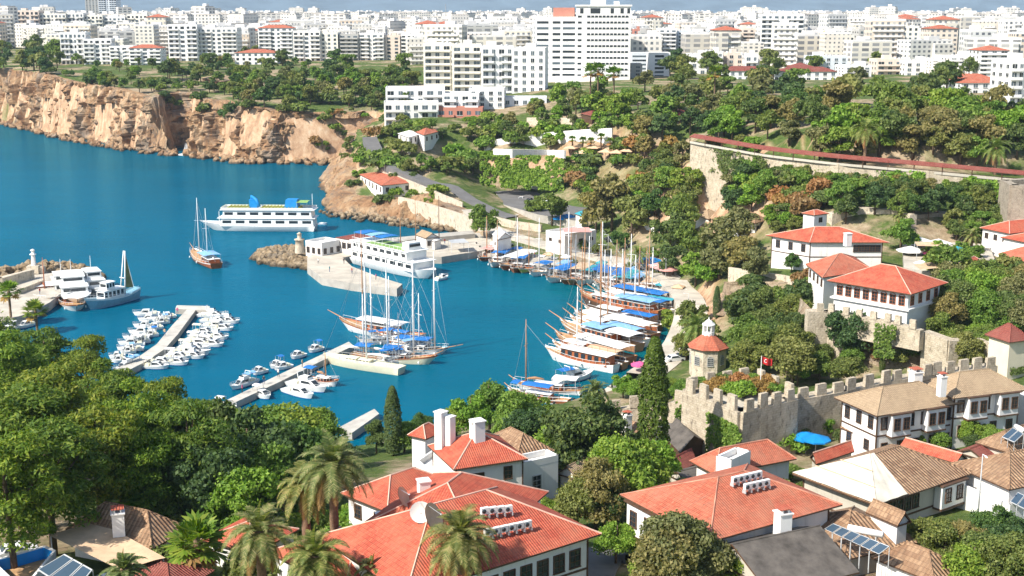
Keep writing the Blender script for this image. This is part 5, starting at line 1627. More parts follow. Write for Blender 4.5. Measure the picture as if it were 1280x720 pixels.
for (x0, y0, x1, y1, zr_, lb) in [(1000, 198, 1046, 203.5, 32.1, 'third'), (869, 178.5, 925, 188, 32.6, 'leftmost'), (935, 190, 962, 194.5, 32.2, 'second'), (1062, 205, 1155, 212.5, 31.8, 'fourth'), (1162, 213.4, 1275, 223, 31, 'rightmost')]:
    ivy('%s hanging plant curtain on the wall under the walkway' % lb, wallq(x0, y0, x1, y1, 25.5, zr_ - .3, -1.6, zr_), int((x1 - x0) * 44), ['leafbright', 'leaf'][int(x0) % 2], .34, .45)
wall_run('terrace_wall', 'bright white terrace wall above the broad green creeper slope', grounded([(618, 186), (640, 186.5), (660, 187), (684, 187.5), (706, 188)], 2.2), .8, 'white', mer=False, zb=18.2)
wall_run('terrace_wall', 'curved white promenade parapet under the bluff rocks', grounded([(606, 178), (622, 174), (640, 171), (665, 168), (690, 165), (728, 162), (765, 160)], 2.2), .7, 'white', mer=False)
wall_run('terrace_wall', 'low ochre wall on the bluff below the red canopy cafe', grounded([(660, 147), (700, 147), (724, 148)], 2.5), 1.0, 'stonepale', mer=False)
wall_run('road_wall', 'pale parapet following the road down to the harbour', grounded([(456, 174), (464, 192), (478, 210), (492, 217), (508, 224), (545, 239), (578, 253)], 1.0), .6, 'stonepale', mer=False)
wall_run('harbour_wall', 'ochre stone embankment wall below the harbour road', [(500, 246, 7.5), (540, 256, 6.8), (578, 268, 6.0), (592, 275, 5.6)], 1.2, 'stonepale', mer=False, zb=-1)
wall_run('terrace_wall', 'ochre stone terrace wall left of the harbour restaurant', grounded([(606, 268), (640, 276), (676, 281)], 2.2), 1.0, 'stonepale', mer=False)
for x, y, hh in [(880, 486, 1.6), (896, 490, 2.2), (915, 494, 2.0), (930, 497, 2.6), (945, 492, 2.2), (958, 488, 2.4), (905, 484, 2.0), (925, 486, 2.4), (940, 482, 1.8), (968, 493, 1.8)]:
    plant_at(random.choice(['shrub', 'shrubbright', 'dryshrub']), P(x, y, 18.25), hh, 'growing on top of the stone tower', 2)
# ---- arcade walk with red canopy roof along the retaining wall
def arcade():
    line = [(868, 168.5, 35.1), (960, 184.5, 34.1), (1050, 194.5, 34.1), (1160, 204, 33.3), (1290, 216, 31.8)]
    pts = smooth_poly(resample([P(*p) for p in line], 3.0), 2)
    c = pts[0]
    o = thing('covered_walkway', 'long red roofed open walkway along the top of the wall', 'walkway', (c.x, c.y, hgt(c.x, c.y)))
    off = o.location.copy()
    vs, fs = [], []
    post = []
    for i, p in enumerate(pts):
        d = pts[min(i + 1, len(pts) - 1)] - pts[max(i - 1, 0)]
        n = Vector((d.y, -d.x, 0)).normalized()
        w = 1.9 + .2 * fbm(i * .3, 0, 0, 2)
        q_ = p - off
        vs += [q_ + n * w + Vector((0, 0, -.35)), q_ + Vector((0, 0, .35)), q_ - n * w + Vector((0, 0, -.35)), q_ + n * w + Vector((0, 0, -.55)), q_ - n * w + Vector((0, 0, -.55))]
        if i % 2 == 0: post.append((q_ + n * (w - .3), i))
    for i in range(len(pts) - 1):
        a = i * 5
        fs += [(a, a + 5, a + 6, a + 1), (a + 1, a + 6, a + 7, a + 2), (a, a + 3, a + 8, a + 5), (a + 3, a + 4, a + 9, a + 8), (a + 2, a + 7, a + 9, a + 4)]
    m_ = MB(); m_.add(vs, fs); m_.obj('roof', 'maroon', o)
    for q_, i in post:
        k = MB(); k.box((q_.x, q_.y, q_.z - 1.35), (.22, .22, 1.9)); k.obj('post', 'wood', o)
    b_ = MB()
    vs = []
    for i, p in enumerate(pts):
        d = pts[min(i + 1, len(pts) - 1)] - pts[max(i - 1, 0)]
        n = Vector((d.y, -d.x, 0)).normalized() * 1.7
        q_ = p - off
        vs += [q_ + n + Vector((0, 0, -2.3)), q_ + n + Vector((0, 0, -1.7)), q_ + n * .92 + Vector((0, 0, -1.7)), q_ + n * .92 + Vector((0, 0, -2.3))]
    b_.add(vs, [f for i in range(len(pts) - 1) for f in ((i * 4, i * 4 + 4, i * 4 + 5, i * 4 + 1), (i * 4 + 1, i * 4 + 5, i * 4 + 6, i * 4 + 2), (i * 4 + 2, i * 4 + 6, i * 4 + 7, i * 4 + 3))])
    b_.obj('parapet', 'oldwall', o)
arcade()
M['dryshrubnet'] = paint('olive_net', (0.22, 0.22, 0.09), .9, .2)
# ================================================================== boats
def hull_mb(L, B, fb, bow_up=1.0, stern_up=.25, draft=.7, transom=.7, rake=.12, full=.5, mi=(0, 1), stripe=True):
    """lofted hull, bow towards +x, waterline at z=0; mi = (topsides, stripe/boot)"""
    st = 15
    vs = []
    def beam(t):
        if t < .45: return transom + (1 - transom) * math.sin(t / .45 * math.pi / 2)
        return max(0.02, math.cos((t - .45) / .55 * math.pi / 2) ** full)
    def sheer(t): return fb + bow_up * max(0, (t - .35) / .65) ** 2 + stern_up * max(0, (.3 - t) / .3) ** 1.5
    for i in range(st):
        t = i / (st - 1)
        x0 = -L / 2 + L * t
        b, s = beam(t) * B / 2, sheer(t)
        rk = rake * L * max(0, (t - .5) / .5) ** 2
        for zz, bw, rx in ((-draft, .12, 0), (-.1, .74, .15), (.16, .80, .2), (s * .82, .97, .85), (s, 1.0, 1.0)):
            x = x0 + rk * (rx - 1) - (.02 * L * (1 - rx) * (-1) if t < .01 else 0)
            vs.append((x, b * bw, zz))
        for zz, bw, rx in ((s, 1.0, 1.0), (s * .82, .97, .85), (.16, .80, .2), (-.1, .74, .15), (-draft, .12, 0)):
            x = x0 + rk * (rx - 1) - (.02 * L * (1 - rx) * (-1) if t < .01 else 0)
            vs.append((x, -b * bw, zz))
    m = MB(); fs, ms = [], []
    mats = [1, 1, 0, 2, None, 2, 0, 1, 1]
    for i in range(st - 1):
        for j in range(9):
            if mats[j] is None: continue
            a = i * 10 + j
            m_ = mats[j] if mats[j] != 2 else (2 if stripe else 0)
            fs.append((a, a + 1, a + 11, a + 10)); ms.append(m_)
    m.v = vs; m.f = fs; m.m = ms; m.sm = [True] * len(fs)
    m.f.append(tuple(range(10))); m.m.append(0); m.sm.append(False)
    return m, beam, sheer
def deck_mb(L, B, beam, sheer, drop=.28, rake=.12):
    m = MB(); vs = []
    st = 15
    for i in range(st):
        t = i / (st - 1)
        b = beam(t) * B / 2 * .97
        z = sheer(t) - drop
        x = -L / 2 + L * t - rake * L * max(0, (t - .5) / .5) ** 2 * .06
        vs += [(x, b, z), (x, -b, z)]
    m.add(vs, [(i * 2, i * 2 + 1, i * 2 + 3, i * 2 + 2) for i in range(st - 1)])
    return m
def cambered(x0, x1, w, z, camber=.12, th=.05, sag=0.0, n=6):
    m = MB(); vs = []
    nx_ = 7
    for i in range(nx_):
        x = x0 + (x1 - x0) * i / (nx_ - 1)
        for j in range(n + 1):
            y = -w / 2 + w * j / n
            zz = z + camber * math.cos(math.pi * (j / n - .5)) - sag * abs(math.sin(math.pi * i / (nx_ - 1) * 3))
            vs.append((x, y, zz))
    k = len(vs)
    vs += [(a, b, c - th) for a, b, c in vs]
    fs = []
    for i in range(nx_ - 1):
        for j in range(n):
            a = i * (n + 1) + j
            fs.append((a, a + n + 1, a + n + 2, a + 1))
            fs.append((k + a, k + a + 1, k + a + n + 2, k + a + n + 1))
    for i in range(nx_ - 1):
        a = i * (n + 1); fs.append((a, k + a, k + a + n + 1, a + n + 1))
        a = i * (n + 1) + n; fs.append((a, a + n + 1, k + a + n + 1, k + a))
    for j in range(n):
        fs.append((j, j + 1, k + j + 1, k + j))
        a = (nx_ - 1) * (n + 1) + j; fs.append((a, k + a, k + a + 1, a + 1))
    m.add(vs, fs)
    return m
def cabin(parent, x0, x1, w, z0, h, mat='redwood', nwin=4, roof='boatwhite', name='cabin', over=.15, wh=.5):
    L_ = x1 - x0
    m = MB(); m.box(((x0 + x1) / 2, 0, z0 + h / 2), (L_, w, h), taper=.95)
    c = m.obj(name, mat, parent)
    r = cambered(x0 - over, x1 + over, w + 2 * over, z0 + h, .08, .06); r.obj('cabin_roof', roof, c)
    for s in (-1, 1):
        for i in range(nwin):
            g = MB(); x = x0 + L_ * (i + .5) / nwin
            g.box((x, s * (w / 2 * .975 + .0), z0 + h * .56), (L_ / nwin * .62, .06, h * wh)); g.obj('window', 'darkglass', c)
    g = MB(); g.box((x1 - .012 * L_, 0, z0 + h * .58), (.08, w * .8, h * .42)); g.obj('windscreen', 'darkglass', c)
    return c
def canopy(parent, x0, x1, w, z, mat, z0, posts=3, sag=.03, camber=.18):
    o = cambered(x0, x1, w, z, camber, .05, sag).obj('canopy', mat, parent)
    for s in (-1, 1):
        for i in range(posts):
            x = x0 + .15 + (x1 - x0 - .3) * i / max(1, posts - 1)
            k = MB(); k.tube([(x, s * w * .46, z0), (x, s * w * .46, z)], .05, 5); k.obj('post', 'metal', o)
    return o
def mast(parent, x, z0, h, mat, L, boom=0, stay=True, r=.14, tilt=0.0):
    k = MB(); k.tube([(x, 0, z0), (x + tilt * h * .5, 0, z0 + h * .5), (x + tilt * h, 0, z0 + h)], [r * 1.15, r, r * .5], 7)
    m = k.obj('mast', mat, parent)
    if h > 9:
        s = MB(); s.tube([(x, -1.1, z0 + h * .62), (x, 1.1, z0 + h * .62)], .05, 5); s.obj('spreader', mat, m)
    if boom:
        s = MB(); s.tube([(x - .2, 0, z0 + 1.5), (x - boom, 0, z0 + 1.7)], .09, 6); s.tube([(x - .4, 0, z0 + 1.65), (x - boom * .5, 0, z0 + 1.86), (x - boom * .95, 0, z0 + 1.8)], [.1, .2, .08], 6); s.obj('boom', mat, m)
    if stay:
        s = MB()
        for sg in (-1, 1):
            s.tube([(x - .3, sg * L * .09, z0 + .5), (x, 0, z0 + h * .9)], .022, 3, caps=False)
        s.tube([(L * .47, 0, z0 + 1.0), (x, 0, z0 + h * .93)], .022, 3, caps=False)
        s.tube([(-L * .45, 0, z0 + .8), (x, 0, z0 + h * .93)], .022, 3, caps=False)
        s.obj('rigging', 'metal', m)
    return m
def rail(parent, L, B, beam, sheer, mat='metal', h=.7, t0=.05, t1=.97, dz=0.0):
    m = MB()
    for s in (-1, 1):
        pts = []
        for i in range(12):
            t = t0 + (t1 - t0) * i / 11
            pts.append((-L / 2 + L * t - .0, s * beam(t) * B / 2 * .95, sheer(t) + h + dz))
        m.tube(pts, .035, 4)
        for p in pts: m.tube([(p[0], p[1], p[2] - h), p], .025, 4)
    return m.obj('rail', mat, parent)
def boat_at(name, label, cat, bow, stern, L, group=None, z=0.0, stretch=True):
    a, b = P(bow[0], bow[1], z), P(stern[0], stern[1], z)
    c = (a + b) / 2
    return thing(name, label, cat, (c.x, c.y, 0), math.atan2(a.y - b.y, a.x - b.x), group), (a - b).length
def gulet(label, bow, stern, hull='redwood', stripe='boatwhite', boot='boatblue', masts=((.15, 13), (-.2, 11)), mastmat='mast', canopies=(), cab=(-.22, .16), cabmat='redwood', cabroof='boatwhite',
          sprit=.16, B=None, group='wooden gulets moored in the harbour', upper=None, booms=True, beamk=.245, fb=1.05, name='gulet'):
    o, L = boat_at(name, label, 'sailing boat' if masts else 'tour boat', bow, stern, 0, group)
    B = B or L * beamk
    k = L / 20
    m, beam, sheer = hull_mb(L, B, fb * max(.75, k), 1.15 * max(.7, k), .45 * k, .8, .62, .13)
    h = m.obj('hull', [hull, boot, stripe], o)
    deck_mb(L, B, beam, sheer, .3).obj('deck', 'teak', o)
    zd = sheer(.45) - .3
    if cab: cabin(o, cab[0] * L, cab[1] * L, B * .58, zd, 1.35 * max(.8, k), cabmat, max(3, int((cab[1] - cab[0]) * L / 1.5)), cabroof)
    for x0, x1, mt in canopies:
        canopy(o, x0 * L, x1 * L, B * .86, zd + 2.45, mt, zd, 3)
    if sprit:
        s = MB(); zb_ = sheer(1) - .1
        s.tube([(L * .42, 0, zb_ - .2), (L * (.5 + sprit), 0, zb_ + .9 * k + .3)], [.16 * max(.7, k), .07], 6)
        s.obj('bowsprit', 'mast', o)
    for i, (x, hh) in enumerate(masts):
        mast(o, x * L, zd, hh, mastmat, L, boom=(L * .26 if booms else 0))
    rail(o, L, B, beam, sheer, 'mastwhite', .55)
    # sun mattresses on the foredeck and a tender-davit stern rail
    for i in range(4):      # fenders
        for s_ in (-1, 1):
            if (i + s_) % 2: continue
            x_ = (-.3 + .2 * i) * L; q_ = MB(); q_.lathe((x_, s_ * (beam(.2 + .2 * i) * B / 2 + .12), sheer(.4) - .8), [(.05, 0), (.17, .12), (.17, .5), (.05, .62)], 6); q_.obj('fender', 'boatwhite', h)
    for i in range(2):
        q_ = MB(); q_.box((L * (.24 + .06 * i), (i - .5) * B * .3, zd + .12), (L * .10, B * .22, .16)); q_.obj('mattress', 'canvasblue' if 'blue' in str(canopies) else 'canvaswhite', o)
    if upper:
        u0, u1, mt = upper
        cabin(o, u0 * L, u1 * L, B * .74, zd, 2.2, 'redwood', max(4, int((u1 - u0) * L / 1.6)), mt, 'upper_saloon', .35, .45)
        r_ = MB()
        for s in (-1, 1):
            r_.tube([(u0 * L, s * B * .37, zd + 3.1), (u1 * L, s * B * .37, zd + 3.1)], .05, 4)
            for i in range(7):
                x = (u0 + (u1 - u0) * i / 6) * L; r_.tube([(x, s * B * .37, zd + 2.2), (x, s * B * .37, zd + 3.1)], .04, 4)
        r_.obj('upper_rail', 'redwood', o)
    return o
def yacht(label, bow, stern, fly=False, group='small white boats at the jetties', canv=None, hullm='boatwhite', name='motor_yacht', beamk=.31, stripe='boatwhite', seed=0):
    o, L = boat_at(name, label, 'motor boat', bow, stern, 0, group)
    B = max(2.2, L * beamk); k = L / 10
    m, beam, sheer = hull_mb(L, B, .95 * max(.75, k), .55 * k, 0, .4, .88, .10, .6)
    m.obj('hull', [hullm, 'canvasblue', stripe], o)
    deck_mb(L, B, beam, sheer, .12, .10).obj('deck', 'boatwhite', o)
    z = sheer(.5) - .12
    # coachroof with raked windscreen
    w = B * .68
    x0, x1, x2 = -.14 * L, .12 * L, .30 * L
    h = 1.15 * max(.8, k)
    c = MB()
    vs = [(x0, -w / 2, z), (x2, -w * .30, z), (x2, w * .30, z), (x0, w / 2, z), (x0 + .1, -w * .42, z + h), (x1, -w * .36, z + h), (x1, w * .36, z + h), (x0 + .1, w * .42, z + h)]
    c.add(vs, [(0, 1, 5, 4), (1, 2, 6, 5), (2, 3, 7, 6), (3, 0, 4, 7), (4, 5, 6, 7)])
    co = c.obj('cabin', 'boatwhite', o)
    def lerp3(a, b, t): return tuple(a[i] + (b[i] - a[i]) * t for i in range(3))
    g = MB()
    a, b, c_, d = vs[1], vs[2], vs[6], vs[5]
    e = .03
    g.add([tuple(np.array(lerp3(lerp3(a, b, u), lerp3(d, c_, u), v)) + (e, 0, e)) for u, v in ((.08, .25), (.92, .25), (.92, .92), (.08, .92))], [(0, 1, 2, 3)])
    g.obj('windscreen', 'darkglass', co)
    for s, (p0, p1, p2, p3) in ((-1, (vs[0], vs[1], vs[5], vs[4])), (1, (vs[3], vs[2], vs[6], vs[7]))):
        g = MB(); q_ = [tuple(np.array(lerp3(lerp3(p0, p1, u), lerp3(p3, p2, u), v)) + (0, s * e, 0)) for u, v in ((.12, .35), (.82, .35), (.78, .82), (.12, .82))]
        g.add(q_, [(0, 1, 2, 3) if s < 0 else (3, 2, 1, 0)]); g.obj('side_window', 'darkglass', co)
    q_ = MB(); q_.box((-.30 * L, 0, z + .2), (.16 * L, w * .8, .4)); q_.obj('seat', 'boatcream', o)
    if fly:
        f = MB(); f.box((-.05 * L, 0, z + h + .28), (.24 * L, w * .8, .5), taper=.88); fo = f.obj('flybridge', 'boatwhite', o)
        a_ = MB(); a_.tube([(-.16 * L, -w * .42, z + h), (-.2 * L, -w * .38, z + h + 1.2), (-.2 * L, w * .38, z + h + 1.2), (-.16 * L, w * .42, z + h)], .09, 5); a_.obj('radar_arch', 'boatwhite', o)
        g = MB(); g.box((.06 * L, 0, z + h + .62), (.05, w * .6, .3)); g.obj('windscreen', 'darkglass', fo)
    if canv:
        canopy(o, -.42 * L, -.08 * L, w * 1.05, z + h + .7, canv, z, 2)
    rl = MB()
    for s in (-1, 1):
        pts = [(-L / 2 + L * t, s * beam(t) * B / 2 * .93, sheer(t) + .45) for t in (.55, .65, .75, .85, .93, .99)]
        rl.tube(pts, .03, 4)
        for p in pts: rl.tube([(p[0], p[1], p[2] - .5), p], .02, 3)
    rl.obj('rail', 'metal', o)
    return o

# ---- gulets along the old quay (right)
gulet('white hulled tour boat with varnished upper saloon, nearest of the quay row', (681, 446), (771, 466), 'boatwhite', 'boatwhite', 'boatwhite', (), canopies=(), cab=None, upper=(-.42, .22, 'canvaswhite'), sprit=0, beamk=.22, fb=1.5)
gulet('brown gulet with long bowsprit behind the white hulled tour boat', (694, 428), (790, 456), 'redwood', 'mast', 'redwood', (), canopies=((-.45, .02, 'canvaswhite'), (.04, .16, 'canvaswhite')), sprit=.14, beamk=.22)
gulet('gulet with pale blue awning and tall twin masts', (700, 413), (800, 440), 'mast', 'boatwhite', 'redwood', ((.22, 19), (-.02, 20)), canopies=((-.12, .14, 'canvaslight'), (-.46, -.16, 'canvaswhite')), sprit=.15, beamk=.22)
gulet('gulet with long white awning over its varnished deckhouse', (718, 402), (820, 427), 'redwood', 'boatwhite', 'boatwhite', ((.08, 15),), canopies=((-.44, .06, 'canvaswhite'), (.10, .34, 'canvaswhite')), sprit=.10, beamk=.22)
gulet('dark wood galleon with steel blue awning near the quay trees', (724, 384), (828, 405), 'wood', 'redwood', 'wood', ((.24, 19), (-.05, 16)), canopies=((-.42, .0, 'canvaslight'),), cab=(-.4, .3), sprit=.04, beamk=.22, fb=2.3)
gulet('red hulled gulet with wide royal blue awning', (752, 369), (846, 387), 'red', 'boatwhite', 'boatwhite', ((.3, 12), (-.1, 13)), canopies=((-.36, .28, 'canvasblue'),), sprit=.12, beamk=.22)
gulet('red brown gulet with white cabin roof and teal umbrella', (775, 362), (856, 376), 'redwood', 'boatwhite', 'red', ((.2, 11),), canopies=((-.4, -.1, 'canvasteal'),), sprit=.1, beamk=.22)
gulet('small white gulet moored third from the quay bend', (752, 362), (822, 371), 'boatwhite', 'redwood', 'boatwhite', ((.1, 10),), canopies=(), sprit=.1)
# ---- northern quay row, bows to the water
NR = [((600, 328), (622, 317), 'redwood', 'round sterned brown boat with dark tent, leftmost at the north quay', ((-.3, .2, 'pink'),), ((.1, 12),)),
      ((626, 340), (664, 325), 'redwood', 'varnished red tour boat with white roof at the north quay', ((-.45, .25, 'canvaswhite'),), ((-.05, 13),)),
      ((650, 343), (678, 331), 'yellow', 'boat with yellow deck beside the varnished red tour boat', (), ((.1, 13), )),
      ((664, 347), (700, 335), 'boatwhite', 'white boat with small royal blue cover near the yellow deck', ((-.1, .2, 'canvasblue'),), ((.2, 15), )),
      ((680, 355), (728, 341), 'boatwhite', 'white gulet with big domed blue cover at the north quay', ((-.25, .25, 'canvasblue'),), ((.3, 13), (-.1, 17))),
      ((700, 358), (742, 344), 'redwood', 'brown gulet between two blue covered ones at the north quay', (), ((.2, 14), )),
      ((733, 358), (758, 343), 'boatwhite', 'white boat with tall double blue canopy', ((-.35, .15, 'canvasblue'),), ((.3, 12), )),
      ((748, 363), (776, 347), 'boatwhite', 'low white boat right of the double blue canopy', (), ((.2, 9), )),
      ((770, 367), (797, 350), 'boatwhite', 'white boat with teal canopy before the promenade palm', ((-.35, .2, 'canvasteal'),), ((.2, 10), )),
      ((790, 372), (812, 355), 'redwood', 'little red boat with open deck before the pink parasols', (), ((.1, 11), )),
      ((808, 376), (836, 360), 'boatwhite', 'white boat with red trim near the end of the quay row', ((-.3, .2, 'canvaswhite'),), ((.2, 12), ))]
for bow, st, hm, lb, cv, ms in NR:
    j = random.uniform(-4, 4); bow = (bow[0] + j, bow[1] + random.uniform(-1, 2))
    gulet(lb, bow, st, hm, 'boatwhite', 'boatblue', ms, 'mastwhite' if hm == 'boatwhite' else 'mast', cv, sprit=.08, beamk=.30, booms=False, cab=(-.3, .1), cabmat='boatwhite' if hm == 'boatwhite' else 'redwood')
for i, (x, y) in enumerate([(712, 329), (728, 332), (744, 335), (757, 338), (690, 326), (675, 323), (790, 345), (815, 352)]):
    yacht('small white day boat hauled close to the north quay wall, %s of eight' % ordn(sorted([712, 728, 744, 757, 690, 675, 790, 815]).index(x) + 1, 8), (x - 2, y + 9), (x + 7, y + 1), False, canv=None, beamk=.36)
cols_ = [('boatwhite', 'canvasblue', 'royal blue'), ('redwood', 'canvasblue', 'royal blue'), ('boatwhite', 'canvaslight', 'pale blue'), ('mast', 'canvastan', 'tan'), ('boatwhite', 'canvasteal', 'teal')]
fill = [((614, 334), (636, 321)), ((640, 341), (656, 328)), ((690, 350), (712, 337)), ((712, 357), (736, 341)), ((724, 359), (748, 344)), ((742, 361), (766, 346)), ((760, 366), (786, 348)), ((778, 369), (804, 352)), ((798, 374), (824, 357)), ((764, 379), (850, 392)), ((742, 376), (840, 397)), ((730, 395), (826, 415)), ((712, 408), (808, 434)), ((690, 438), (782, 462))]
for i, (bw, st) in enumerate(fill):
    hm, cv, cn = cols_[i % 5]
    bw = (bw[0] + random.uniform(-6, 5), bw[1] + random.uniform(-1.5, 3)) if i < 9 else bw
    big_ = i >= 9
    gulet('%s boat with %s cover, %s of the extras in the quay row' % ({'boatwhite': 'white', 'redwood': 'red brown', 'mast': 'tan'}[hm], cn, ordn(i + 1, 99)), bw, st, hm, 'boatwhite', 'redwood', ((.15, 12 + i % 3 * 2),) if not big_ or i % 2 else (), 'mastwhite' if i % 2 else 'mast',
          ((-.38, .12, cv),) if not big_ else ((-.42, -.05, cv), (.0, .28, 'canvaswhite')), sprit=.10, beamk=.26 if not big_ else .17, booms=False, cab=(-.3, .15), cabmat='boatwhite' if hm == 'boatwhite' else 'redwood')
# ---- lower right cluster
gulet('varnished gulet with blue awning half hidden by trees, lower quay', (634, 494), (712, 506), 'redwood', 'boatwhite', 'boatwhite', (), canopies=((-.22, .22, 'canvasblue'), (.28, .4, 'canvasblue')), sprit=.05, beamk=.24)
gulet('cream hulled gulet behind the blue awning one, lower quay', (640, 484), (728, 493), 'boatwhite', 'redwood', 'boatwhite', ((.3, 13),), canopies=((-.44, -.1, 'canvaswhite'),), sprit=.05)
yacht('white motor yacht with blue stern cover at the lower quay', (742, 470), (694, 481), True, None, 'canvasblue')
yacht('white launch in front of the cream hulled gulet', (634, 506), (676, 515), False, None, None)
# ---- centre jetty group
for i, (bw, st, hm, cv) in enumerate([((448, 432), (492, 428), 'boatwhite', 'canvasblue'), ((470, 424), (516, 433), 'redwood', 'canvasblue'), ((540, 436), (498, 444), 'boatwhite', 'canvaslight'), ((516, 452), (470, 456), 'boatwhite', 'canvasblue')]):
    gulet(['white', 'brown', 'white', 'white'][i] + ' sailing boat packed in the centre jetty cluster, ' + ['leftmost of them', 'with two deep blue covers', 'with pale blue cover', 'nearest the cream yacht'][i], bw, st, hm, 'boatwhite', 'boatwhite', ((.12, 16 - i * 2),), 'mastwhite', ((-.4, -.05, cv), (.0, .22, cv)), sprit=.08, beamk=.24, booms=True, cab=(-.3, .12), cabmat='boatwhite')
gulet('white and brown gulet with long bowsprit pointing left', (424, 410), (528, 428), 'boatwhite', 'redwood', 'boatwhite', ((-.02 + .22, 22),), 'mast', canopies=((-.12, .22, 'canvaswhite'), (-.30, -.14, 'canvaswhite')), sprit=.14, beamk=.21)
gulet('large gulet with royal blue deck covers, bow pointing right', (562, 443), (486, 436), 'boatwhite', 'boatblue', 'boatwhite', ((.26, 21), (-.08, 19)), 'mastwhite', canopies=((-.1, .2, 'canvasblue'), (-.34, -.12, 'canvasblue')), cab=(-.2, .12), cabmat='boatwhite', sprit=.22, beamk=.30)
gulet('white gulet with blue awnings and three slim masts', (548, 456), (440, 448), 'boatcream', 'redwood', 'boatcream', ((-.08, 22), (.22, 18), (-.36, 13)), 'mastwhite', canopies=((-.44, -.26, 'canvasblue'), (-.12, .08, 'canvasblue')), cab=(-.05, .14), sprit=.06, beamk=.19)
def sloop():
    o, L = boat_at('sailing_yacht', 'long cream racing yacht lying outermost at the centre jetty', 'sailing boat', (404, 452), (503, 468), 0)
    B = L * .22
    m, beam, sheer = hull_mb(L, B, 1.5, .3, 0, .8, .7, .1)
    m.obj('hull', ['boatcream', 'boatcream', 'boatcream'], o)
    deck_mb(L, B, beam, sheer, .06, .1).obj('deck', 'boatcream', o)
    for x in (-.05, .12): cabin(o, (x - .07) * L, (x + .06) * L, B * .4, sheer(.5) - .06, .5, 'boatcream', 3, 'boatcream')
    mast(o, -.06 * L, sheer(.5), 24, 'mastwhite', L, boom=L * .3, r=.17)
    rail(o, L, B, beam, sheer, 'metal', .5)
sloop()
gulet('small white and varnished fishing boat at the centre jetty', (424, 484), (383, 476), 'boatwhite', 'redwood', 'boatwhite', ((.1, 6),), canopies=((-.48, -.2, 'canvasblue'),), sprit=0, beamk=.3, cab=(-.1, .2), cabmat='redwood', group='boats on the near side of the centre jetty')
yacht('slim white motor yacht nearest the cypress end of the jetty', (409, 492), (362, 481), True, 'boats on the near side of the centre jetty')
yacht('low white speedboat beside the slim motor yacht', (392, 500), (356, 489), False, 'boats on the near side of the centre jetty')
yacht('white boat tied to the far side of the centre jetty', (342, 464), (364, 459), False, 'boats on the far side of the centre jetty', None, beamk=.4)
yacht('white cruiser with blue bimini on the far side of the jetty', (288, 489), (320, 477), True, 'boats on the far side of the centre jetty', 'canvaslight')
yacht('white covered boat at the left end of the centre jetty', (296, 514), (270, 510), False, 'boats on the near side of the centre jetty', 'canvaswhite', beamk=.4)
yacht('pinkish covered boat at the left end of the centre jetty', (290, 523), (264, 519), False, 'boats on the near side of the centre jetty', 'pink', beamk=.4)
yacht('open white boat nearest to the pines by the centre jetty', (284, 531), (258, 527), False, 'boats on the near side of the centre jetty', None, beamk=.4)
yacht('white boat with white cover under the tree tips', (338, 500), (318, 494), False, 'boats on the near side of the centre jetty', 'canvaswhite', beamk=.4)
# ---- T jetty marina
for i, (x, y) in enumerate([(222, 397), (214, 404), (206, 411), (200, 420), (190, 428), (172, 441), (160, 452)]):
    yacht('small white runabout, %s of those squeezed close against the left side of the T jetty' % ordn(7 - i, 7), (x - 22, y + 2), (x - 2, y), i % 3 == 1, 'runabouts close against the T jetty', [None, 'canvaslight', None, 'canvasblue'][i % 4], beamk=.34)
for i, (x, y) in enumerate([(300, 405), (292, 414), (286, 425), (280, 434), (256, 449), (236, 457)]):
    yacht('larger white cruiser, %s of those lying outside the right side of the T jetty' % ordn(6 - i, 6), (x, y), (x - 27, y - 2), i % 2 == 0, 'cruisers outside the T jetty', [None, 'canvaswhite'][i % 2], beamk=.27)
for i, (x, y) in enumerate([(330, 474), (352, 466), (378, 454), (400, 446)]):
    yacht('little white boat tied to the far side of the centre jetty, %s of four' % ordn(i + 1, 4), (x - 14, y - 4), (x + 2, y - 9), False, 'little boats on the far side of the centre jetty', [None, 'canvasblue'][i % 2], beamk=.36)
for i, (y, xb, xs) in enumerate([(394, 166, 200), (401, 172, 200), (409, 166, 198), (417, 160, 194), (424, 153, 187), (431, 147, 182), (438, 146, 180), (402, 190, 212), (448, 136, 157)]):
    yacht('white motor boat, %s of the row left of the T jetty, bow outward' % (['farthest', 'second', 'third', 'fourth', 'fifth', 'sixth', 'seventh', 'innermost', 'nearest'][i]), (xb, y + 1), (xs, y), i in (1, 3, 5), 'white boats left of the T jetty', [None, 'canvaswhite'][i % 3 == 2], beamk=.30)
for i, (y, xb, xs) in enumerate([(396, 286, 247), (403, 290, 250), (409, 289, 252), (417, 270, 240), (422, 274, 236), (427, 276, 232), (431, 270, 228), (437, 262, 222), (443, 264, 212), (448, 240, 205), (455, 218, 184), (460, 212, 178)]):
    yacht('white motor boat, %s of the row right of the T jetty, bow outward' % (['farthest', 'second', 'third', 'fourth', 'fifth', 'sixth', 'seventh', 'eighth', 'ninth', 'tenth', 'eleventh', 'nearest'][i]), (xb, y + 1.5), (xs, y), i in (0, 2, 5, 8), 'white boats right of the T jetty', [None, 'canvaswhite', None, 'boatcream'][i % 4], beamk=.28)
yacht('blue and white launch at the landward end of the T jetty', (141, 467), (175, 456), True, None, 'canvaslight')
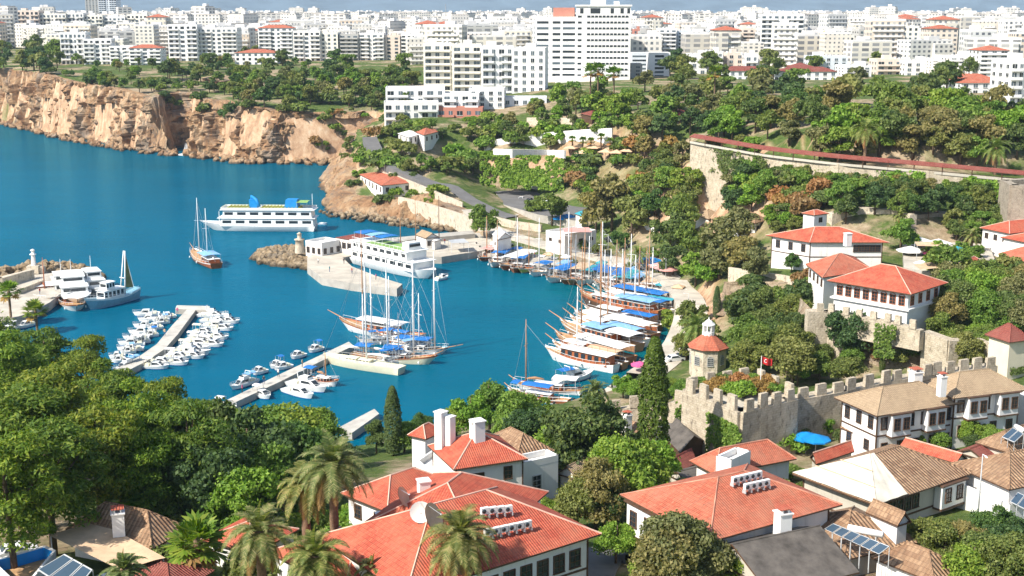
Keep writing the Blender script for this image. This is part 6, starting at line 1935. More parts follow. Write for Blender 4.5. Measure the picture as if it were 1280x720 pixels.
# ---- left harbour: trawler, yachts, red masted boat
def trawler():
    o, L = boat_at('fishing_trawler', 'large blue and white trawler with leaning derrick mast', 'fishing boat', (106, 389), (172, 372), 0)
    B = L * .27
    m, beam, sheer = hull_mb(L, B, 1.9, 1.2, .9, .8, .6, .12)
    m.obj('hull', ['boatblue', 'canvaslight', 'boatwhite'], o)
    deck_mb(L, B, beam, sheer, .4).obj('deck', 'boatblue', o)
    cabin(o, -.18 * L, .2 * L, B * .6, sheer(.5) - .4, 2.4, 'boatwhite', 5, 'boatwhite')
    cabin(o, -.02 * L, .14 * L, B * .5, sheer(.5) + 2.05, 1.8, 'boatwhite', 3, 'boatwhite', 'wheelhouse')
    z = sheer(.3)
    k = MB()
    for s in (-1, 1): k.tube([(-.22 * L, s * .8, z), (-.30 * L, s * .25, z + 10.5)], [.2, .12], 6)
    k.tube([(-.30 * L, 0, z + 10.5), (-.44 * L, 0, z + 1.0)], .07, 5)
    k.tube([(-.225 * L, -.8, z + 4), (-.225 * L, .8, z + 4)], .12, 5)
    k.obj('derrick', 'mastwhite', o)
    n_ = MB(); n_.add([(-.305 * L, 0, z + 9.5), (-.25 * L, .1, z + 1.5), (-.40 * L, .1, z + 1.2), (-.305 * L, .25, z + 9.5), (-.25 * L, .5, z + 1.5), (-.40 * L, .5, z + 1.2)], [(0, 1, 2), (5, 4, 3), (0, 3, 4, 1), (1, 4, 5, 2), (2, 5, 3, 0)]); n_.obj('hanging_net', 'dryshrubnet', o)
    rail(o, L, B, beam, sheer, 'mastwhite', .8)
trawler()
M['redmast'] = M['redwood']
def motoryacht(label, bow, stern):
    o, L = boat_at('motor_yacht', label, 'motor boat', bow, stern, 0)
    B = L * .28
    m, beam, sheer = hull_mb(L, B, 1.5, .8, .1, .8, .85, .12)
    m.obj('hull', ['boatwhite', 'boatwhite', 'boatwhite'], o)
    deck_mb(L, B, beam, sheer, .15).obj('deck', 'boatwhite', o)
    cabin(o, -.30 * L, .22 * L, B * .7, sheer(.5) - .15, 1.9, 'boatwhite', 4, 'boatwhite', 'saloon')
    cabin(o, -.20 * L, .08 * L, B * .6, sheer(.5) + 1.8, 1.6, 'boatwhite', 3, 'boatwhite', 'flybridge')
    mast(o, -.1 * L, sheer(.5) + 3.4, 3.5, 'mastwhite', L, stay=False, r=.07)
    rail(o, L, B, beam, sheer, 'metal', .6)
motoryacht('tall white motor yacht between the trawler and the red mast', (98, 385), (86, 352))
motoryacht('white motor yacht with upper deck beside the breakwater rocks', (128, 372), (107, 352))
motoryacht('grey white cabin cruiser beside the red mast', (84, 378), (74, 356))
gulet('red masted workboat at the south breakwater', (64, 384), (52, 362), 'redwood', 'boatwhite', 'boatwhite', ((-.1, 9),), 'redmast', canopies=(), sprit=0, beamk=.34, cab=(-.4, -.15), group='boats at the south breakwater')
gulet('brown and white fishing boat with orange nets left of the trawler', (97, 391), (84, 372), 'boatwhite', 'redwood', 'boatwhite', (), canopies=(), sprit=0, beamk=.34, cab=(-.3, .05), group='boats at the south breakwater')
for i, (b, s_) in enumerate([((14, 404), (38, 398)), ((22, 412), (44, 406)), ((2, 418), (20, 412)), ((26, 396), (44, 391))]):
    yacht(['open white boat behind the fan palms', 'white boat with brown trim between the fan palms', 'white boat at the left edge below the fan palms', 'white covered boat against the breakwater quay'][i], b, s_, False, 'boats behind the fan palms', [None, None, 'canvaswhite', 'canvaslight'][i], beamk=.4)
# ---- the ferry, the tour ship, the two master
def ferry():
    o, L = boat_at('ferry', 'long white two deck ferry with yellow seats and blue slide, at sea', 'ferry', (250, 287), (396, 288), 0)
    B = L * .20
    m, beam, sheer = hull_mb(L, B, 1.8, 1.2, .0, .9, .85, .14, .45)
    m.obj('hull', ['boatwhite', 'boatwhite', 'boatwhite'], o)
    deck_mb(L, B, beam, sheer, .1, .14).obj('deck', 'boatwhite', o)
    z = sheer(.3) - .1
    def deckhouse(x0, x1, w, z0, h, n, nm):
        m_ = MB(); m_.box(((x0 + x1) / 2 * L, 0, z0 + h / 2), ((x1 - x0) * L, w, h), taper=.985); c = m_.obj(nm, 'boatwhite', o)
        for s in (-1, 1):
            for i in range(n):
                x = (x0 + (x1 - x0) * (i + .5) / n) * L
                g = MB(); g.box((x, s * w / 2 * .993, z0 + h * .56), ((x1 - x0) * L / n * .66, .06, h * .34)); g.obj('window', 'darkglass', c)
    deckhouse(-.49, .30, B * .86, z, 2.6, 7, 'lower_deck')
    s1 = MB(); s1.box((-.09 * L, 0, z + 2.66), (.83 * L, B * .94, .14)); s1.obj('deck_edge', 'boatwhite', o)
    deckhouse(-.475, .28, B * .82, z + 2.72, 2.5, 7, 'upper_deck')
    s1 = MB(); s1.box((-.10 * L, 0, z + 5.3), (.80 * L, B * .92, .14)); s1.obj('deck_edge', 'boatwhite', o)
    r_ = MB()
    for s in (-1, 1):
        r_.box((-.10 * L, s * B * .455, z + 5.75), (.78 * L, .06, .7))
    r_.box((.29 * L, 0, z + 5.8), (.06, B * .88, .8)); r_.obj('bulwark', 'boatwhite', o)
    for i in range(22):
        x = (-.36 + .60 * i / 21) * L
        if abs(x / L - .02) < .045: continue
        k = MB(); k.box((x, 0, z + 5.68), (.75, B * .74, .5)); k.box((x - .3, 0, z + 6.0), (.12, B * .74, .5)); k.obj('bench', 'yellow', o)
    k = MB(); k.tube([(.05 * L, -1, z + 5.4), (.05 * L, -1, z + 9.2), (.0 * L, 1, z + 8.4), (-.03 * L, 1.6, z + 6.2)], .5, 8); k.box((.03 * L, 0, z + 7), (2.6, 1.8, 2.8)); k.obj('slide', 'blue', o)
    k = MB(); k.box((-.30 * L, 0, z + 7.0), (4.5, B * .6, 3.0), taper=.8); k.obj('funnel', 'blue', o)
    canopy(o, -.44 * L, -.345 * L, B * .7, z + 7.8, 'green', z + 5.3, 2)
    for x in (-.47, .33): mast(o, x * L, z + 5.3 if x < 0 else z, 5 if x < 0 else 4.5, 'mastwhite', L, stay=False, r=.1)
ferry()
def tour_ship():
    o, L = boat_at('tour_ship', 'big white three deck tour ship moored along the pier', 'tour ship', (545, 351), (450, 328), 0)
    B = L * .25
    m, beam, sheer = hull_mb(L, B, 2.0, 1.0, .0, .9, .85, .12, .5)
    m.obj('hull', ['boatwhite', 'boatblue', 'boatwhite'], o)
    deck_mb(L, B, beam, sheer, .1).obj('deck', 'boatwhite', o)
    z = sheer(.3) - .1
    for lv, (x0, x1, w, h) in enumerate([(-.47, .34, .84, 2.5), (-.46, .26, .80, 2.4)]):
        m_ = MB(); m_.box(((x0 + x1) / 2 * L, 0, z + h / 2), ((x1 - x0) * L, B * w, h)); c = m_.obj('saloon_deck', 'boatwhite', o)
        for s in (-1, 1):
            for i in range(8):
                x = (x0 + (x1 - x0) * (i + .5) / 8) * L
                g = MB(); g.box((x, s * B * w / 2, z + h * .55), ((x1 - x0) * L / 8 * .68, .08, h * .38)); g.obj('window', 'darkglass', c)
        e = MB(); e.box(((x0 + x1) / 2 * L, 0, z + h + .07), ((x1 - x0 + .05) * L, B * (w + .1), .14)); e.obj('deck_edge', 'boatwhite', o)
        z += h + .14
    f = MB(); f.box((-.04 * L, 0, z + .03), (.5 * L, B * .76, .05)); f.obj('sun_deck', 'green', o)
    for i, (x0, x1, mt) in enumerate([(-.46, -.33, 'canvasblue'), (-.30, -.20, 'canvaslight'), (-.17, -.07, 'canvasblue')]):
        canopy(o, x0 * L, x1 * L, B * .7, z + 2.2, mt, z, 2)
    for i in range(7):
        k = MB(); x = (-.42 + .1 * i) * L; k.tube([(x, -B * .42, z - 5.0), (x + 1.6, -B * .44, z - 2.5), (x, -B * .42, z + .2)], .12, 5); k.obj('frame_rib', 'boatwhite', o)
    r_ = MB()
    for s in (-1, 1):
        r_.tube([(-.46 * L, s * B * .40, z + .9), (.25 * L, s * B * .40, z + .9)], .05, 4)
        for i in range(15): r_.tube([((-.46 + .71 * i / 14) * L, s * B * .40, z), ((-.46 + .71 * i / 14) * L, s * B * .40, z + .9)], .035, 4)
    r_.obj('rail', 'mastwhite', o)
    w_ = MB(); w_.box((.20 * L, 0, z + 1.0), (3.0, B * .5, 2.0), taper=.9); w = w_.obj('wheelhouse', 'boatwhite', o)
    g = MB(); g.box((.20 * L + 1.48, 0, z + 1.25), (.1, B * .42, .7)); g.obj('windscreen', 'darkglass', w)
tour_ship()
yacht('black sterned launch tied to the bow of the tour ship', (560, 348), (545, 351), False, None, None)
yacht('small white boat at the pier edge behind the tour ship', (552, 327), (532, 323), False, None, None, beamk=.4)
gulet('two masted wooden sailing ship alone on open water', (241, 320), (271, 336), 'redwood', 'boatwhite', 'wood', ((.2, 17), (-.14, 15)), 'mastwhite', canopies=((-.36, -.05, 'canvaslight'),), sprit=.12, beamk=.26, cab=(-.42, -.12), group='sailing ships')
def jetski():
    o, L = boat_at('dinghy', 'tiny pale blue dinghy astern of the ferry', 'dinghy', (407, 281), (400, 280.5), 0)
    m, beam, sheer = hull_mb(3.4, 1.5, .5, .3, 0, .2, .8, .1); m.obj('hull', ['canvaslight', 'boatwhite', 'boatwhite'], o)
    k = MB(); k.box((-.2, 0, .5), (1.2, .9, .4)); k.obj('seat', 'boatwhite', o)
jetski()
# lone masts standing on the tour ship quay (moored mast boats behind the pier)
gulet('slim dark masted sailing boat at the pier by the kiosks', (507, 352 - 22), (496, 344 - 20), 'redwood', 'boatwhite', 'boatwhite', ((.1, 19),), 'mast', (), sprit=0, beamk=.3, cab=None, group='sailing ships') if False else None
for i, (x, y, h) in enumerate([(501, 318, 15), (520, 318, 17), (549, 308, 15)]):
    p = P(x, y, 2.0)
    o = thing('flagpole', 'tall dark pole standing on the pier, %s of three' % ordn(i + 1, 3), 'pole', p, 0, 'tall poles on the pier')
    k = MB(); k.tube([(0, 0, 0), (0, 0, h)], [.16, .08], 6); k.obj('pole', 'mast' if i < 2 else 'wood', o)
    k = MB(); k.lathe((0, 0, 0), [(.4, 0), (.4, .3), (.2, .4)], 8); k.obj('base', 'concrete', o)
# ================================================================== the city on the plateau
def tone(name, col): return plaster(name, col, (0.40, 0.36, 0.3))
CW_ = {'white': 'white', 'cream': tone('cream_render', (0.83, 0.79, 0.69)), 'pinkish': tone('pinkish_render', (0.74, 0.62, 0.52)), 'bluish': tone('bluish_render', (0.66, 0.70, 0.74)), 'pure': tone('bright_white_render', (0.84, 0.83, 0.80)), 'greyc': tone('grey_render', (0.48, 0.47, 0.44)), 'yellow': tone('yellow_render', (0.74, 0.62, 0.34)), 'redb': tone('red_render', (0.52, 0.22, 0.16))}
FW = {}
def flat_window(parent, p, w, h, rz, mt):
    key = (round(w, 1), round(h, 1), mt)
    if key not in FW:
        m = MB(); m.box((0, 0, 0), (key[0], .10, key[1]), mi=0); m.box((0, -.08, -key[1] / 2 - .08), (key[0] + .3, .24, .12), mi=1); m.box((0, -.06, 0), (.08, .06, key[1]), mi=1)
        FW[key] = m.mesh('window', [mt, 'white'])
    return link('window', FW[key], parent, p, rz)
def apartments(label, px0, px1, ytop, D, dp=14, rot=0.0, wall='white', floors=None, style='balcony', base=None, hut=True, roof='flatroof', cols=None, group='apartment blocks', cat='apartment block', redroof=False, name='apartment_block', side_blank=False):
    """a block of flats; its front spans photo columns px0..px1 at distance D with its roof at row ytop"""
    a, b = PD(px0, ytop, D), PD(px1, ytop, D)
    w = (b.x - a.x) / (math.cos(rot) + abs(math.sin(rot)) * dp / max(1, (b.x - a.x)) if rot else 1)
    cx = (a.x + b.x) / 2
    ztop = a.z
    g = (hgt(cx, D + dp / 2) - 1) if base is None else base
    Hh = ztop - g
    if Hh < 5: Hh = 5
    fl = floors or max(2, int(round(Hh / 3.0)))
    fh = Hh / fl
    cy = D + dp / 2
    o = thing(name, label, cat, (cx, cy, g), rot, group)
    m = MB(); m.box((0, 0, Hh / 2), (w, dp, Hh)); m.obj('wall', CW_[wall], o)
    r = MB()
    if redroof:
        z = Hh; e = .5
        vs = [(-w / 2 - e, -dp / 2 - e, z), (w / 2 + e, -dp / 2 - e, z), (w / 2 + e, dp / 2 + e, z), (-w / 2 - e, dp / 2 + e, z), (-w / 2 + dp / 2, 0, z + 2.2), (w / 2 - dp / 2, 0, z + 2.2)]
        if w < dp: vs[4] = (0, 0, z + 2.2); vs[5] = (.01, 0, z + 2.2)
        r.add(vs, [(0, 1, 5, 4), (1, 2, 5), (2, 3, 4, 5), (3, 0, 4), (3, 2, 1, 0)])
        r.obj('roof', 'orangetile' if redroof == 1 else 'maroon', o)
    else:
        r.box((0, 0, Hh + .03), (w - .5, dp - .5, .1)); ro = r.obj('roof', roof, o)
        p_ = MB()
        for s in (-1, 1):
            p_.box((0, s * (dp / 2 - .12), Hh + .45), (w, .24, .9)); p_.box((s * (w / 2 - .12), 0, Hh + .45), (.24, dp - .48, .9))
        p_.obj('parapet', CW_[wall], o)
        if hut:
            h_ = MB(); hx = rng.uniform(-.3, .3) * w; h_.box((hx, 0, Hh + 1.4), (min(5, w * .3), min(5, dp * .4), 2.7)); h_.obj('stair_hut', CW_[wall], o)
            for q in range(2):
                t_ = MB(); t_.lathe((hx + (5 if hx < 0 else -5) + q * 2.2, 1, Hh + .1), [(.7, 0), (.7, 1.3), (.1, 1.4)], 8); t_.obj('water_tank', 'metal', o)
    nc = cols or max(2, int(w / 3.6))
    faces = [(-dp / 2, w, nc, 0.0, (0, -1))]
    for sgn in (-1, 1):
        vis = (cx * -1 > 0) if sgn == 1 else (cx > 0)
        if rot: vis = (sgn == -1 and rot < 0) or (sgn == 1 and rot > 0) or vis
        if vis and not side_blank: faces.append((None, dp, max(1, int(dp / 4)), sgn, None))
    for k in range(fl):
        z = fh * k
        if style == 'ribbon':
            wmb, bmb = MB(), None
            wmb.box((0, -dp / 2 - .02, z + fh * .55), (w * .94, .12, fh * .40))
            wmb.obj('window_band', 'greyglass' if k % 3 else 'darkglass', o)
            for q in range(0, nc):
                pass
            continue
        wmb = MB()
        if D < 712 and style != 'none':      # near enough to single the windows out
            for i in range(nc):
                x = -w / 2 + w * (i + .5) / nc
                ww = w / nc * (.62 if style == 'balcony' and i % 2 == 0 else .42)
                flat_window(o, (x, -dp / 2 - .02, z + fh * .52), ww, fh * .56, 0, 'darkglass' if (k + i + int(px0)) % 3 == 0 else 'greyglass')
            for f in faces[1:]:
                for i in range(f[2]):
                    flat_window(o, (f[3] * (w / 2 + .02), -dp / 2 + dp * (i + .5) / f[2], z + fh * .52), dp / f[2] * .38, fh * .42, math.pi / 2 * f[3], 'darkglass')
        for i in range(nc if D >= 712 or style == 'none' else 0):
            x = -w / 2 + w * (i + .5) / nc
            ww = w / nc * (.62 if style == 'balcony' and i % 2 == 0 else .42)
            wmb.box((x, -dp / 2 - .02, z + fh * .52), (ww, .10, fh * .56))
        if wmb.v: wmb.obj('window_row', 'darkglass' if (k + int(px0)) % 3 == 0 else 'greyglass', o)
        if len(faces) > 1 and D >= 712 and style != 'none':
            for f in faces[1:]:
                smb = MB()
                for i in range(f[2]):
                    y = -dp / 2 + dp * (i + .5) / f[2]
                    smb.box((f[3] * (w / 2 + .02), y, z + fh * .52), (.10, dp / f[2] * .38, fh * .42))
                smb.obj('window_row', 'darkglass', o)
        if style == 'balcony' and k > 0:
            for (x0, x1) in ([(-.48, -.12), (.12, .48)] if nc > 3 else [(-.45, .45)]):
                bmb = MB()
                xc, bw = (x0 + x1) / 2 * w, (x1 - x0) * w
                bmb.box((xc, -dp / 2 - .75, z + .02), (bw, 1.4, .16)); bmb.box((xc, -dp / 2 - 1.42, z + .5), (bw, .1, .85))
                bmb.box((xc - bw / 2, -dp / 2 - .75, z + .5), (.1, 1.3, .85)); bmb.box((xc + bw / 2, -dp / 2 - .75, z + .5), (.1, 1.3, .85))
                bmb.obj('balcony', CW_[wall], o)
    return o
# the landmark hotel tower
def hotel():
    D = 640
    a, b = PD(722, 10, D), PD(790, 10, D)
    zt = PD(750, 8, D).z; g = 34.0; Hh = zt - g; w = b.x - a.x; dp = 17
    rot = math.radians(-4)
    o = thing('hotel_tower', 'tall white slab hotel with ribbon windows and blank side greyed as shade', 'hotel', ((a.x + b.x) / 2, D + dp / 2, g), rot)
    m = MB(); m.box((0, 0, Hh / 2), (w, dp, Hh)); m.obj('wall', CW_['pure'], o)
    m = MB(); m.box((w / 2 + .12, 0, Hh / 2 - 1.5), (.24, dp + .3, Hh - 3)); m.obj('shaded_side', CW_['greyc'], o)  # grey plate: shade of the right face put into its colour
    fh = Hh / 13.2
    for k in range(1, 12):
        for (x0, x1) in ((-.30, .47), (-.47, -.40)):
            m = MB(); m.box(((x0 + x1) / 2 * w, -dp / 2 - .02, fh * (k + .5)), ((x1 - x0) * w, .14, fh * .34)); wb = m.obj('window_band', 'darkglass', o)
            if x1 > .4:
                for i in range(11):
                    q = MB(); q.box((x0 * w + (x1 - x0) * w * (i + .5) / 11 + .9, -dp / 2 - .06, fh * (k + .5)), (.35, .16, fh * .36)); q.obj('mullion', CW_['pure'], wb)
    for x, w_ in ((-.15, .18), (.16, .06), (.34, .06), (.46, .05), (-.40, .06)):
        m = MB(); m.box((x * w, -dp / 2 - .02, Hh - fh * .75), (w_ * w, .14, fh * .85)); m.obj('window', 'darkglass', o)
    m = MB(); m.box((0, 0, Hh + .4), (w + 1.2, dp + 1.2, .8)); m.obj('cornice', CW_['pure'], o)
    m = MB(); m.box((-.1 * w, 1, Hh + 2.2), (w * .28, dp * .5, 2.8)); m.obj('plant_room', CW_['pure'], o)
    m = MB(); m.box((.24 * w, 1, Hh + 1.6), (w * .10, dp * .4, 1.7)); m.obj('plant_room', CW_['pure'], o)
    m = MB(); m.tube([(-.05 * w, 1, Hh + 3.6), (-.05 * w, 1, Hh + 7)], .12, 5); m.obj('antenna', 'metal', o)
    # lower west wing
    zt2 = PD(690, 21, D).z; a2 = PD(671, 20, D); H2 = zt2 - g; w2 = a.x - a2.x + 1
    m = MB(); m.box((-w / 2 - w2 / 2 + .5, 1.0, H2 / 2), (w2, dp - 2, H2)); wg = m.obj('wing', CW_['pure'], o)
    for k in range(1, 11):
        f2 = H2 / 11.5
        for (x0, x1) in ((.05, .32), (.42, .60), (.66, .95)):
            m = MB(); m.box((-w / 2 - w2 + .5 + (x0 + x1) / 2 * w2, -dp / 2 + 1.96, f2 * (k + .55)), ((x1 - x0) * w2, .14, f2 * .38)); m.obj('window_band', 'darkglass' if k % 3 else 'greyglass', wg)
    m = MB(); m.box((-w / 2 - w2 * .30, 1.5, H2 + 2.2), (w2 * .5, dp * .6, 4.4)); m.obj('roof_house', CW_['redb'], wg)
    m = MB(); m.box((-w / 2 + 4, -dp / 2 - 3, 1.8), (w * 1.05, 6, 4.2)); m.obj('entrance_canopy', CW_['pure'], o)
hotel()
A = apartments
A('grey concrete annex right of the hotel tower', 781, 803, 82, 655, 12, 0, 'greyc', 4, 'plain', hut=False)
A('white blank walled block right of the hotel tower', 811, 838, 68, 670, 12, 0, 'pure', 6, 'none', hut=False, cols=1)
A('grey glassy low block between hotel and white blank wall', 790, 812, 68, 700, 12, 0, 'bluish', 5, 'ribbon', hut=False)
A('white apartment block with flat roof in front of the hotel wing', 640, 686, 62, 590, 15, -.12, 'pure', 8, 'plain', base=26)
A('wide white apartment block left of the hotel, middle section', 600, 642, 60, 592, 15, .05, 'pure', 8, 'balcony', base=26)
A('cream apartment block with balconies left of the white one', 563, 602, 58, 598, 16, .05, 'cream', 9, 'balcony', base=26)
A('cream apartment block with tall blank stair wall', 527, 564, 56, 606, 16, .05, 'cream', 9, 'balcony', base=26)
A('terraced white hotel on the bluff, upper storeys', 480, 556, 112, 540, 12, .06, 'pure', 4, 'balcony', base=25, hut=False)
A('terraced white hotel on the bluff, right wing', 553, 600, 119, 536, 12, -.04, 'pure', 4, 'balcony', base=25, hut=False)
A('white block with dark glazed bays above the green ivy curtain', 586, 632, 113, 545, 12, -.05, 'pure', 4, 'plain', base=27, hut=False, cols=4)
A('long low glazed base of the white block above the ivy', 618, 684, 124, 548, 10, -.02, 'bluish', 2, 'plain', base=27, hut=False)
A('lower maroon railed terrace of the bluff hotel', 478, 548, 130, 526, 9, .08, 'white', 3, 'balcony', base=23, hut=False)
A('low wing with red brown awnings at the foot of the bluff hotel', 546, 604, 137, 528, 8, -.03, 'redb', 2, 'balcony', base=24, hut=False)
# left: the terraced hotel on the far cliff
A('stepped white cliff hotel, left tall end', 72, 106, 42, 875, 16, .10, 'pure', 6, 'balcony', cols=6)
A('stepped white cliff hotel, second step', 100, 138, 50, 868, 16, .14, 'pure', 6, 'balcony', hut=False)
A('stepped white cliff hotel, lowest step', 134, 166, 59, 862, 14, .10, 'pure', 5, 'balcony', hut=False)
A('white cliff edge block with small red roof', 160, 201, 60, 856, 14, .03, 'pure', 5, 'balcony', redroof=1)
A('white block behind the cliff edge trees, left of the tall row', 209, 246, 32, 900, 16, 0, 'pure', 8, 'balcony')
A('white block with wide balconies above the cliff trees', 244, 296, 36, 905, 16, 0, 'white', 8, 'balcony')
A('white low church like hall with red roof by the trees', 293, 346, 66, 850, 20, 0, 'pure', 3, 'none', redroof=1, hut=False)
A('pale block left of the grey green row with orange top', 322, 366, 35, 930, 14, 0, 'pure', 8, 'balcony', redroof=1)
for i, (x0, x1, y, wl, st) in enumerate([(366, 400, 40, 'white', 'balcony'), (400, 422, 42, 'cream', 'plain'), (424, 448, 44, 'greyc', 'balcony'), (449, 480, 43, 'white', 'balcony'), (481, 500, 46, 'pinkish', 'plain'), (501, 528, 44, 'white', 'balcony')]):
    A('%s block of the straight row behind the cliff park' % ordn(i + 1, 6), x0, x1, y, 890 + i * 2, 15, 0, wl, 7, st, group='row behind the cliff park')
for i, (x0, x1, y, wl) in enumerate([(20, 48, 14, 'pinkish'), (48, 82, 18, 'cream'), (84, 104, 17, 'white'), (104, 128, 20, 'cream'), (130, 156, 22, 'white'), (158, 184, 19, 'cream'), (184, 212, 20, 'cream')]):
    A('%s cream block of the far row beyond the wooded park' % ordn(i + 1, 7), x0, x1, y, 1250 + i * 4, 16, 0, wl, 8, 'balcony', group='far row beyond the wooded park')
A('tall grey tower block breaking the skyline at the left', 103, 121, -6, 1900, 20, .2, 'greyc', 20, 'plain')
A('tall white tower block with blue glass breaking the skyline at the left', 122, 145, -8, 1900, 20, 0, 'bluish', 20, 'balcony')
# right
A('tall white block with grey side standing right of centre', 952, 1008, 19, 860, 18, -.08, 'pure', 10, 'balcony', cols=7)
A('long white barracks with dark red roof, left half', 902, 975, 101, 640, 12, 0, 'pure', 2, 'plain', redroof=2, hut=False)
A('long white barracks with dark red roof, right half', 975, 1046, 103, 640, 12, 0, 'pure', 2, 'plain', redroof=2, hut=False)
A('white tower block cut by the right edge of the picture', 1259, 1300, 78, 420, 14, .10, 'pure', 8, 'balcony', base=31, cols=4)
A('white apartment block with orange roofed corner near the right edge', 1225, 1262, 63, 620, 15, 0, 'pure', 7, 'balcony', redroof=1)
A('white block with many balconies left of the orange roofed corner', 1188, 1226, 72, 640, 14, 0, 'white', 6, 'balcony')
A('low white block with balconies behind the park trees', 1165, 1192, 76, 660, 14, 0, 'cream', 6, 'balcony')
A('long low orange roofed house at the park edge, rear one', 1172, 1246, 108, 545, 12, 0, 'pure', 2, 'plain', redroof=1, hut=False)
A('long low orange roofed house at the park edge, front one', 1196, 1262, 118, 520, 12, .1, 'pure', 2, 'plain', redroof=1, hut=False)
A('white house with blue shutters behind the park trees', 1012, 1060, 72, 700, 14, 0, 'bluish', 4, 'plain')
A('white stepped house group behind the park trees', 1052, 1090, 84, 660, 14, .1, 'pure', 4, 'plain')
A('red walled house with dark red roof among park trees', 988, 1018, 88, 680, 12, .2, 'redb', 3, 'plain', redroof=2)
A('orange walled block beside the hotel tower on the skyline', 792, 802, 38, 900, 12, 0, 'redb', 8, 'none')
for i, (x0, x1, y, wl, D) in enumerate([(800, 822, 41, 'greyc', 820), (824, 846, 37, 'pure', 830), (847, 866, 40, 'bluish', 840), (868, 884, 36, 'greyc', 850), (885, 904, 38, 'bluish', 840), (905, 926, 40, 'greyc', 850), (928, 944, 37, 'pinkish', 860)]):
    A('%s block of the grey blue row right of the hotel' % ordn(i + 1, 7), x0, x1, y, D, 15, 0, wl, 9, 'balcony', group='grey blue row right of the hotel')
for i, (x0, x1, y, wl, D) in enumerate([(862, 884, 70, 'pure', 690), (886, 904, 66, 'white', 700), (906, 930, 68, 'pinkish', 705), (932, 950, 70, 'pure', 690), (1022, 1044, 44, 'yellow', 880), (1046, 1068, 46, 'cream', 890), (1072, 1096, 38, 'greyc', 900), (1098, 1126, 36, 'white', 905), (1128, 1150, 34, 'cream', 910), (1080, 1118, 56, 'white', 800), (1120, 1160, 58, 'pinkish', 790), (1096, 1130, 76, 'pinkish', 680), (1132, 1164, 78, 'white', 670)]):
    A('%s pale block of the scattered blocks right of the hotel row' % ordn(i + 1, 13), x0, x1, y, D, 15, rng.uniform(-.1, .1), wl, None, 'balcony' if i % 2 else 'plain', group='scattered blocks right of the hotel row')

# the rest of the city: one mesh each, the windows are facade pattern
FARM = [m_.copy() for m_ in ()]
used = []
for o in list(COL.objects):
    if o.get('category') in ('apartment block', 'hotel'):
        used.append((o.location.x, o.location.y, 24))
def far_mesh(w, d, h, fac, rs, red=False):
    m = MB()
    m.box((0, 0, h / 2), (w, d, h), mi=0)
    if rs.random() < .4:   # stepped plan
        m.box((w * rs.uniform(-.3, .3), -d * .5, h * .46), (w * .45, d * .3, h * .92), mi=0)
    if red:
        z = h; e = .6; q = min(w, d) / 2 - .1
        if w > d: r0, r1 = (-w / 2 + q, 0, z + 2.4), (w / 2 - q, 0, z + 2.4)
        else: r0, r1 = (0, -d / 2 + q, z + 2.4), (0, d / 2 - q, z + 2.4)
        if w > d: fs = [(0, 1, 5, 4), (1, 2, 5), (2, 3, 4, 5), (3, 0, 4)]
        else: fs = [(0, 1, 4), (1, 2, 5, 4), (2, 3, 5), (3, 0, 4, 5)]
        m.add([(-w / 2 - e, -d / 2 - e, z), (w / 2 + e, -d / 2 - e, z), (w / 2 + e, d / 2 + e, z), (-w / 2 - e, d / 2 + e, z), r0, r1], fs, 2)
    else:
        m.box((0, 0, h + .04), (w - .8, d - .8, .12), mi=1)
        for s in (-1, 1):
            m.box((0, s * (d / 2 - .15), h + .5), (w, .3, 1.0), mi=3); m.box((s * (w / 2 - .15), 0, h + .5), (.3, d - .6, 1.0), mi=3)
        m.box((w * rs.uniform(-.25, .25), rs.uniform(-.2, .2) * d, h + 1.6), (w * .26, d * .34, 3.1), mi=3)
        for q in range(3): m.box((w * rs.uniform(-.4, .4), d * rs.uniform(-.35, .35), h + .8), (1.8, 1.2, 1.4), mi=4)
    if rs.random() < .6:   # balcony slabs
        for k in range(1, int(h / 3)):
            m.box((0, -d / 2 - .5, k * 3.0 + .4), (w * rs.choice((.5, .8, .9)), 1.0, .9), mi=3)
    return m.mesh('apartment_building', [fac, 'flatroof', 'orangetile', 'white', 'metal'])
rs = random.Random(11)
FM = []
for i in range(26):
    w = rs.uniform(13, 28); d = rs.uniform(11, 17); h = rs.choice((15, 17, 18, 20, 22, 24, 25, 27))
    FM.append((far_mesh(w, d, h, ['fac1', 'fac2', 'fac3'][i % 3], rs, red=(i % 13 == 3)), w, d, h, i % 13 == 3))
cells = []
D = 700.0
while D < 3600:
    step = 30 if D < 1500 else 42
    half = .43 * D + 30
    x = -half
    while x < half:
        w = rs.uniform(24, 36) * (1 if D < 1500 else 1.35)
        cx = x + w / 2
        x += w
        dd = D + rs.uniform(-8, 8)
        px, _ = pix((cx, dd, 40))
        if cx < -40 and dd < 920 and px < 530: continue
        if px < 80 and dd < 1150: continue
        if 150 < px < 1280 and dd < 760 and px < 860: continue
        if dd < 760 and px > 1040 and dd < 700: continue
        if any(abs(cx - u[0]) < 26 and abs(dd - u[1]) < 30 for u in used): continue
        if rs.random() < .10: continue
        cells.append((dd, cx))
    D += step
cells.sort()
near, rest = cells[:300], cells[300:]
BT = []
for dd, cx in near:
    me, w, d, h, red = FM[rs.randrange(len(FM))]
    hs = rs.uniform(.7, 1.12)
    o = link('apartment_building', me, None, (cx, dd, hgt(cx, dd) - 1), rs.choice((0, 0, .15, -.2, .35, 1.57)))
    o.scale = (1, 1, hs)
    tag(o, None, 'apartment block', 'apartment buildings of the white city')
    BT.append((o, red))
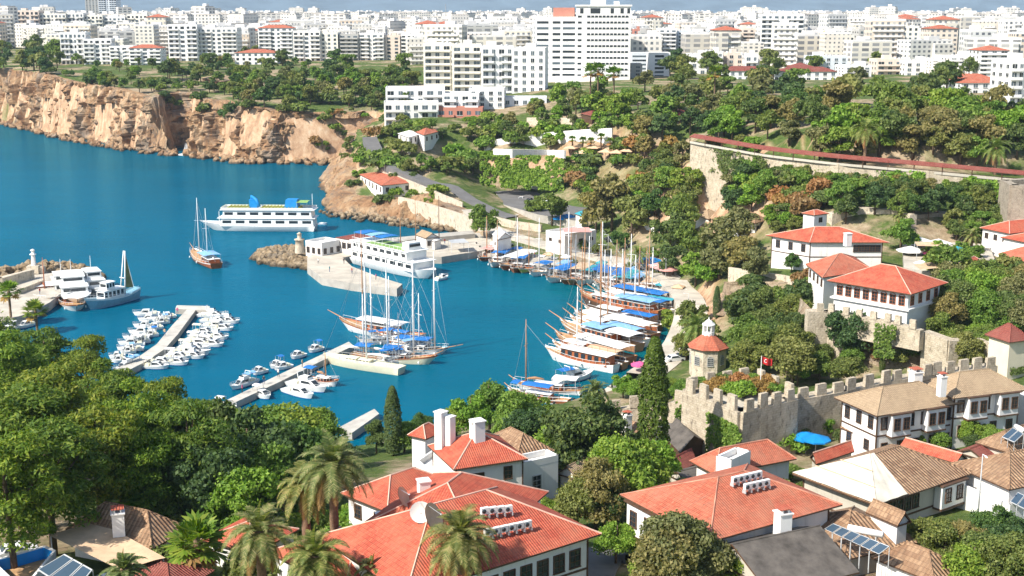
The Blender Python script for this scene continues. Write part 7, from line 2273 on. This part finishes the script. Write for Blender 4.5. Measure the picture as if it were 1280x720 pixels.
# the hazy rest reads as one mass
big = MB()
for dd, cx in rest:
    w = rs.uniform(16, 34); d = rs.uniform(12, 18); h = rs.choice((14, 17, 18, 20, 22, 24, 30)) * (1.25 if rs.random() < .08 else 1)
    rz = rs.choice((0, .2, -.2, .5, 1.2))
    z = hgt(cx, dd) - 1
    fi = rs.randrange(3)
    big.box((cx, dd, z + h / 2), (w, d, h), rz, mi=fi)
    big.box((cx, dd, z + h + .5), (w * .9, d * .9, .9), rz, mi=3)
    big.box((cx + rs.uniform(-4, 4), dd, z + h + 1.8), (5, 4, 3), rz, mi=4)
tag(big.obj('distant_city', ['fac1', 'fac2', 'fac3', 'flatroof', 'white']), kind='stuff')
# label the city blocks by tier and place
tiers = [(0, 800, 'nearest tier'), (800, 900, 'second tier'), (900, 1000, 'third tier'), (1000, 1100, 'fourth tier'), (1100, 1e9, 'hindmost tier')]
for lo, hi, tn in tiers:
    sel = [(pix(o.location)[0], o, red) for o, red in BT if lo <= o.location.y < hi]
    sel.sort(key=lambda t: t[0])
    secs = [(-400, 160, 'far left skyline'), (160, 330, 'left cliff park'), (330, 480, 'cliff park trees'), (480, 670, 'stretch left of the hotel tower'), (670, 810, 'hotel tower'), (810, 950, 'blocks right of the hotel tower'), (950, 1110, 'tall white block'), (1110, 1700, 'right edge')]
    for a, b, sn in secs:
        ss = [t for t in sel if a <= t[0] < b]
        for i, (px, o, red) in enumerate(ss):
            o['label'] = '%s %s in the %s behind the %s' % (ordn(i + 1, len(ss)), 'red roofed block' if red else 'pale block', tn, sn)
# trees between the city blocks
crown_far = proto_tree('dark', 0, 0)
grove('among the city blocks right of the hotel', 34, 800, 60, 1270, 112, ['dark', 'broad', 'olive'], 9, 14, fine=0, gap=.5)
grove('among the city blocks left of the hotel', 18, 200, 60, 560, 95, ['dark', 'broad'], 9, 13, fine=0, gap=.5)
M['greycanvas'] = M['metal']
# ================================================================== small things
# air conditioners standing in rows on the roofs
def roof_z(hk, x, y):
    """height of a hip/gable roof plane under world point (x, y)"""
    o, ctr, base, zt, L, (r0, r1, zr) = H[hk]
    p = Vector((x, y)) - ctr
    # smallest relative distance to the eaves decides the plane
    best = 1e9
    for i in range(4):
        a, b = L[i], L[(i + 1) % 4]
        t = (b - a).normalized(); n = Vector((-t.y, t.x))
        dist = (p - a).dot(n)
        dr = max((Vector(r0) - a).dot(n), (Vector(r1) - a).dot(n)) if False else min((Vector(r0) - a).dot(n), (Vector(r1) - a).dot(n))
        if dr < .1: continue
        best = min(best, dist / dr)
    return base + zt + (zr - zt) * min(1, max(0, best))
def on_roof(hk, px, py):
    z = 24.0
    for _ in range(12):
        p = P(px, py, z)
        z = roof_z(hk, p.x, p.y)
    return P(px, py, z)
def ac_row(hk, px0, py0, px1, py1, n, label, group):
    a, b = on_roof(hk, px0, py0), on_roof(hk, px1, py1)
    rz = math.atan2(b.y - a.y, b.x - a.x)
    for i in range(n):
        p = a.lerp(b, (i + .5) / n)
        p.z = roof_z(hk, p.x, p.y) + .12
        o = thing('air_conditioner', '%s of %s %s' % (ordn(i + 1, n), {4: 'four', 5: 'five', 3: 'three', 6: 'six', 7: 'seven'}[n], label), 'air conditioner', p, rz, group)
        m = MB(); m.box((0, 0, .62), (.74, .34, .58)); m.obj('casing', 'white', o)
        m = MB(); m.lathe((0, 0, 0), [(.20, 0), (.20, .04), (.05, .06)], 12); f = m.obj('fan', 'darkglass', o); f.location = (-.12, -.19, .62); f.rotation_euler = (math.pi / 2, 0, 0)
        m = MB()
        for s in (-1, 1): m.box((s * .36, 0, .14), (.08, .5, .28))
        m.obj('stand', 'metal', o)
ac_row('redmain', 601, 664, 640, 655, 4, 'air conditioners in the upper row on the long red roof', 'air conditioners, upper row on the long red roof')
ac_row('redmain', 605, 682, 664, 668, 6, 'air conditioners in the lower row on the long red roof', 'air conditioners, lower row on the long red roof')
ac_row('redhip', 915, 609, 951, 601, 5, 'vent boxes in the upper row on the big hip roof', 'vent boxes, upper row on the big hip roof')
ac_row('redhip', 930, 619, 961, 611, 4, 'vent boxes in the lower row on the big hip roof', 'vent boxes, lower row on the big hip roof')
# satellite dishes
def dish(hk, px, py, r, rz, tilt, label, mat='white'):
    p = on_roof(hk, px, py)
    o = thing('satellite_dish', label, 'satellite dish', p, rz)
    m = MB(); n = 18; vs = [(0, 0, 0)]; fs = []
    for i, (rr, d) in enumerate(((.35, .02), (.7, .09), (1, .2))):
        for k in range(n): vs.append((r * rr * math.cos(2 * math.pi * k / n), r * rr * math.sin(2 * math.pi * k / n), d * r))
    fs += [(0, 1 + k, 1 + (k + 1) % n) for k in range(n)]
    for i in range(2): fs += [(1 + i * n + k, 1 + (i + 1) * n + k, 1 + (i + 1) * n + (k + 1) % n, 1 + i * n + (k + 1) % n) for k in range(n)]
    vs += [(x, y, z - .04) for x, y, z in vs]; k0 = len(vs) // 2
    fs += [tuple(reversed([i + k0 for i in f])) for f in fs]
    m.add(vs, fs, 0, True); d = m.obj('reflector', mat, o); d.location = (0, 0, r * .95); d.rotation_euler = (tilt, 0, 0)
    m = MB(); m.tube([(0, 0, -.1), (0, 0, r * .95)], .05, 6); m.obj('stand', 'metal', o)
    m = MB(); m.tube([(0, r * .9, .12 * r), (0, 0, r * .75)], .025, 5); m.lathe((0, 0, r * .72), [(.07, 0), (.07, .12), (.02, .14)], 8); a = m.obj('feed_arm', 'metal', d)
dish('redmain', 526, 652, .95, .1, 1.35, 'white satellite dish facing left on the red roof')
dish('redback', 503, 634, 1.0, 1.35, 1.1, 'tan mesh satellite dish seen edge on, higher up the roof', 'canvastan')
dish('redmain', 540, 664, 1.3, 1.2, 1.1, 'large tan satellite dish seen edge on beside the white one', 'canvastan')
# solar collectors
def solar(label, q4, z, n, zt=None, tank=False, stand=True, z0=None):
    """tilted collector row: q4 = photo corners lower-left, lower-right, upper-right, upper-left"""
    zs = (z, z, zt, zt) if zt else (z,) * 4
    w = [P(x, y, zs[i]) for i, (x, y) in enumerate(q4)]
    c = sum(w, Vector()) / 4
    b0 = z - 1.2 if z0 is None else z0
    o = thing('solar_panel', label, 'solar panel', (c.x, c.y, b0))
    off = Vector((c.x, c.y, b0)); w = [p - off for p in w]
    nr = (w[1] - w[0]).cross(w[3] - w[0]).normalized()
    if nr.z < 0: nr = -nr
    for i in range(n):
        g = .04
        a, b = w[0].lerp(w[1], (i + g) / n), w[0].lerp(w[1], (i + 1 - g) / n)
        c_, d = w[3].lerp(w[2], (i + 1 - g) / n), w[3].lerp(w[2], (i + g) / n)
        m = MB(); vs = [a, b, c_, d] + [v - nr * .09 for v in (a, b, c_, d)]
        m.add(vs, [(0, 1, 2, 3), (7, 6, 5, 4), (0, 4, 5, 1), (1, 5, 6, 2), (2, 6, 7, 3), (3, 7, 4, 0)]); pn = m.obj('collector', 'metal', o)
        q_ = [v + nr * .012 for v in (a.lerp(c_, .05), b.lerp(d, .05), c_.lerp(a, .05), d.lerp(b, .05))]
        m = MB(); m.add(q_, [(0, 1, 2, 3)]); m.obj('glass', 'collector_glass', pn)
    m = MB()
    for i in range(n + 1):
        for e in (w[0].lerp(w[1], i / n), w[3].lerp(w[2], i / n)):
            m.tube([(e.x, e.y, 0), (e.x, e.y, e.z - .1)], .04, 4)
    m.obj('frame', 'metal', o)
    if tank:
        m = MB(); u = w[3] + (w[3] - w[0]) * .12 + Vector((0, 0, .1)); v = w[2] + (w[2] - w[1]) * .12 + Vector((0, 0, .1))
        m.tube([u.lerp(v, .15), u.lerp(v, .85)], .32, 10); m.obj('tank', 'white', o)
M['collector_glass'] = glassm('collector_glass', (0.045, 0.075, 0.11), 0.15)
solar('raised row of six solar collectors over the worn brown roof', [(1030, 661), (1099, 693), (1112, 683), (1041, 654)], 23.2, 6, 24.0, z0=21)
solar('row of solar collectors on the white annex at the right edge, front', [(1233, 596), (1266, 612), (1280, 596), (1244, 584)], 19.9, 4, 20.8, z0=18.7)
solar('row of solar collectors on the white annex at the right edge, rear', [(1262, 627), (1290, 641), (1300, 628), (1272, 615)], 19.7, 3, 20.4, z0=18.7)
solar('small pair of solar collectors on the brown roof at the right edge', [(1252, 546), (1268, 553), (1280, 542), (1266, 534)], 18.9, 2, 19.8, z0=17.8, tank=True)
solar('dark solar collectors beside the blue lined terrace, lower left', [(46, 712), (92, 742), (116, 712), (80, 692)], 22.0, 3, 23.2, z0=18)
# solar water tank (white) on the worn brown roof
p = P(1082, 664, 23.6); o = thing('water_tank', 'long white water tank lying above the raised solar collectors', 'water tank', p, -.55)
m = MB(); m.tube([(-1.6, 0, 0), (1.6, 0, 0)], .32, 10); m.obj('tank', 'white', o)
m = MB(); [m.box((s, 0, -.7), (.1, .4, 1.2)) for s in (-1, 1)]; m.obj('stand', 'metal', o)
# parasols
def parasol(px, py, r, mat, label, group=None, h=2.5, sq=False):
    p = hit(px, py, h)
    if p is None: return
    o = thing('parasol', label, 'parasol', p, .4, group)
    n = 4 if sq else 8
    m = MB(); vs = [(0, 0, h + r * .28)] + [(r * math.cos(2 * math.pi * k / n), r * math.sin(2 * math.pi * k / n), h - .1) for k in range(n)] + [(r * math.cos(2 * math.pi * k / n), r * math.sin(2 * math.pi * k / n), h - .3) for k in range(n)]
    m.add(vs, [(0, 1 + k, 1 + (k + 1) % n) for k in range(n)] + [(1 + k, 1 + n + k, 1 + n + (k + 1) % n, 1 + (k + 1) % n) for k in range(n)]); m.obj('canopy', mat, o)
    m = MB(); m.tube([(0, 0, -.1), (0, 0, h + r * .27)], .05, 5); m.obj('pole', 'metal', o)
for i, x in enumerate((714, 728, 742, 757, 771, 784)):
    parasol(x, 190 + (i * .5), 3.2, 'canvastan', '%s big beige parasol of the row under the small palms' % ordn(i + 1, 6), 'beige parasols on the bluff terrace', 3, True)
parasol(708, 271, 3.0, 'blue', 'blue parasol by the parking trees, left of two', None); parasol(700, 274, 2.4, 'blue', 'smaller blue parasol by the parking trees', None)
for i, (x, y) in enumerate([(806, 326), (815, 325), (811, 329)]): parasol(x, y, 2.6, 'blue', ['left', 'right', 'front'][i] + ' blue parasol on the quay beside the promenade palm', 'blue parasols by the promenade palm')
for i, (x, y) in enumerate([(822, 332), (829, 334), (835, 337)]): parasol(x, y, 2.6, 'pink', '%s pink parasol near the quay bend' % ordn(i + 1, 3), 'pink parasols near the quay bend')
parasol(1008, 546, 2.2, 'blue', 'left blue parasol in the mansion garden'); parasol(1020, 548, 2.0, 'blue', 'right blue parasol in the mansion garden')
parasol(800, 455, 1.8, 'magenta', 'magenta parasol standing alone on the quay')
for i, (x, y, mt) in enumerate([(1150, 302, 'canvaswhite'), (1173, 303, 'canvaswhite'), (1138, 313, 'canvaswhite'), (1196, 312, 'canvasteal'), (1210, 309, 'canvasteal'), (1165, 316, 'magenta'), (1182, 326, 'canvaswhite'), (1156, 329, 'canvaswhite')]):
    parasol(x, y, 3.0 if i < 3 else 2.2, mt, '%s %s market parasol in the village square' % (ordn(i + 1, 8), {'canvaswhite': 'white', 'canvasteal': 'teal', 'magenta': 'magenta'}[mt]), 'parasols of the village market')
awning('long white awning of the village market', [(1143, 302), (1146, 307), (1180, 308), (1178, 302)], 21.2, cat='awning')
awning('teal awning stall at the village market', [(1184, 313), (1188, 319), (1206, 320), (1203, 313)], 20.3, mat='canvasteal')
awning('white awning under the arched gallery mansion market', [(1142, 330), (1150, 337), (1180, 334), (1172, 327)], 20, cat='awning')
awning('pink terrace awning over the long white harbour restaurant', [(703, 285), (705, 290), (740, 290), (736, 284)], 9.6, mat='pink')
awning('grey carport canopy on the pier behind the kiosks', [(560, 300), (564, 304), (586, 303), (580, 298)], 5.0, mat='greycanvas')
# cars
def car(px, py, rz, mat, label, group='parked cars', off=0.0):
    p = hit(px, py, .6)
    if p is None: return
    z = p.z
    for s in (strips_z(px, py),): z = max(z, s)
    o = thing('parked_car', label, 'car', (p.x, p.y, z + .02), rz, group)
    prof = [(-2.1, .35), (-2.1, .78), (-1.95, .92), (-1.3, .98), (-.95, 1.38), (.45, 1.40), (1.05, .98), (1.95, .82), (2.1, .62), (2.1, .35)]
    m = MB(); w = .84; vs = []
    for s in (-1, 1):
        for x, zz in prof: vs.append((x, s * w * (.82 if zz > 1.1 else 1), zz))
    n = len(prof)
    m.add(vs, [tuple(range(n)), tuple(reversed(range(n, 2 * n)))] + [(i, n + i, n + (i + 1) % n, (i + 1) % n) for i in range(n)]); b = m.obj('body', mat, o)
    for q in ([(-1.32, 1.0), (-1.0, 1.34)], [(.52, 1.36), (1.05, 1.0)]):
        g = MB(); (x0, z0), (x1, z1) = q
        e = .03
        g.add([(x0 + (-e if x0 < 0 else e), -w * .78, z0 + e), (x0 + (-e if x0 < 0 else e), w * .78, z0 + e), (x1 + (-e if x0 < 0 else e), w * .74, z1 + e), (x1 + (-e if x0 < 0 else e), -w * .74, z1 + e)], [(0, 1, 2, 3) if x0 > 0 else (3, 2, 1, 0)]); g.obj('windscreen' if x0 > 0 else 'rear_window', 'darkglass', o)
    for s in (-1, 1):
        g = MB(); g.add([(-1.15, s * .86, 1.02), (.85, s * .86, 1.02), (.4, s * .73, 1.33), (-.9, s * .73, 1.33)], [(0, 1, 2, 3) if s < 0 else (3, 2, 1, 0)]); g.obj('side_window', 'darkglass', o)
        for x in (-1.3, 1.3):
            k = MB(); k.tube([(x, s * .70, .33), (x, s * .90, .33)], .33, 12); k.obj('wheel', 'black', o)
    return o
def strips_z(px, py): return -9
M['carwhite'] = paint('car_white', (0.8, 0.8, 0.8), .25, .03); M['cardark'] = paint('car_dark', (0.03, 0.035, 0.045), .25, .05); M['carsilver'] = paint('car_silver', (0.45, 0.46, 0.48), .25, .05); M['carblue'] = paint('car_blue', (0.03, 0.08, 0.2), .25, .05); M['carred'] = paint('car_red', (0.4, 0.02, 0.02), .25, .05)
car(20, 690, .5, 'carwhite', 'white car parked beside the blue lined terrace', None)
car(853, 447, .4, 'cardark', 'dark car parked on the quay before the mosque', None)
car(843, 449, .4, 'carwhite', 'white car parked left of the dark one before the mosque', None)
car(858, 538, 1.1, 'cardark', 'dark car in the lane at the foot of the stone tower', None)
for i, (x, y, mt) in enumerate([(652, 249, 'carwhite'), (662, 251, 'cardark'), (672, 252, 'carsilver'), (683, 255, 'carwhite'), (694, 256, 'carblue'), (666, 262, 'carsilver'), (678, 265, 'carred'), (700, 262, 'carwhite')]):
    car(x, y, 1.3, mt, '%s car on the parking ground above the harbour, from the left' % ordn(i + 1, 8) if i not in (0, 7) else ['leftmost', '', '', '', '', '', '', 'rightmost'][i] + ' car on the parking ground above the harbour', 'cars on the parking ground')
for i, (x, y, mt) in enumerate([(764, 300, 'cardark'), (772, 302, 'carsilver'), (782, 303, 'cardark')]): car(x, y, .1, mt, '%s car under the promenade trees by the harbour road' % ordn(i + 1, 3), 'cars under the promenade trees')
# white bus by the parking
p = hit(672, 235, 1.5); o = thing('bus', 'white minibus under the green creeper slope', 'bus', p, .1)
m = MB(); m.box((0, 0, 1.6), (7, 2.3, 2.3)); m.obj('body', 'carwhite', o)
for s in (-1, 1):
    for i in range(5): m = MB(); m.box((-2.7 + 1.3 * i, s * 1.15, 2.0), (1.0, .06, .8)); m.obj('window', 'darkglass', o)
    for x in (-2.2, 2.2): m = MB(); m.tube([(x, s * 1.0, .42), (x, s * 1.2, .42)], .42, 12); m.obj('wheel', 'black', o)
# lamp posts
def lamp(px, py, h, label, z=None):
    p = hit(px, py, 0) if z is None else P(px, py, z)
    o = thing('street_lamp', label, 'street lamp', p, rng.uniform(0, 6))
    m = MB(); m.tube([(0, 0, -.2), (0, 0, h * .6), (0, 0, h)], [.11, .08, .05], 6); m.obj('pole', 'metal', o)
    m = MB(); m.tube([(0, 0, h), (.9, 0, h + .1)], .04, 5); m.box((1.0, 0, h + .08), (.5, .18, .1)); m.obj('lamp_head', 'mastwhite', o)
lamp(71, 688, 8.5, 'tall grey street lamp between the pines and the tan awning')
for i, (x, y) in enumerate([(645, 292), (760, 320), (832, 352), (860, 400)]): lamp(x, y, 6, ['street lamp by the white gabled boathouse', 'street lamp on the promenade lawn', 'street lamp at the quay bend', 'street lamp left of the quay palm'][i])
lamp(1221, 660, 8, 'slim pole beside the white annex wall at the lower right')
# flag over the tower
p = P(950, 492, 18.2); o = thing('flagpole', 'white flagpole with small red flag on the stone tower', 'flag', p)
m = MB(); m.tube([(0, 0, 0), (0, 0, 5.4)], .05, 5); m.obj('pole', 'mastwhite', o)
m = MB(); n = 8; vs = []
for i in range(n + 1):
    for zz in (4.3, 5.3): vs.append((i * 1.5 / n, .18 * math.sin(i * 1.1), zz - i * .05))
m.add(vs, [(i * 2, i * 2 + 2, i * 2 + 3, i * 2 + 1) for i in range(n)], 0, True); f = m.obj('flag', 'red', o)
c = MB(); pts = [(.62 + .22 * math.cos(a), -.1, 4.68 + .22 * math.sin(a)) for a in np.linspace(.6, 5.7, 10)]; c.tube(pts, .05, 4); c.obj('crescent', 'mastwhite', f)
# lighthouse on the south breakwater
p = P(43, 341, 2.2); o = thing('lighthouse', 'small white lattice lighthouse at the end of the breakwater wall', 'lighthouse', p, scale=.72)
m = MB(); m.box((0, 0, 1.4), (4.2, 3.4, 2.8)); m.box((2.8, .4, 1.2), (1.6, 2.4, 2.4)); m.obj('base', 'stonepale', o)
m = MB(); m.lathe((0, 0, 2.8), [(1.0, 0), (.8, 2.0), (.7, 4.0)], 8, smooth=False); m.obj('tower', 'white', o)
m = MB(); m.lathe((0, 0, 6.8), [(1.2, 0), (1.2, .25), (.6, .3), (.6, 1.4), (.9, 1.45), (.9, 1.65), (.1, 2.1)], 10); m.obj('lantern', 'boatwhite', o)
wall_run('breakwater_wall', 'long low wall on the seaward side of the left breakwater', [(-60, 352, 4.4), (0, 347, 4.4), (38, 337, 4.4)], 1.6, 'stonepale', mer=False, zb=1.5)
wall_run('breakwater_wall', 'low inner wall stub on the left breakwater quay', [(22, 362, 3.2), (52, 350, 3.2)], 1.0, 'stonepale', mer=False, zb=1.5)
p = P(375, 316, 2.0); o = thing('beacon', 'squat pale beacon tower on the pier end beside the boulders', 'beacon', p)
m = MB(); m.lathe((0, 0, 0), [(1.5, 0), (1.3, 2), (1.2, 3.6), (1.5, 3.7), (1.5, 4), (.6, 4.1), (.6, 5.4), (.8, 5.5), (.1, 6)], 10); m.obj('tower', 'stonepale', o)
# fountain splash at the far cliff foot
p = P(233, 193, 0); 
m = MB()
for i in range(8): a = i * .8; m.tube([(p.x + math.cos(a) * .3, p.y, 0), (p.x + math.cos(a) * .6, p.y + math.sin(a) * .5, 4 + 1.5 * math.sin(i * 7)), (p.x + math.cos(a) * 1.6, p.y + math.sin(a) * 1.4, 0)], [.25, .12, .3], 5)
m.lathe((p.x, p.y, .03), [(5, 0), (4.5, .1), (.2, .3)], 14)
tag(m.obj('water_splash', 'canvaswhite'), kind='stuff')
slab('market_square', [(1128, 306), (1180, 300), (1236, 306), (1246, 330), (1180, 344), (1130, 334)], 18.3, 3, 'paving')
# bollards and people are specks: people on the quay and piers
def person(px, py, z, top, legs, label, rz):
    p = P(px, py, z)
    o = thing('person', label, 'person', p, rz, 'people strolling on the quays')
    m = bpy.data.meshes.new('body')
    V = [(0, 0, .95), (0, 0, 1.2), (0, 0, 1.42), (0, 0, 1.52), (0, .0, 1.66), (.19, 0, 1.40), (.27, .03, 1.12), (.26, .10, .88), (-.19, 0, 1.40), (-.27, -.03, 1.12), (-.26, .06, .88), (.10, 0, .90), (.12, .10, .50), (.12, .02, .08), (.12, .16, .04), (-.10, 0, .90), (-.12, -.10, .50), (-.12, -.16, .08), (-.12, -.02, .04)]
    Ed = [(0, 1), (1, 2), (2, 3), (3, 4), (2, 5), (5, 6), (6, 7), (2, 8), (8, 9), (9, 10), (0, 11), (11, 12), (12, 13), (13, 14), (0, 15), (15, 16), (16, 17), (17, 18)]
    R = [.15, .14, .16, .06, .11, .07, .05, .035, .07, .05, .035, .09, .065, .045, .04, .09, .065, .045, .04]
    return o, V, Ed, R, m
SK = {}
def build_person(px, py, z, top, legs, label, rz):
    o, V, Ed, R, m = person(px, py, z, top, legs, label, rz)
    key = (top, legs)
    if key not in SK:
        m.from_pydata(V, Ed, [])
        b = bpy.data.objects.new('tmp', m); COL.objects.link(b)
        md = b.modifiers.new('s', 'SKIN'); 
        for i, r in enumerate(R): m.skin_vertices[0].data[i].radius = (r, r * .8)
        m.skin_vertices[0].data[0].use_root = True
        b.modifiers.new('u', 'SUBSURF').levels = 1
        dg = bpy.context.evaluated_depsgraph_get()
        me = bpy.data.meshes.new_from_object(b.evaluated_get(dg))
        bpy.data.objects.remove(b)
        me.materials.clear()
        for mt in (top, legs, 'skin', 'hair'): me.materials.append(M[mt])
        for pl in me.polygons:
            c = pl.center
            pl.material_index = 3 if (c.z > 1.66 or (c.z > 1.56 and c.y < -.02)) else 2 if (c.z > 1.47 or (abs(c.x) > .2 and c.z < 1.15)) else 0 if c.z > .95 else 1
        SK[key] = me
    link('body', SK[key], o)
M['skin'] = paint('skin', (0.45, 0.26, 0.17), .6, .05); M['hair'] = paint('hair', (0.03, 0.02, 0.015), .7, .1)
TOPS = ['canvaswhite', 'carred', 'carblue', 'canvastan', 'magenta', 'cardark', 'canvasteal']
spots = [(648, 318, 'on the quay behind the varnished red tour boat'), (668, 322, 'on the quay near the yellow decked boat'), (705, 330, 'on the quay behind the blue domed cover'), (771, 341, 'on the quay by the promenade palm'), (796, 348, 'on the quay behind the teal canopy'), (820, 356, 'by the pink parasols'), (842, 366, 'at the quay bend'), (850, 395, 'on the quay near the broad date palm'),
         (842, 418, 'on the quay above the parked cars'), (826, 441, 'on the quay between cypress and cars'), (812, 448, 'beside the magenta parasol'), (792, 461, 'on the quay edge near the nearest tour boat'), (430, 330, 'on the pier before the pavilion'), (412, 340, 'at the pier edge'), (455, 312, 'behind the pavilion'), (556, 305, 'near the kiosks on the pier'), (215, 400, 'on the T jetty'), (206, 420, 'lower on the T jetty'), (303, 491, 'on the centre jetty'), (330, 480, 'farther out on the centre jetty'), (1140, 324, 'at the village market'), (1160, 324, 'between the market parasols'), (1172, 318, 'beside the magenta market parasol'), (1190, 328, 'right side of the market')]
TN = {'canvaswhite': 'white', 'carred': 'red', 'carblue': 'dark blue', 'canvastan': 'tan', 'magenta': 'magenta', 'cardark': 'black', 'canvasteal': 'teal'}
for i, (x, y, w_) in enumerate(spots):
    tp = TOPS[i % 7]; lg = ['cardark', 'carblue'][i % 2]
    z = 1.25 if x < 400 and y > 395 else QZ if (x > 640 and x < 1000) else 2.0
    if x > 1000: z = hit(x, y, 0).z
    if x > 640 and x < 1000: z = max(QZ, hgt(*P(x, y, QZ)[:2]) + .1)
    build_person(x, y, z, tp, lg, 'person in a %s top walking %s' % (TN[tp], w_), i * 1.3)
more = [(612, 314), (625, 317), (658, 321), (690, 327), (722, 334), (735, 337), (748, 339), (762, 339), (784, 345), (806, 351), (812, 354), (834, 362), (846, 376), (854, 386), (852, 404), (846, 424), (838, 432), (820, 446), (800, 458), (440, 342), (470, 350), (398, 330), (520, 309), (540, 311), (575, 305), (20, 372), (50, 368), (222, 393), (348, 471), (378, 459)]
for i, (x, y) in enumerate(more):
    z = 1.25 if (x < 400 and y > 392) else 2.0
    if x > 600: z = max(QZ, hgt(*P(x, y, QZ)[:2]) + .1)
    tp = TOPS[(i * 3) % 7]
    build_person(x, y, z, tp, ['cardark', 'carblue'][(i // 2) % 2], 'person in a %s top, %s of the other strollers around the harbour' % (TN[tp], ordn(sorted(range(len(more)), key=lambda k: more[k][0]).index(i) + 1, len(more))), i * 2.1)
for i in range(30):      # mooring bollards along the quay edge
    u = i / 29 * (len(edge) - 3); k = int(u); p = edge[k].lerp(edge[k + 1], u - k).lerp(inner[k].lerp(inner[k + 1], u - k), .08)
    o = thing('bollard', 'iron mooring bollard on the curved quay edge, %s from the pier' % ordn(i + 1, 99).replace('leftmost', 'nearest'), 'bollard', (p.x, p.y, QZ), 0, 'mooring bollards along the quay')
    m = MB(); m.lathe((0, 0, 0), [(.25, 0), (.2, .1), (.18, .5), (.3, .58), (.28, .7), (.05, .75)], 8); m.obj('post', 'black', o)
for i, (x, y, mt) in enumerate([(628, 308, 'canvaswhite'), (646, 311, 'canvasblue'), (664, 314, 'canvaswhite'), (686, 317, 'canvastan'), (708, 322, 'canvaswhite'), (752, 328, 'canvasteal'), (774, 333, 'canvaswhite'), (794, 336, 'canvaslight'), (848, 358, 'canvastan'), (858, 366, 'canvaswhite'), (866, 378, 'canvasblue'), (862, 392, 'canvaswhite')]):
    parasol(x, y, 2.0, mt, '%s cafe parasol of the string along the promenade' % ordn(i + 1, 12), 'cafe parasols along the promenade', 2.4, True)
for i, (x, y, mt) in enumerate([(622, 304, 'carwhite'), (634, 306, 'carsilver'), (590, 300, 'carwhite'), (600, 303, 'carred'), (806, 342, 'carwhite'), (870, 408, 'carsilver'), (866, 420, 'carwhite'), (858, 434, 'carblue'), (520, 304, 'carred'), (532, 305, 'carwhite')]):
    car(x, y, .5 + i * .4, mt, '%s of the scattered cars along the harbour road and pier' % ordn(sorted([622, 634, 590, 600, 806, 870.5, 866, 858, 520, 532]).index(x if x != 870 else 870.5) + 1, 10), 'scattered cars by the harbour')
# masts of radio towers on the skyline
for i, (x, y, D_, h) in enumerate([(557, 5, 1500, 30), (604, 30, 1300, 16), (943, 40, 1200, 14)]):
    p = PD(x, y, D_); g = hgt(p.x, p.y)
    o = thing('radio_mast', ['tall thin radio mast on the skyline left of the hotel tower', 'short lattice mast on the roofs left of the hotel tower', 'lattice mast right of the hotel tower'][i], 'radio mast', (p.x, p.y, g))
    hh = p.z - g
    m = MB()
    for a in range(3): m.tube([(1.6 * math.cos(a * 2.1), 1.6 * math.sin(a * 2.1), 0), (.2 * math.cos(a * 2.1), .2 * math.sin(a * 2.1), hh)], .18, 4)
    for k in range(10):
        z_ = hh * k / 10; r_ = 1.6 - 1.4 * k / 10
        m.tube([(r_ * math.cos(a * 2.1), r_ * math.sin(a * 2.1), z_) for a in (0, 1, 2, 0)], .1, 3)
    m.obj('lattice', 'metal', o)

# ------------------------------------------------------------------ labels of the groves
from collections import defaultdict
bp = defaultdict(list)
for o, place, kd in TREES: bp[(place, kd)].append(o)
for (place, kd), L_ in bp.items():
    L_.sort(key=lambda o: pix(o.location)[0])
    for i, o in enumerate(L_):
        o['label'] = '%s %s %s' % (ordn(i + 1, len(L_)), kd, place)
        o['group'] = ('shrubs ' if o['category'] == 'shrub' else 'trees ') + place
# ------------------------------------------------------------------ the air
hz = MB()
hz.box((0, 5200, 640), (30000, 21000, 1300))
M['haze'], _nt, _b = newmat('haze')
_nt.nodes.remove(_b)
_v = _nt.nodes.new('ShaderNodeVolumePrincipled')
_v.inputs['Color'].default_value = (0.60, 0.80, 1.0, 1)
_v.inputs['Density'].default_value = 0.00006
_nt.links.new(_v.outputs[0], _nt.nodes['Material Output'].inputs['Volume'])
o = hz.obj('haze', [M['haze']])
tag(o, kind='stuff')
